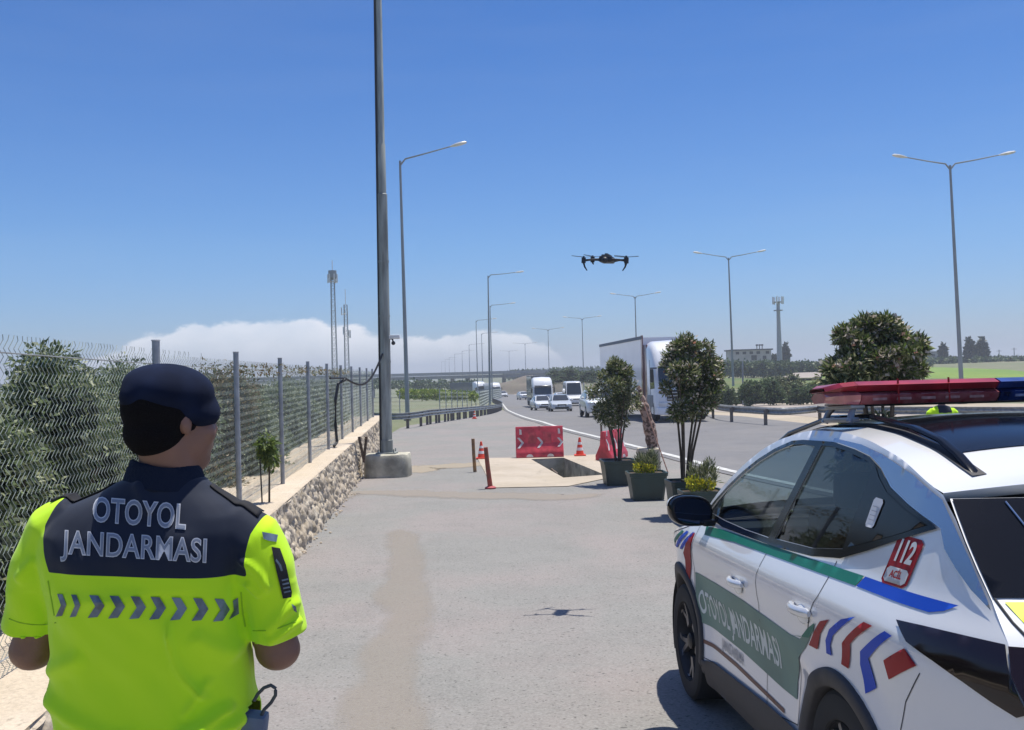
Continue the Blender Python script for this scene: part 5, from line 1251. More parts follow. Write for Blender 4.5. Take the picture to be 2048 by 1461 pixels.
for s in (1, -1):
    sheet('body_side', outer, M_cw, SL(0, s), st=.035, holes=[W1, W2, W3], parent=CAR)
    sheet('window_frame', DLO, M_gb, SL(.008, s), st=.03, holes=[W1, W2, W3], parent=CAR)
    for P, g, nm in ((W1, G_clear, 'front_window'), (W2, G_tint, 'rear_window'), (W3, M_gb, 'quarter_window')):
        sheet(nm, off_poly(P, .004), g, SL(-.002 if nm != 'quarter_window' else .010, s), st=.05, parent=CAR)
    # satin strip widening into the rear pillar
    STR = [(-.66, 1.610), (-.9, 1.584), (-1.05, 1.560), (-1.17, 1.518), (-1.28, 1.455), (-1.43, 1.409), (-1.605, 1.364), (-1.66, 1.348), (-1.70, 1.290), (-1.77, 1.240), (-1.85, 1.190), (-1.945, 1.145), (-1.925, 1.168), (-1.82, 1.275), (-1.72, 1.365), (-1.635, 1.436), (-1.43, 1.503), (-1.15, 1.568), (-.95, 1.600), (-.66, 1.622)]
    sheet('pillar_trim', STR, M_chr, SL(.009, s), st=.03, parent=CAR)
    # door and fender seams
    def seam(P, w=.005, off=.0015, name='door_seam', m=None, parent=CAR):
        mb = MB(); q = [Vector(p) for p in P]; q2 = []
        for a, b in zip(q, q[1:]):
            n = max(1, int((b-a).length/.04)); q2 += [a.lerp(b, k/n) for k in range(n)]
        q2.append(q[-1]); vs = []
        for i, p in enumerate(q2):
            d = (q2[min(i+1, len(q2)-1)]-q2[max(i-1, 0)]).normalized(); nn = Vector((-d.y, d.x))*w/2
            vs += [SL(off, s)(*(p+nn)), SL(off, s)(*(p-nn))]
        mb.add(vs, [(2*i, 2*i+1, 2*i+3, 2*i+2) for i in range(len(q2)-1)]); return link(name, mb.mesh(), m or M_seam, parent, False)
    seam([(1.02, 1.12), (1.04, .9), (1.03, .55), (.98, .36)]); seam([(-.21, 1.13), (-.17, .9), (-.16, .36)]); seam([(-.96, 1.155), (-.93, 1.02), (-.80, .86), (-.66, .72), (-.60, .55), (-.58, .42)])
    seam([(.98, .36), (-.16, .36), (-.58, .42)], w=.004)
    seam([(1.04, 1.13), (1.3, 1.06), (1.7, .985), (1.95, .91)], w=.006)
    seam([(-1.72, .92), (-1.60, .80), (-1.52, .66)], w=.004)
    # cladding
    def archband(ax, ri, ro, cz, a0, a1): return [(ax+ro*math.cos(R(a)), cz+ro*math.sin(R(a))) for a in np.linspace(a0, a1, 30)]+[(ax+ri*math.cos(R(a)), cz+ri*math.sin(R(a))) for a in np.linspace(a1, a0, 30)]
    cl_f = archband(AX_F, RIF-.004, .475, .37, -12, 192); cl_r = archband(AX_R, RIR-.004, .475, .36, -12, 192)
    for ax, cz, ri, ro in ((AX_F, .37, RIF-.01, .468), (AX_R, .33, RIR-.01, .448)):
        sec = ((ri, -.10), (ri, .010), (ri+.008, .017), ((ri+ro)/2, .019), (ro-.010, .016), (ro-.002, .010), (ro, -.006)); vs = []; na = 60
        for k in range(na+1):
            a = R(-14+208*k/na)
            for r_, of in sec:
                x, z = ax+r_*math.cos(a), cz+r_*math.sin(a); y_ = side(ax+ro*math.cos(a), max(.25, cz+ro*math.sin(a)))*.5+side(x, max(.25, z))*.5; vs.append(Vector((x, s*(y_+of), z)))
        m_ = len(sec); me = bpy.data.meshes.new('wheel_arch'); me.from_pydata(vs, [], [(k*m_+j, k*m_+j+1, (k+1)*m_+j+1, (k+1)*m_+j) for k in range(na) for j in range(m_-1)]); link('wheel_arch', me, M_clad, CAR)
    sill = [(.90, .345), (.72, .37), (-.2, .40), (-.64, .40), (-.68, .27), (-.66, .20), (.94, .20), (.93, .27)]
    sheet('sill_cladding', sill, M_clad, lambda x, z: Vector((x, s*(side(x, max(z, .3))+.014-.25*max(0, .30-z)), z)), st=.05, parent=CAR)
    # wheel well inner liner
    for ax in (AX_F, AX_R):
        mb = MB(); r0 = RIF+.02
        r0 = .42; vs = [Vector((ax+r0*math.cos(R(a)), yy*s, .36+r0*math.sin(R(a)))) for a in np.linspace(200, -20, 24) for yy in (.90, .55)]
        mb.add(vs, [(2*i, 2*i+1, 2*i+3, 2*i+2) for i in range(23)]); c_ = [Vector((ax+r0*math.cos(R(a)), .55*s, .36+r0*math.sin(R(a)))) for a in np.linspace(200, -20, 24)]
        mb.add(c_, [tuple(range(24))]); mb.build('wheel_well', M_blk, CAR, False)
    # door handles
    for hx, hz in ((.13, .90), (-.78, .935)):
        mb = MB(); y0 = side(hx, hz)
        mb.ell((hx, s*(y0+.002), hz-.014), (.070, .008, .038), 14, 8); cup = mb.build('handle_cup', M_cw, CAR)
        mb = MB(); q = [Vector((hx+u, s*(y0+.012+.026*max(0, 1-(abs(u)/.095)**2)), hz+.006)) for u in np.linspace(-.105, .105, 13)]
        mb.tube(q, [.012]+[.020]*11+[.012], 10, flat=(1, .8, 1.0)); mb.build('door_handle', mat('handle_silver', (.80, .81, .83), rough=.22, metal=.5), CAR)
    # mirrors
    mb = MB(); Mx = Matrix.Rotation(R(8)*s, 3, 'Z')
    mc = Vector((.83, s*.985, 1.205)); rings = []
    for u, k in ((-.05, .90), (-.045, .97), (-.03, 1.0), (.02, .98), (.07, .84), (.105, .55), (.12, .2)):
        rings.append([mc+Mx@Vector((u, s*math.copysign(abs(math.cos(a))**.75, math.cos(a))*.128*k*(1.0), math.copysign(abs(math.sin(a))**.8, math.sin(a))*.088*k-.012*math.cos(a)*(-1))) for a in np.linspace(0, 2*math.pi, 28, endpoint=False)])
    mb.loft(rings); mir = mb.build('side_mirror', M_gb, CAR)
    mb = MB(); rg = []
    for u, k in ((-.002, 1.02), (.02, 1.005), (.07, .87), (.108, .58), (.126, .22)):
        rg.append([mc+Mx@Vector((u, s*math.copysign(abs(math.cos(a))**.75, math.cos(a))*.130*k, math.copysign(abs(math.sin(a))**.8, math.sin(a))*.090*k+.012*math.cos(a))) for a in np.linspace(R(8), R(172), 20)])
    vs = [v for r_ in rg for v in r_]; mb.add(vs, [(i*20+k, i*20+k+1, (i+1)*20+k+1, (i+1)*20+k) for i in range(4) for k in range(19)]); mb.build('mirror_cap', M_cw, mir)
    mb = MB(); mb.add([mc+Mx@Vector((-.0515, s*math.copysign(abs(math.cos(a))**.75, math.cos(a))*.108, math.copysign(abs(math.sin(a))**.8, math.sin(a))*.070+.012*math.cos(a))) for a in np.linspace(0, 2*math.pi, 28, endpoint=False)], [tuple(range(28))])
    mb.build('mirror_glass', mat('mirror_glass', (.06, .09, .16), rough=.03, metal=.9, var=.02), mir, False)
    mb = MB(); mb.box((.80, s*.875, 1.135), (.09, .10, .035), bev=.01); mb.build('mirror_foot', M_gb, mir)
    # roof rails
    q = [Vector((x, s*(side(x, ze(x))-.095-.04*max(0, -x)), roofz(x, side(x, ze(x))-.095-.04*max(0, -x))+h)) for x, h in ((.36, -.005), (.30, .018), (.12, .035), (-.3, .040), (-.7, .040), (-1.1, .038), (-1.30, .034), (-1.42, .022), (-1.50, .004), (-1.56, -.018))]
    q2 = []
    for a, b in zip(q, q[1:]): q2 += [a.lerp(b, k/4) for k in range(4)]
    q2.append(q[-1]); mb = MB(); mb.tube(q2, [.006]+[.0145]*(len(q2)-2)+[.006], 8, flat=(1, 1.3, .8)); mb.build('roof_rail', M_gb, CAR)
    mb = MB()
    vs = []; xs = np.linspace(.34, -1.56, 24)
    for x in xs:
        yb = side(x, ze(x))-.095-.04*max(0, -x); zb = roofz(x, yb)
        vs += [Vector((x, s*(yb-.025), zb+.002)), Vector((x, s*(yb+.025), zb-.002))]
    mb.add(vs, [(2*i, 2*i+1, 2*i+3, 2*i+2) for i in range(23)]); link('rail_gasket', mb.mesh(), M_clad, CAR, False).location = (0, 0, .004)
    # tail lamp, side part
    TL = [(-1.565, 1.052), (-1.70, 1.060), (-1.85, 1.066), (-2.035, 1.072), (-2.09, 1.0), (-2.143, .915), (-2.10, .895), (-2.02, .915), (-1.92, .945), (-1.80, .975), (-1.66, 1.003)]
    sheet('tail_lamp', TL, M_tlamp, SL(.007, s), st=.04, parent=CAR)
    HLp = [(2.06, .80), (1.95, .875), (1.78, .90), (1.70, .86), (1.85, .78), (2.05, .72)]
    sheet('headlamp', HLp, M_hl, SL(.006, s), st=.04, parent=CAR)
# roof, windscreen, hood in one top sheet
def xsheet(name, x0, x1, v0, v1, m, off=0., st=.08, xf=None, parent=CAR):
    nx = max(2, int((x1-x0)/st)); nv = 16; vs = []
    for i in range(nx+1):
        for k in range(nv+1):
            v = v0+(v1-v0)*k/nv; a0 = x0(v) if callable(x0) else x0; vs.append(roofpt(off)(a0+(x1-a0)*i/nx, v))
    me = bpy.data.meshes.new(name); me.from_pydata(vs, [], [(i*(nv+1)+k, (i+1)*(nv+1)+k, (i+1)*(nv+1)+k+1, i*(nv+1)+k+1) for i in range(nx) for k in range(nv)]); return link(name, me, m, parent)
def rear_edge(v): return -1.62-.15*(1-abs(v)**2.2)
def xs2(name, f0, x1, v0, v1, m, off, nx=20, nv=20):
    vs = []
    for i in range(nx+1):
        for k in range(nv+1):
            v = v0+(v1-v0)*k/nv; a0 = f0(v); vs.append(roofpt(off)(a0+(x1-a0)*i/nx, v))
    me = bpy.data.meshes.new(name); me.from_pydata(vs, [], [(i*(nv+1)+k, (i+1)*(nv+1)+k, (i+1)*(nv+1)+k+1, i*(nv+1)+k+1) for i in range(nx) for k in range(nv)]); return link(name, me, m, CAR)
xs2('roof_panel', rear_edge, .30, -1, 1, M_cw, 0, 34, 24)
xs2('roof_glass', lambda v: -1.40+.06*abs(v)**2, .24, -.78, .78, M_gb, .004, 26, 20)
xsheet('windscreen', .30, 1.10, -.93, .93, G_clear, -.002)
for s in (1, -1): xsheet('windscreen_pillar', .28, 1.12, s*.925, s*1.0, M_cw, .0)
xsheet('hood', 1.10, 2.13, -1, 1, M_cw, 0)
xsheet('cowl', 1.04, 1.14, -.93, .93, M_blk, .004, st=.03)
# spoiler lip under the roof edge
mb = MB(); vs = []
for k in range(25):
    v = -1+2*k/24; x = rear_edge(v); p = roofpt()(x, v); vs += [p, p+Vector((.012, 0, -.030)), p+Vector((.16, 0, -.050))]
mb.add(vs, [f for i in range(24) for f in ((3*i, 3*i+1, 3*i+4, 3*i+3), (3*i+1, 3*i+2, 3*i+5, 3*i+4))]); link('spoiler_lip', mb.mesh(), M_cw, CAR, True)
# rear face
def rsheet(name, poly, m, off=0., st=.07, parent=CAR): return sheet(name, poly, m, lambda y, z: rear(y, z, off), st=st, parent=parent)
def ysd(z): return side(xrear(z), z)
zz_ = [.28, .4, .5, .6, .7, .8, .9, 1.0, 1.07, 1.17, 1.25, 1.32, 1.40, 1.44]
rsheet('tailgate', [(ysd(z), z) for z in zz_]+[(-ysd(z), z) for z in zz_[::-1]], M_cw)
gl_ = [(ysd(z)-.004, z) for z in (1.178, 1.25, 1.32, 1.40, 1.44)]
rsheet('rear_glass', gl_+[(-a, b) for a, b in gl_[::-1]], M_gb, .006)
# line of the glass edge and wiper
mb = MB(); mb.tube([rear(.60, 1.43, .012), rear(.585, 1.36, .012), rear(.575, 1.28, .012), rear(.60, 1.18, .012)], .003, 6); mb.build('glass_seam', M_chr, CAR)
mb = MB(); mb.tube([rear(.05, 1.20, .03), rear(.30, 1.22, .035), rear(.50, 1.245, .03)], [.012, .008, .005], 8); mb.build('rear_wiper', M_blk, CAR)
yw_ = [(.725, 1.085), (.60, 1.078), (.0, 1.078), (.0, 1.168), (.755, 1.168)]
rsheet('reflective_strip', yw_, M_ywl, .005)
rsheet('rear_lamp_bar', [(ysd(.90)+.007, .90), (ysd(1.0)+.007, 1.0), (ysd(1.07)+.007, 1.07), (.4, 1.045), (-.4, 1.045), (-ysd(1.07), 1.07), (-ysd(1.0), 1.0), (-ysd(.9), .90), (-.6, .95), (-.4, 1.0), (.4, 1.0), (.6, .95)], M_tlamp, .008)
for s in (1, -1): mb = MB(); mb.tube([rear(s*.775, 1.175, .002), rear(s*.765, 1.12, .004), rear(s*.745, 1.07, .006)], .004, 6); mb.build('tailgate_seam', M_seam, CAR)
rsheet('rear_bumper_trim', [(.72, .30), (.74, .50), (-.74, .50), (-.72, .30)], M_clad, .012)
rsheet('number_plate', [(.26, .74), (.26, .86), (-.26, .86), (-.26, .74)], M_plate, .02)
# front face and underbody
def front(y, z): return Vector((float(np.interp(z, [.27, .5, .74, .84], [2.04, 2.10, 2.13, 2.08]))+.07*max(0, 1-(y/.75)**2), y, z))
sheet('front_fascia', [(side(2.1, z)-.0, z) for z in (.27, .5, .74)]+[(-side(2.1, z), z) for z in (.74, .5, .27)], M_gb, front, st=.1, parent=CAR)
mb = MB(); mb.box((0, 0, .27), (3.9, 1.55, .10)); mb.build('underbody', M_chas, CAR, False)
# interior
M_int = mat('interior_dark', (.030, .032, .036), rough=.8); M_seat = mat('seat_fabric', (.045, .045, .05), rough=.85)
mb = MB(); mb.box((-.10, 0, .62), (2.4, 1.5, .30)); mb.box((1.0, 0, .90), (.42, 1.5, .42), bev=.06); mb.box((-1.35, 0, .80), (.5, 1.45, .5)); mb.build('interior_trim', M_int, CAR)
def seat(x, y, name='car_seat'):
    mb = MB(); mb.box((x, y, .68), (.5, .48, .16), bev=.05); mb.box((x-.26, y, .98), (.14, .46, .60), bev=.05, M=Matrix.Rotation(R(-14), 3, 'Y')); mb.box((x-.36, y, 1.36), (.09, .24, .17), bev=.035, M=Matrix.Rotation(R(-10), 3, 'Y')); mb.tube([(x-.35, y-.06, 1.2), (x-.36, y-.06, 1.32)], .008, 6); mb.tube([(x-.35, y+.06, 1.2), (x-.36, y+.06, 1.32)], .008, 6); mb.build(name, M_seat, CAR)
seat(.25, .38); seat(.25, -.38); seat(-.62, .38); seat(-.62, -.38)
mb = MB(); q = [Vector((.66+.05*math.cos(a), .38+.185*math.sin(a), 1.02+.18*math.cos(a)*.95)) for a in np.linspace(0, 2*math.pi, 28)]; mb.tube(q, .014, 8, cap=False); mb.tube([(.80, .38, .95), (.66, .38, 1.02)], .03, 8)
for a in (R(90), R(-90), R(180)): mb.tube([(.66, .38, 1.02), (.66+.05*math.cos(a), .38+.185*math.sin(a), 1.02+.17*math.cos(a))], .012, 6)
mb.build('steering_wheel', M_blk, CAR)
# wheels
def car_wheel(ax, s):
    yc = s*.80; Mx = Matrix.Rotation(R(-90*s), 3, 'X'); r = WR
    mb = MB(); pr = [(r*.66, -.11), (r*.80, -.118), (r*.95, -.105), (r, -.08), (r, .085), (r*.985, .10), (r*.94, .113), (r*.80, .120), (r*.69, .112), (r*.66, .10)]
    mb.lathe(pr, (ax, yc, r), 48, Mx); o = mb.build('wheel', M_tyre, CAR, ang=30)
    mb = MB(); mb.lathe([(r*.665, .108), (r*.66, .095), (r*.635, .06), (r*.62, -.08)], (ax, yc, r), 48, Mx); mb.build('rim', M_rimd, o)
    mb = MB(); mb.lathe([(r*.60, -.02), (.001, -.02)], (ax, yc, r), 32, Mx); mb.lathe([(r*.14, .0), (r*.14, .085), (r*.10, .095), (.001, .097)], (ax, yc, r), 20, Mx); mb.build('hub', M_blk, o)
    mb = MB()
    for k in range(5):
        a = 2*math.pi*k/5+.3
        for da, sp in ((-.10, -.20), (.10, .20)):
            P_ = []
            for rr, aa, w, z in ((.10, a+da*.6, .016, .080), (.16, a+da, .015, .078), (.225, a+sp*.9, .013, .088), (r*.655, a+sp*1.25, .016, .094)):
                c = Vector((rr*math.cos(aa), rr*math.sin(aa), 0)); tn = Vector((-math.sin(aa), math.cos(aa), 0))*w
                P_.append([Mx@(c+tn+Vector((0, 0, z)))+Vector((ax, yc, r)), Mx@(c+tn+Vector((0, 0, z-.03)))+Vector((ax, yc, r)), Mx@(c-tn+Vector((0, 0, z-.03)))+Vector((ax, yc, r)), Mx@(c-tn+Vector((0, 0, z)))+Vector((ax, yc, r))])
            mb.loft(P_)
    mb.build('spokes', mat('dark_alloy', (.16, .155, .16), rough=.35, metal=.6), o, ang=25)
    mb = MB(); mb.lathe([(.19, -.03), (.19, -.01), (.05, -.01)], (ax, yc, r), 32, Mx); mb.build('brake_disc', M_rim, o)
M_rimd = mat('rim_dark', (.06, .06, .065), rough=.4, metal=.5)
for s in (1, -1):
    for ax in (AX_F, AX_R): car_wheel(ax, s)
# light bar across the roof
lb = MB()
def barsec(y, xa, xb, z0, z1, c=.018): return [Vector((xb, y, z0+c)), Vector((xb-.01, y, z1-c)), Vector((xb+.03, y, z1)), Vector((xa-.03, y, z1)), Vector((xa+.01, y, z1-c)), Vector((xa, y, z0+c)), Vector((xa-.02, y, z0)), Vector((xb+.02, y, z0))]
M_rlens = mat('red_lens', (.36, .018, .030), rough=.35, coat=.2, var=.25, vs=9); M_blens = mat('blue_lens', (.020, .055, .27), rough=.35, coat=.2, var=.25, vs=9); M_clens = mat('pale_lens_end', (.50, .16, .17), rough=.15, coat=1., var=.2, vs=12)
ZB0, ZB1 = 1.760, 1.858
BAR = None
def lensseg(name, secs, m, parent): mb = MB(); mb.loft([barsec(*q) for q in secs]); return mb.build(name, m, parent, ang=28)
bar = MB(); bar.loft([barsec(y, -.42, -.60, ZB0-.006, ZB0+.03, .004) for y in (-.58, .58)]); BAR = bar.build('light_bar', M_blk, CAR, False)
lensseg('red_lens', [(.615, -.335, -.700, ZB0+.055, ZB1), (.60, -.33, -.70, ZB0+.055, ZB1), (0.004, -.33, -.70, ZB0+.055, ZB1)], M_rlens, BAR)
lensseg('blue_lens', [(-.004, -.33, -.70, ZB0+.055, ZB1), (-.60, -.33, -.70, ZB0+.055, ZB1), (-.68, -.40, -.62, ZB0+.055, ZB1-.01)], M_blens, BAR)
M_rl2 = mat('red_lens_lower', (.26, .035, .05), rough=.2, coat=.7, var=.5, vs=14, col2=(.38, .14, .15)); M_bl2 = mat('blue_lens_lower', (.014, .045, .22), rough=.2, coat=.7, var=.5, vs=14)
lensseg('red_lower_lens', [(.60, -.335, -.695, ZB0, ZB0+.0549), (0.004, -.335, -.695, ZB0, ZB0+.0549)], M_rl2, BAR)
lensseg('blue_lower_lens', [(-.004, -.335, -.695, ZB0, ZB0+.0549), (-.60, -.335, -.695, ZB0, ZB0+.0549)], M_bl2, BAR)
lensseg('end_lens', [(.604, -.332, -.698, ZB0, ZB0+.058), (.66, -.35, -.66, ZB0+.004, ZB0+.058), (.70, -.40, -.56, ZB0+.012, ZB0+.056)], M_clens, BAR)
lensseg('end_cap', [(.616, -.334, -.699, ZB0+.0585, ZB1), (.665, -.345, -.66, ZB0+.0585, ZB1-.004), (.705, -.395, -.56, ZB0+.0585, ZB1-.018)], M_rlens, BAR)
for y in (.44, .22): mb = MB(); mb.box((-.70, y, ZB0+.055), (.006, .006, .10)); mb.build('lens_joint', M_redl, BAR, False)
M_mod = mat('lamp_module', (.42, .20, .22), rough=.3, var=.3, vs=40); M_modb = mat('lamp_module_blue', (.16, .22, .42), rough=.3, var=.3, vs=40)
for k, y in enumerate(np.linspace(.10, .52, 5)):
    for s, m_ in ((1, M_mod), (-1, M_modb)):
        mb = MB(); mb.box((-.6965, s*y, ZB0+.028), (.006, .062, .026), bev=.002); mb.build('lamp_module', m_, BAR)
for s in (1, -1):
    mb = MB(); yb = s*.60; zb = roofz(-.5, .60)+.03
    for x0 in (-.40, -.62): mb.tube([(x0, yb, ZB0), (x0+.02*(1 if x0 > -.5 else -1), yb+s*.02, (ZB0+zb)/2), (x0+.03*(1 if x0 > -.5 else -1), yb+s*.035, zb-.01)], [.016, .014, .016], 8)
    mb.box((-.51, yb+s*.02, zb+.0), (.30, .05, .022), bev=.006); mb.box((-.51, yb, ZB0-.008), (.30, .06, .016), bev=.004); mb.build('bar_foot', M_chr if False else mat('bar_foot_grey', (.30, .31, .33), rough=.35, metal=.6), BAR)
# ---- livery decals (real marks on the car)
def dec(name, P, m, off=.003, st=.05, label=None): return sheet(name, P, m, SL(off, 1), st=st, parent=CAR, label=label)
dec('green_stripe', [(.90, 1.105), (.55, 1.118), (-1.225, 1.137), (-1.19, 1.098), (.30, 1.083), (.86, 1.060)], M_green)
dec('blue_stripe', [(-1.235, 1.137), (-1.60, 1.137), (-1.81, 1.137), (-1.76, 1.112), (-1.70, 1.098), (-1.20, 1.098)], M_blue)
dec('green_block', [(1.02, .825), (.06, .825), (-.56, .795), (-.68, .80), (-.81, .862), (-.90, .90), (-.86, .868), (-.77, .80), (-.66, .72), (-.58, .60), (-.56, .52), (-.38, .52), (.23, .545), (1.02, .55)], M_gpale)
dec('green_tail', [(-.60, .80), (-.70, .812), (-.81, .870), (-.91, .912), (-.875, .872), (-.80, .83)], M_green, .004)
dec('brown_line', [(.98, .462), (.34, .462), (-.14, .445), (-.40, .435), (-.40, .415), (-.14, .425), (.34, .44), (.98, .44)], M_brown)
def chevband(pts, m, name): dec(name, pts, m, .004, .03)
K7 = 2.738
def carpt(px, py, yv=.93):
    # car-frame (x, z) on the flank for a pixel: the livery was measured this way
    Rm = Matrix.Rotation(R(93.3), 3, 'Z') @ Matrix.Rotation(R(3.4), 3, 'Y'); Ri = Rm.transposed(); r = Ri@ray(px, py); o = Ri@(Vector((0, 0, CH))-Vector((2.03, 4.62, .11)))
    for _ in range(6):
        tt = (yv-o.y)/r.y; p = o+r*tt; yv = .5*yv+.5*side(p.x, p.z)
    return (p.x, p.z)
def c7(L_): return [carpt(1300+x/K7, 1000+y/K7) for x, y in L_]
for nm, m, P in (
    ('red_mark', M_redl, [(985, 655), (935, 735), (920, 820), (872, 795), (905, 715), (935, 665)]),
    ('blue_mark', M_blue, [(1050, 655), (1130, 640), (1060, 690), (1005, 745), (990, 800), (1000, 855), (970, 840), (965, 770), (985, 710)]),
    ('red_mark', M_redl, [(1175, 668), (1222, 690), (1130, 755), (1100, 790), (1092, 925), (1052, 900), (1055, 785), (1080, 750)]),
    ('blue_mark', M_blue, [(1290, 718), (1330, 745), (1240, 820), (1200, 870), (1245, 1030), (1185, 1062), (1155, 900), (1155, 830), (1200, 785)]),
    ('red_mark', M_redl, [(1398, 813), (1463, 908), (1312, 985), (1283, 880)])): chevband(c7(P), m, nm)
# front fender marks
for nm, m, P in (('red_mark', M_redl, [(250, 178), (225, 260), (222, 440), (210, 440), (196, 330), (185, 290), (200, 235), (228, 190)]),
                 ('blue_mark', M_blue, [(205, 168), (165, 205), (140, 255), (152, 262), (178, 215), (215, 176)]),
                 ('blue_mark', M_blue, [(240, 175), (195, 215), (165, 265), (176, 272), (205, 228), (246, 184)]),
                 ('green_mark', M_green, [(180, 165), (142, 200), (115, 248), (124, 254), (150, 212), (188, 172)])):
    chevband(c7(P), m, nm)
# 112 sticker
E112 = [(-1.615, 1.333), (-1.76, 1.328), (-1.785, 1.31), (-1.665, 1.165), (-1.63, 1.152), (-1.50, 1.140), (-1.480, 1.150)]
def quadmap(c):     # unit square -> sticker corners in (x, z): order bl, br, tr, tl as seen
    bl, br, tr, tl = [Vector(p) for p in c]
    return lambda u, v: (bl*(1-u)*(1-v)+br*u*(1-v)+tr*u*v+tl*(1-u)*v)
STK = [carpt(1300+1262/K7, 1000+448/K7, .88), carpt(1300+1400/K7, 1000+490/K7, .88), carpt(1300+1512/K7, 1000+225/K7, .86), carpt(1300+1372/K7, 1000+185/K7, .86)]
qm = quadmap(STK)
def rr_(u0, v0, u1, v1, c=.06): return [tuple(qm(u, v)) for u, v in ((u0+c, v0), (u1-c, v0), (u1, v0+c*.6), (u1, v1-c*.6), (u1-c, v1), (u0+c, v1), (u0, v1-c*.6), (u0, v0+c*.6))]
dec('emergency_sticker', rr_(0, 0, 1, 1, .12), M_redl, .004, .03)
dec('sticker_panel', rr_(.07, .05, .93, .36, .10), mat('sticker_grey', (.50, .52, .55), rough=.5), .0055, .03)
def decaltext(txt, mapf, size, m, name, bold=.0, parent=CAR, space=1., maxl=None):
    me = textmesh(txt, size, bold, space=space); bm = bmesh.new(); bm.from_mesh(me)
    for it in range(3):
        ed = [e for e in bm.edges if e.calc_length() > (maxl or size*.35)]
        if ed: bmesh.ops.subdivide_edges(bm, edges=ed, cuts=1); bmesh.ops.triangulate(bm, faces=bm.faces)
    for v in bm.verts: v.co = mapf(v.co.x, v.co.y)
    m2 = bpy.data.meshes.new(name); bm.to_mesh(m2); bm.free(); return link(name, m2, m, parent, False)
M_tw = mat('livery_white', (.72, .73, .72), rough=.4)
def q112(x, y): p = qm(.5+x, .68+y); return SL(.0065, 1)(p.x, p.y)
decaltext('112', lambda x, y: q112(x*.80, y*.98), .62, M_tw, 'sticker_digits', .022)
decaltext('ACİL', lambda x, y: (lambda p: SL(.007, 1)(p.x, p.y))(qm(.5+x, .22+y)), .20, M_redl, 'sticker_text', .006)
# small white label on the quarter window
qw = [carpt(1300+x/2.738, 740+y/2.738, .80) for x, y in ((1195, 855), (1240, 868), (1302, 712), (1250, 695))]; q3 = quadmap(qw)
dec('window_label', [tuple(q3(u, v)) for u, v in ((.15, 0), (.85, 0), (1, .1), (1, .9), (.85, 1), (.15, 1), (0, .9), (0, .1))], mat('label_white', (.55, .56, .60), rough=.4), .014, .03)
for v0 in (.25, .4, .55, .7): dec('label_line', [tuple(q3(u, v)) for u, v in ((.2, v0), (.8, v0), (.8, v0+.03), (.2, v0+.03))], mat('label_print', (.30, .31, .36), rough=.5), .016, .03)
# lettering on the doors: reads along the flank front to back, seen from the left
M_tx = mat('livery_text', (.62, .68, .65), rough=.4)
decaltext('OTOYOL JANDARMASI', lambda x, y: SL(.0045, 1)(.28-x, .665+y*1.42), .131, M_tx, 'door_lettering', .002)
decaltext('TRAFİK  EKİBİ', lambda x, y: SL(.0045, 1)(.42-x, .495+y), .06, M_brown, 'door_small_text', .001) if False else None
decaltext('JANDARMA', lambda x, y: SL(.0045, 1)(.40-x, .500+y), .075, mat('faint_text', (.45, .44, .44), rough=.5), 'door_small_text', .0015)
# round badge in the door lettering gap
mb = MB(); c = (.345, .675); mb.add([SL(.005, 1)(c[0]+.035*math.cos(a), c[1]+.05*math.sin(a)) for a in np.linspace(0, 2*math.pi, 20, endpoint=False)], [tuple(range(20))]); link('door_badge', mb.mesh(), M_tx, CAR, False)
# ------------------------------------------------------------------ the officer in the foreground
M_skin = mat('skin', (.25, .125, .085), rough=.5, var=.12, vs=9, bump=.08, bs=120); M_hair = mat('black_hair', (.008, .007, .008), rough=.95, bump=.5, bs=260, spec=.1)
M_beret = mat('navy_beret', (.010, .017, .046), rough=.95, var=.3, vs=9, bump=.06, bs=300, spec=.15); M_trou = mat('navy_trousers', (.014, .018, .035), rough=.9, bump=.3, bs=120); M_boot = mat('boot_leather', (.012, .012, .012), rough=.4)
M_navyc = mat('navy_cloth', (.009, .015, .034), rough=.9, bump=.3, bs=140, spec=.2)
def shirtmat(name, navy_z, xr_, tilt):
    """hi-vis polo: navy yoke over the shoulders and upper back, yellow below and on the sleeves"""
    m = bpy.data.materials.new(name); m.use_nodes = True; nt = m.node_tree; N = nt.nodes; L = nt.links; b = N['Principled BSDF']
    b.inputs['Roughness'].default_value = .75; b.inputs['Specular IOR Level'].default_value = .25; b.inputs['Sheen Weight'].default_value = .15
    at = N.new('ShaderNodeAttribute'); at.attribute_name = 'yoke'
    mr = N.new('ShaderNodeMapRange'); L.new(at.outputs['Fac'], mr.inputs[0]); mr.inputs[1].default_value = .49; mr.inputs[2].default_value = .51
    tc = N.new('ShaderNodeTexCoord'); n = N.new('ShaderNodeTexNoise'); n.inputs['Scale'].default_value = 5; n.inputs['Detail'].default_value = 5; L.new(tc.outputs['Object'], n.inputs['Vector'])
    y = N.new('ShaderNodeMix'); y.data_type = 'RGBA'; L.new(n.outputs[0], y.inputs[0]); y.inputs[6].default_value = (.50, .86, .010, 1); y.inputs[7].default_value = (.60, .93, .018, 1)
    x = N.new('ShaderNodeMix'); x.data_type = 'RGBA'; L.new(mr.outputs[0], x.inputs[0]); L.new(y.outputs[2], x.inputs[6]); x.inputs[7].default_value = (.009, .015, .034, 1); L.new(x.outputs[2], b.inputs['Base Color'])
    n2 = N.new('ShaderNodeTexNoise'); n2.inputs['Scale'].default_value = 600; n2.inputs['Detail'].default_value = 2; L.new(tc.outputs['Object'], n2.inputs['Vector'])
    bp = N.new('ShaderNodeBump'); bp.inputs['Strength'].default_value = .15; bp.inputs['Distance'].default_value = .002; L.new(n2.outputs[0], bp.inputs['Height']); L.new(bp.outputs[0], b.inputs['Normal'])
    return m
YP = 2.30                                            # depth of the torso axis
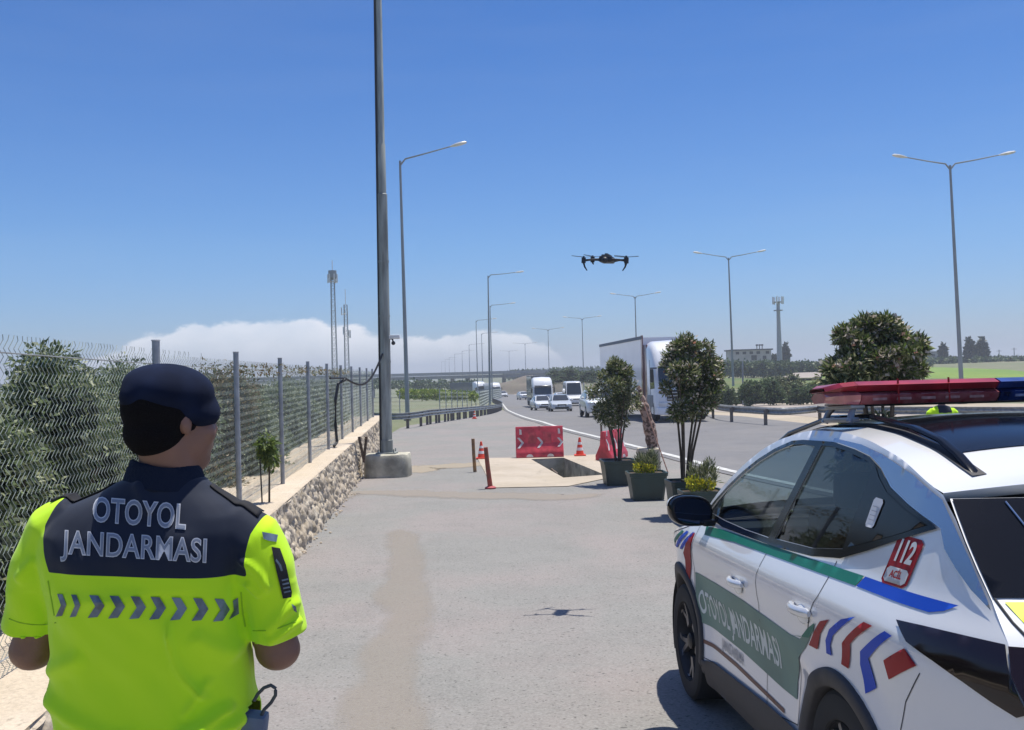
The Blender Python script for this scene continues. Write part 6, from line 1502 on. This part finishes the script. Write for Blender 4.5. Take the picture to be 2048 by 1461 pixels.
PR = Vector((D(310, 900, YP).x, YP, gz(YP)))
PER = thing('person', 'man seen from behind in navy and fluorescent yellow polo and navy beret, left foreground', 'person', PR)
def pw(px, py, dy=0.): return D(px, py, YP+dy)
def ring(c, a, b, n=28, e=2.3, tilt=0., axis=None):
    o = []
    for k in range(n):
        t_ = 2*math.pi*k/n; x = math.copysign(abs(math.cos(t_))**(2/e), math.cos(t_))*a; y = math.copysign(abs(math.sin(t_))**(2/e), math.sin(t_))*b
        o.append(Vector(c)+Vector((x, y, 0)))
    return o
# body: one skinned surface
B = MB()
def rings_px(L_, dep=0.):
    o = []
    for py, x0, x1, b, dy, e in L_:
        p = pw(x0, py, dy); q = pw(x1, py, dy); c = (p+q)/2; o.append(ring(c, (q-p).length/2, b, 28, e))
    return o
B.loft(rings_px([(1640, 140, 480, .12, .02, 2.4), (1461, 132, 492, .125, .02, 2.4), (1330, 132, 480, .118, .02, 2.4), (1200, 124, 470, .125, .01, 2.5), (1100, 122, 472, .120, .0, 2.5), (1040, 140, 470, .105, .0, 2.4), (1000, 190, 432, .085, .0, 2.2), (965, 255, 400, .068, .0, 2.0)]))
# head: turned to the right
hc = pw(345, 838, .0); fd = Vector((.70, .72, 0)); sd_ = Vector((.72, -.70, 0)); up = Vector((0, 0, 1))
def hp(f, s, u): return hc+fd*f+sd_*s+up*u
HM = Matrix((fd, sd_, up)).transposed()
B.ell(hp(-.008, 0, .035), (.103, .083, .098), 22, 16, HM)
B.ell(hp(.030, 0, -.045), (.070, .066, .085), 20, 14, HM)
B.ell(hp(.050, 0, -.100), (.045, .042, .034), 16, 10, HM)
B.ell(hp(.100, 0, -.030), (.018, .016, .030), 12, 8, HM); B.ell(hp(.092, 0, -.072), (.014, .024, .010), 12, 6, HM); B.ell(hp(.085, 0, .018), (.016, .052, .012), 12, 8, HM)
for s in (1, -1):
    B.ell(hp(-.006, s*.082, -.015), (.015, .009, .030), 12, 10, HM@Matrix.Rotation(-.2, 3, 'Y')); B.ell(hp(.060, s*.045, -.035), (.03, .025, .03), 12, 8, HM)
nk = pw(342, 945, .01)
B.tube([pw(340, 985, .005), nk, hp(-.020, 0, -.055), hp(-.01, 0, .0)], [.082, .068, .066, .06], 20)
# arms: upper arm, elbow, forearm forwards to the hands
def arm(sh, el, hand, s):
    a, b, c = sh, el, hand; w = b.lerp(c, .93)
    B.tube([a, a.lerp(b, .35), a.lerp(b, .8), b], [.060, .056, .052, .055], 16); B.ell(b, (.056, .056, .050), 16, 10)
    B.tube([b, b.lerp(w, .25), b.lerp(w, .6), w], [.047, .048, .038, .028], 16)
    d = (c-b).normalized(); sd2 = Vector((0, 0, 1)).cross(d).normalized(); upv = d.cross(sd2)
    palm = w+d*.045; Mx = Matrix((d, sd2, upv)).transposed(); B.ell(palm, (.055, .022, .042), 14, 10, Mx)
    for k in range(4):
        base = palm+d*.035+upv*(.030-.020*k); ln = (.075, .085, .080, .062)[k]; inn = sd2*(-s)
        B.tube([base, base+d*ln*.4, base+d*ln*.65+inn*ln*.35*-1*-1, base+d*ln*.55+inn*ln*.75], [.0105, .010, .0092, .0078], 10)
    tb = palm-d*.02+upv*.032; B.tube([tb, tb+d*.03+upv*.022, tb+d*.058+upv*.020-sd2*s*.012], [.013, .0115, .009], 10)
    return palm
el_l = pw(66, 1300, .05); el_r = pw(556, 1300, .05)
hl = arm(pw(140, 1065, .02), el_l, Vector((PR.x-.10, YP+.34, el_l.z+.06)), -1)
hr = arm(pw(492, 1075, .02), el_r, Vector((PR.x+.12, YP+.34, el_r.z+.06)), 1)
# legs and boots down to the ground
zg = PR.z
for s in (-1, 1):
    hx = PR.x+s*.105; top_ = pw(310, 1600).z
    B.tube([(hx, YP+.02, top_), (hx+s*.02, YP+.02, zg+.52), (hx+s*.03, YP+.01, zg+.45), (hx+s*.035, YP, zg+.10)], [.105, .068, .064, .042], 18)
    B.ell((hx+s*.035, YP+.07, zg+.05), (.045, .13, .045), 14, 10)
bm_ = remesh(B, .0085, 5, 'body'); 
for v in bm_.vertices: v.co -= PR
link('body', bm_, M_skin, PER)
# eyes
for s in (1, -1):
    mb = MB(PR); mb.ell(hp(.078, s*.032, .002), (.012, .012, .011), 12, 8); mb.build('eye', mat('eye_white', (.6, .6, .58), rough=.2), PER); mb = MB(PR); mb.ell(hp(.0875, s*.032, .002), (.004, .005, .005), 8, 6); mb.build('iris', mat('iris', (.03, .015, .01), rough=.2), PER)
# hair cap
H_ = MB(); H_.ell(hp(-.018, 0, .030), (.104, .089, .100), 24, 16, HM); H_.ell(hp(-.046, 0, -.030), (.070, .079, .062), 20, 12, HM)
H_.ell(hp(-.040, 0, -.050), (.052, .066, .042), 18, 10, HM)
me = remesh(H_, .007, 4)
for v in me.vertices: v.co -= PR
bm = bmesh.new(); bm.from_mesh(me)
kill = []
for f in bm.faces:
    c = f.calc_center_median()+PR-hc; a = c.dot(fd); u = c.z
    if a > .030+.25*u and u < .06 or a > .055: kill.append(f)
bmesh.ops.delete(bm, geom=kill, context='FACES'); bm.to_mesh(me); bm.free(); link('hair', me, M_hair, PER)
# beret
Bt = MB()
P1 = pw(338, 781, .0); Bt.ell(P1, (.108, .116, .064), 26, 16, Matrix.Rotation(R(12), 3, 'Y'))
P2_ = pw(380, 806, .02); Bt.ell(P2_, (.080, .100, .046), 24, 14, Matrix.Rotation(R(38), 3, 'Y'))
Bt.ell(pw(300, 790, -.01), (.066, .10, .058), 20, 12, Matrix.Rotation(R(-20), 3, 'Y'))
me = remesh(Bt, .007, 10)
for v in me.vertices:
    n_ = noise.noise(v.co*7)*.004+noise.noise(v.co*4)*.006; v.co += Vector((0, 0, n_))-PR
link('beret', me, M_beret, PER)
# shirt
Sh = MB()
T_L = [(1560, 116, 506, .140, .03, 2.6), (1500, 116, 508, .142, .03, 2.6), (1461, 117, 510, .143, .03, 2.6), (1420, 117, 513, .142, .03, 2.6), (1330, 114, 500, .136, .025, 2.6), (1240, 108, 488, .140, .015, 2.6), (1160, 100, 482, .143, .005, 2.7), (1100, 88, 488, .140, .0, 2.7), (1060, 92, 496, .130, .0, 2.6), (1030, 112, 496, .112, .0, 2.5), (1005, 150, 470, .100, .0, 2.3), (980, 205, 432, .088, .0, 2.2), (955, 246, 408, .080, .0, 2.0)]
Sh.loft(rings_px(T_L))
def sleeve(pts, rad): Sh.tube(pts, rad, 20)
sleeve([pw(165, 1040, .0), pw(122, 1060, .005), pw(92, 1130, .015), pw(72, 1200, .03), pw(63, 1262, .04)], [.070, .078, .077, .071, .067])
sleeve([pw(455, 1050, .0), pw(500, 1078, .005), pw(524, 1140, .015), pw(542, 1210, .03), pw(553, 1272, .04)], [.070, .078, .076, .071, .067])
sm = remesh(Sh, .0062, 9, 'shirt')
# folds
LW = lambda p, c, d, w, l: 0
def fold(p, a, b, w, h, bow=0.):
    d = b-a; l = d.length; t_ = (p-a).dot(d)/l/l
    if t_ < -.15 or t_ > 1.15: return 0
    m_ = a+d*t_; m_.x += bow*math.sin(math.pi*t_)*1.; m_.y = p.y
    r = (p-m_).length; return h*math.exp(-(r/w)**2)*max(0, min(1, (t_+.15)*5, (1.15-t_)*5))
FL = [(pw(372, 1235), pw(428, 1365), .009, .014, -.02), (pw(395, 1440), pw(470, 1395), .014, .022, 0), (pw(300, 1472), pw(480, 1425), .016, .026, 0), (pw(160, 1470), pw(290, 1448), .018, .026, 0), (pw(120, 1385), pw(250, 1440), .02, .012, 0), (pw(400, 1400), pw(440, 1340), .01, .008, 0), (pw(500, 1110), pw(545, 1170), .010, .010, .01), (pw(505, 1160), pw(530, 1185), .009, .008, 0), (pw(545, 1275), pw(600, 1240), .010, .009, 0), (pw(540, 1255), pw(590, 1205), .014, .008, 0), (pw(60, 1150), pw(95, 1110), .012, .007, 0), (pw(180, 1180), pw(330, 1172), .02, .006, .0), (pw(120, 1330), pw(200, 1290), .02, .008, 0), (pw(480, 1300), pw(420, 1250), .02, .009, 0), (pw(330, 1010), pw(300, 960), .012, .005, 0)]
sm.update(); no = [v.normal.copy() for v in sm.vertices]
for v, n_ in zip(sm.vertices, no):
    p = v.co.copy(); h = .013*noise.noise(Vector((p.x*7, p.y*7, p.z*5)))+.0085*noise.noise(Vector((p.x*15+p.z*9, p.y*15, p.z*10)))
    if p.z > pw(310, 1170).z and 130/1 < 1e9: h *= .55
    if p.y < YP+.02:
        for f in FL: h += 1.5*fold(p, *f)
    v.co = p+n_*h
# hem ragged at the waist: open the bottom of shirt and sleeves, colour mask
zhem = pw(310, 1535).z
bm = bmesh.new(); bm.from_mesh(sm)
def cutplane(co, no_, sel=None):
    g = bm.verts[:]+bm.edges[:]+bm.faces[:]
    if sel: fs = [f for f in bm.faces if sel(f.calc_center_median())]; g = list({v for f in fs for v in f.verts})+list({e for f in fs for e in f.edges})+fs
    bmesh.ops.bisect_plane(bm, geom=g, plane_co=co, plane_no=no_, clear_outer=True)
cutplane(Vector((0, 0, zhem)), Vector((0, 0, -1)))
for c, s in ((pw(63, 1258, .04), -1), (pw(553, 1268, .04), 1)):
    top_ = pw(72, 1200, .03) if s < 0 else pw(542, 1210, .03); d = (c-top_).normalized()
    cutplane(c, d, sel=lambda q, s=s: (q.x < pw(100, 1250).x if s < 0 else q.x > pw(503, 1250).x) and q.z < pw(310, 1180).z)
lay = bm.verts.layers.float.new('yoke')
# yoke boundary given in pixels seen at the back surface: lower line and side seams
low = [(80, 1157), (180, 1158), (280, 1163), (380, 1170), (480, 1178)]
lx = [x for x, y in [(80, 1150), (95, 1150), (88, 1110), (80, 1060), (98, 1022), (128, 992)]]
def yoke(p):
    # project back to pixel coordinates of the pattern (pattern drawn on the flat garment plane)
    q = p+PR if False else p
    dd = q-Vector((0, 0, CH)); k = FPX/(YP-.13)
    u = q.x*k; v = (q.z-CH)*k; px = 1024+u*math.cos(RO)-v*math.sin(RO); py = 747-(u*math.sin(RO)+v*math.cos(RO))
    zl = np.interp(px, [80, 180, 280, 380, 480], [1150, 1150, 1154, 1160, 1168])
    xl = np.interp(py, [960, 992, 1022, 1060, 1110, 1150], [70, 96, 80, 66, 74, 88]); xr2 = np.interp(py, [990, 1030, 1050, 1080, 1120, 1180], [560, 526, 500, 484, 476, 476])
    dmin = min((zl-py)/10., (px-xl)/10., (xr2-px)/10.)
    return .5+max(-.5, min(.5, dmin*.5))
for v in bm.verts: v[lay] = yoke(v.co) if v.co.y < YP+.2 else yoke(v.co)
bm.to_mesh(sm); bm.free()
bvh = BVHTree.FromPolygons([v.co.copy() for v in sm.vertices], [tuple(p.vertices) for p in sm.polygons])
for v in sm.vertices: v.co -= PR
sh = link('polo_shirt', sm, shirtmat('hivis_polo', 0, 0, 0), PER); md = sh.modifiers.new('s', 'SOLIDIFY'); md.thickness = .003; md.offset = -1
# cuffs as thin rolled edge
def backpt(px, py, off=.003):
    o = Vector((0, 0, CH)); r = ray(px, py).normalized(); h = bvh.ray_cast(o, r)
    if h[0] is None: return D(px, py, YP-.1)-PR
    return h[0]-r*off-PR
# collar
mb = MB(); n = 40; rr = []
cc0 = pw(333, 952, .008); 
for k, (h_, ra, rb) in enumerate([(-.012, .098, .088), (.010, .090, .080), (.028, .084, .075), (.034, .080, .072), (.028, .076, .068), (.0, .076, .068)]):
    rr.append([cc0+Vector((ra*math.cos(a), rb*math.sin(a), h_-.018*math.cos(a)-.012*math.sin(a)*-1 if False else h_-.010*math.cos(a)-.030*max(0, math.sin(a)))) for a in np.linspace(0, 2*math.pi, n, endpoint=False)])
mb.off = PR; mb.loft(rr, cap=False); mb.build('collar', M_navyc, PER)
mb = MB(PR); rr = []
for h_, ra in ((-.030, 1.16), (-.022, 1.20), (.024, 1.02), (.030, 1.0), (.026, .98)):
    rr.append([cc0+Vector((.090*ra*math.cos(a), .082*ra*math.sin(a), h_-.010*math.cos(a)-.016*ra*abs(math.cos(a))**3)) for a in np.linspace(R(-176), R(-4), 30)])
mb.loft(rr, closed=False, cap=False); o = mb.build('collar_fold', M_navyc, PER); md = o.modifiers.new('s', 'SOLIDIFY'); md.thickness = .003
# epaulettes
for (a, b, w) in (((232, 952), (112, 1004), .024), ((424, 972), (522, 1034), .024)):
    mb = MB(); vs = []; n = 16; A = pw(*a, .0); Bp = pw(*b, .0)
    for k in range(n+1):
        p = A.lerp(Bp, k/n)
        for w_ in (-w, -w*.5, 0, w*.5, w):
            ww = w_*(.72+.42*k/n); q = bvh.ray_cast(Vector((p.x, p.y+ww, p.z+.3)), Vector((0, 0, -1)))[0] or Vector((p.x, p.y+ww, p.z)); vs.append(q+Vector((0, 0, .0025))-PR)
    mb.add(vs, [(i*5+k, i*5+k+1, (i+1)*5+k+1, (i+1)*5+k) for i in range(n) for k in range(4)]); o = mb.build('epaulette', mat('epaulette_black', (.006, .006, .010), rough=.8), PER); md = o.modifiers.new('s', 'SOLIDIFY'); md.thickness = .003; md.offset = 1
# lettering on the back, grey with lighter outline
M_lo = mat('letter_outline', (.58, .60, .66), rough=.5); M_lf = mat('letter_fill', (.22, .25, .32), rough=.45)
def backtext(txt, cx, cy, size, slope, bold, m, name, off, shear=.0, sx=1., space=1., ysc=1.):
    def mp(x, y):
        px = cx+x*sx; py = cy-y*ysc+slope*x*sx; return backpt(px, py, off)
    me = textmesh(txt, size, bold, shear=shear, space=space); bm = bmesh.new(); bm.from_mesh(me)
    for it in range(3):
        ed = [e for e in bm.edges if e.calc_length() > size*.16]
        if ed: bmesh.ops.subdivide_edges(bm, edges=ed, cuts=1); bmesh.ops.triangulate(bm, faces=bm.faces)
    for v in bm.verts: v.co = mp(v.co.x, v.co.y)
    m2 = bpy.data.meshes.new(name); bm.to_mesh(m2); bm.free(); return link(name, m2, m, PER, False)
backtext('OTOYOL', 277, 1029, 68, .085, 2.4, M_lo, 'back_lettering', .003, shear=.10, sx=.64, space=1.05)
backtext('OTOYOL', 277, 1029, 68, .085, .0, M_lf, 'lettering_fill', .0042, shear=.10, sx=.64, space=1.05)
backtext('JANDARMASI', 270, 1096, 66, .062, 1.9, M_lo, 'back_lettering', .003, shear=.06, sx=.73, space=1.03)
backtext('JANDARMASI', 270, 1096, 66, .062, -.2, M_lf, 'lettering_fill', .0042, shear=.06, sx=.73, space=1.03)
# reflective chevrons across the lower back and sleeves
M_chev = mat('reflective_grey', (.17, .23, .30), rough=.4, metal=.1, var=.35, vs=30)
def poly_on_back(P, m, name, off=.003, st=6.):
    vs, fs = panel(P, [], lambda x, y: backpt(x, y, off), st); me = bpy.data.meshes.new(name); me.from_pydata(vs, [], fs); return link(name, me, m, PER, False)
for k, x in enumerate([114, 142, 178, 219, 261, 301, 343, 386, 429]):
    h = 22; y = 1215+(k-4)*1.2; w = 24 if k > 1 else 14; tp = 13 if k > 1 else 8
    P = [(x, y-h), (x+w*.75, y-h+1), (x+w*.75+tp, y), (x+w*.70, y+h), (x-3, y+h+2), (x+tp*.95, y+1)]
    poly_on_back(P, M_chev, 'reflective_chevron')
poly_on_back([(476, 1196), (478, 1228), (458, 1240), (468, 1222), (466, 1202)], M_chev, 'reflective_chevron')
poly_on_back([(524, 1064), (556, 1070), (553, 1084), (538, 1082), (527, 1078)], M_chev, 'sleeve_mark', st=5)
poly_on_back([(583, 1208), (592, 1214), (594, 1226), (588, 1222)], M_chev, 'sleeve_mark', st=5)
M_patch = mat('patch_black', (.010, .010, .012), rough=.7)
poly_on_back([(543, 1094), (560, 1097), (572, 1130), (584, 1185), (583, 1195), (566, 1198), (557, 1160), (548, 1120)], M_patch, 'sleeve_patch', .004, 5)
for k in range(4): poly_on_back([(563+k*1.5, 1160+k*8), (576+k*1.5, 1157+k*8), (577+k*1.5, 1160+k*8), (564+k*1.5, 1163+k*8)], M_chev, 'patch_bar', .006, 4)
poly_on_back([(553, 1118), (562, 1130), (566, 1142), (562, 1143), (558, 1132), (551, 1122)], M_chev, 'patch_bar', .006, 4)
M_seamy = mat('shirt_seam', (.34, .60, .012), rough=.8)
for P in ([(96, 1162), (104, 1205), (110, 1240)], [(482, 1185), (486, 1230), (492, 1262)]):
    q = []
    for (a, b), (c, d) in zip(P, P[1:]): q += [(a+(c-a)*k/4, b+(d-b)*k/4) for k in range(4)]
    mb = MB(); mb.tube([backpt(x, y, .0015) for x, y in q], .0018, 6); mb.build('armhole_seam', M_seamy, PER)
for P in ([(18, 1238), (40, 1246), (65, 1250), (90, 1250), (112, 1246)], [(506, 1262), (530, 1262), (560, 1256), (590, 1244), (604, 1234)]):
    mb = MB(); mb.tube([backpt(x, y, .0015) for x, y in P], .0016, 6); mb.build('cuff_seam', M_seamy, PER)
# trousers, belt, boots
Tr = MB(); tz = pw(310, 1500).z
Tr.loft([ring(Vector((PR.x+.0, YP+.02, z)), a, b, 28, 2.5) for z, a, b in ((tz-.20, .20, .13), (tz-.08, .20, .135), (tz, .195, .132))])
for s in (-1, 1):
    hx = PR.x+s*.105
    Tr.tube([(hx, YP+.02, tz-.12), (hx+s*.01, YP+.02, zg+.72), (hx+s*.02, YP+.02, zg+.50), (hx+s*.035, YP+.005, zg+.11)], [.122, .105, .088, .080], 20)
me = remesh(Tr, .009, 6)
for v in me.vertices: n_ = v.normal*(.006*noise.noise(Vector((v.co.x*12, v.co.y*12, v.co.z*14)))); v.co += n_-PR
link('trousers', me, M_trou, PER)
for s in (-1, 1):
    hx = PR.x+s*.105+s*.035; Bo = MB(); Bo.tube([(hx, YP, zg+.26), (hx, YP, zg+.05)], [.070, .062], 18); Bo.ell((hx, YP+.07, zg+.055), (.056, .145, .055), 16, 10); me = remesh(Bo, .009, 3)
    for v in me.vertices: v.co.z = max(v.co.z, zg+.004); v.co -= PR
    link('boot', me, M_boot, PER)
# pouch with loop on the right hip
hpz = pw(522, 1446, -.02)
rd = thing('radio_pouch', 'grey-blue pouch with dark strap loop at the right hip of the man in the foreground', 'pouch', hpz)
mb = MB(); mb.box((-.025, .0, -.055), (.062, .06, .16), bev=.012, M=Matrix.Rotation(R(8), 3, 'Y')); mb.build('pouch_body', mat('pouch_blue', (.16, .20, .28), rough=.6, var=.2, vs=10), rd)
mb = MB(); mb.box((-.065, .0, -.05), (.03, .065, .15), bev=.01); mb.build('pouch_side', M_navyc, rd)
L_ = [pw(*p, -.03)-hpz for p in ((508, 1402), (516, 1388), (528, 1376), (542, 1371), (551, 1377), (551, 1391), (542, 1406), (528, 1420), (520, 1438), (516, 1485))]
q = []
for a, b in zip(L_, L_[1:]): q += [a.lerp(b, k/4) for k in range(4)]
mb = MB(); mb.tube(q, .0042, 8); mb.build('strap_loop', mat('strap_grey_dark', (.06, .065, .07), rough=.6), rd)
# controller held in the hands
ct = thing('drone_controller', 'dark remote controller held in both hands of the man in the foreground', 'remote control', ((hl+hr)/2))
cz = (hl+hr)/2
mb = MB(); mb.box((0, .03, .01), (.17, .10, .035), bev=.012); mb.build('controller_body', M_greyp, ct)
mb = MB(); mb.box((0, .07, .07), (.15, .012, .09), bev=.004, M=Matrix.Rotation(R(-30), 3, 'X')); mb.build('screen', M_gb, ct)
for s in (-1, 1): mb = MB(); mb.tube([(s*.055, .02, .02), (s*.055, .02, .045)], [.006, .009], 10); mb.build('control_stick', M_blk, ct)

# ------------------------------------------------------------------ second officer beyond the car
y2 = 16.7; c = D(1884, 815, y2); z2 = gz(y2); k = y2/FPX
P2o = thing('person', 'man in fluorescent yellow and navy polo seen below the light bar of the patrol car', 'person', (c.x, y2, z2))
B2 = MB(); zs2 = D(1884, 812, y2).z-z2-.03
B2.loft([ring((0, 0, z), a, b, 22, 2.4) for z, a, b in ((zs2-.62, .165, .11), (zs2-.42, .160, .105), (zs2-.2, .19, .115), (zs2-.06, .19, .10), (zs2+.0, .12, .08), (zs2+.04, .06, .06))])
B2.tube([(0, .01, zs2-.02), (0, .015, zs2+.09)], [.06, .055], 14); B2.ell((0, .02, zs2+.19), (.078, .095, .115), 18, 12)
for s in (-1, 1):
    B2.tube([(s*.18, 0, zs2-.08), (s*.25, .0, zs2-.36), (s*.20, .20, zs2-.42)], [.055, .045, .032], 12); B2.ell((s*.185, .25, zs2-.42), (.035, .05, .02), 10, 8)
    for f in range(4): B2.tube([(s*.185+(.018*f-.027), .28, zs2-.42), (s*.185+(.018*f-.027), .33+(.01 if f in (1, 2) else 0), zs2-.435)], [.009, .007], 6)
    B2.tube([(s*.10, 0, zs2-.58), (s*.11, .0, .50), (s*.12, 0, .06)], [.09, .065, .045], 14); B2.ell((s*.12, .06, .045), (.045, .12, .045), 12, 8)
link('body', remesh(B2, .011, 4), M_skin, P2o)
S2 = MB(); S2.loft([ring((0, 0, z), a, b, 22, 2.5) for z, a, b in ((zs2-.60, .20, .135), (zs2-.35, .195, .13), (zs2-.15, .215, .135), (zs2-.05, .205, .115), (zs2+.015, .13, .095), (zs2+.04, .075, .075))])
for s in (-1, 1): S2.tube([(s*.15, 0, zs2-.06), (s*.205, 0, zs2-.10), (s*.245, .01, zs2-.28)], [.075, .075, .065], 14)
me = remesh(S2, .011, 5); a = me.attributes.new('yoke', 'FLOAT', 'POINT')
vals = [1.0 if (abs(v.co.x-.01) < .115 and v.co.z > zs2-.09) else 0. for v in me.vertices]; a.data.foreach_set('value', vals)
for v in me.vertices: v.co += v.normal*.007*noise.noise(v.co*9)
link('polo_shirt', me, MATS.get('x') or bpy.data.materials['hivis_polo'], P2o)
T2 = MB(); T2.loft([ring((0, 0, z), a_, b_, 20, 2.4) for z, a_, b_ in ((zs2-.80, .19, .125), (zs2-.58, .19, .13))])
for s in (-1, 1): T2.tube([(s*.10, 0, zs2-.7), (s*.115, 0, .1)], [.11, .075], 14)
link('trousers', remesh(T2, .012, 4), M_trou, P2o)
mb = MB(); mb.ell((0, .0, zs2+.27), (.105, .12, .055), 18, 10); mb.build('beret', M_beret, P2o)
mb = MB(); mb.ell((0, .0, zs2+.20), (.083, .095, .10), 18, 10); mb.build('hair', M_hair, P2o)
for s in (-1, 1): mb = MB(); mb.ell((s*.12, .06, .055), (.055, .14, .055), 12, 8); mb.build('boot', M_boot, P2o)
# ------------------------------------------------------------------ air
hb = MB(); hb.box((0, 1450, 12), (5000, 3100, 46))
hz_ = link('haze', hb.mesh(), None, None, False); struct(hz_, 'stuff')
hm = bpy.data.materials.new('haze_air'); hm.use_nodes = True; N_ = hm.node_tree.nodes; N_.remove(N_['Principled BSDF'])
pv = N_.new('ShaderNodeVolumePrincipled'); pv.inputs['Color'].default_value = (.86, .92, 1, 1); pv.inputs['Density'].default_value = .0008; pv.inputs['Anisotropy'].default_value = .2
hm.node_tree.links.new(pv.outputs[0], N_['Material Output'].inputs['Volume']); hz_.data.materials.append(hm)
S.cycles.volume_bounces = 0
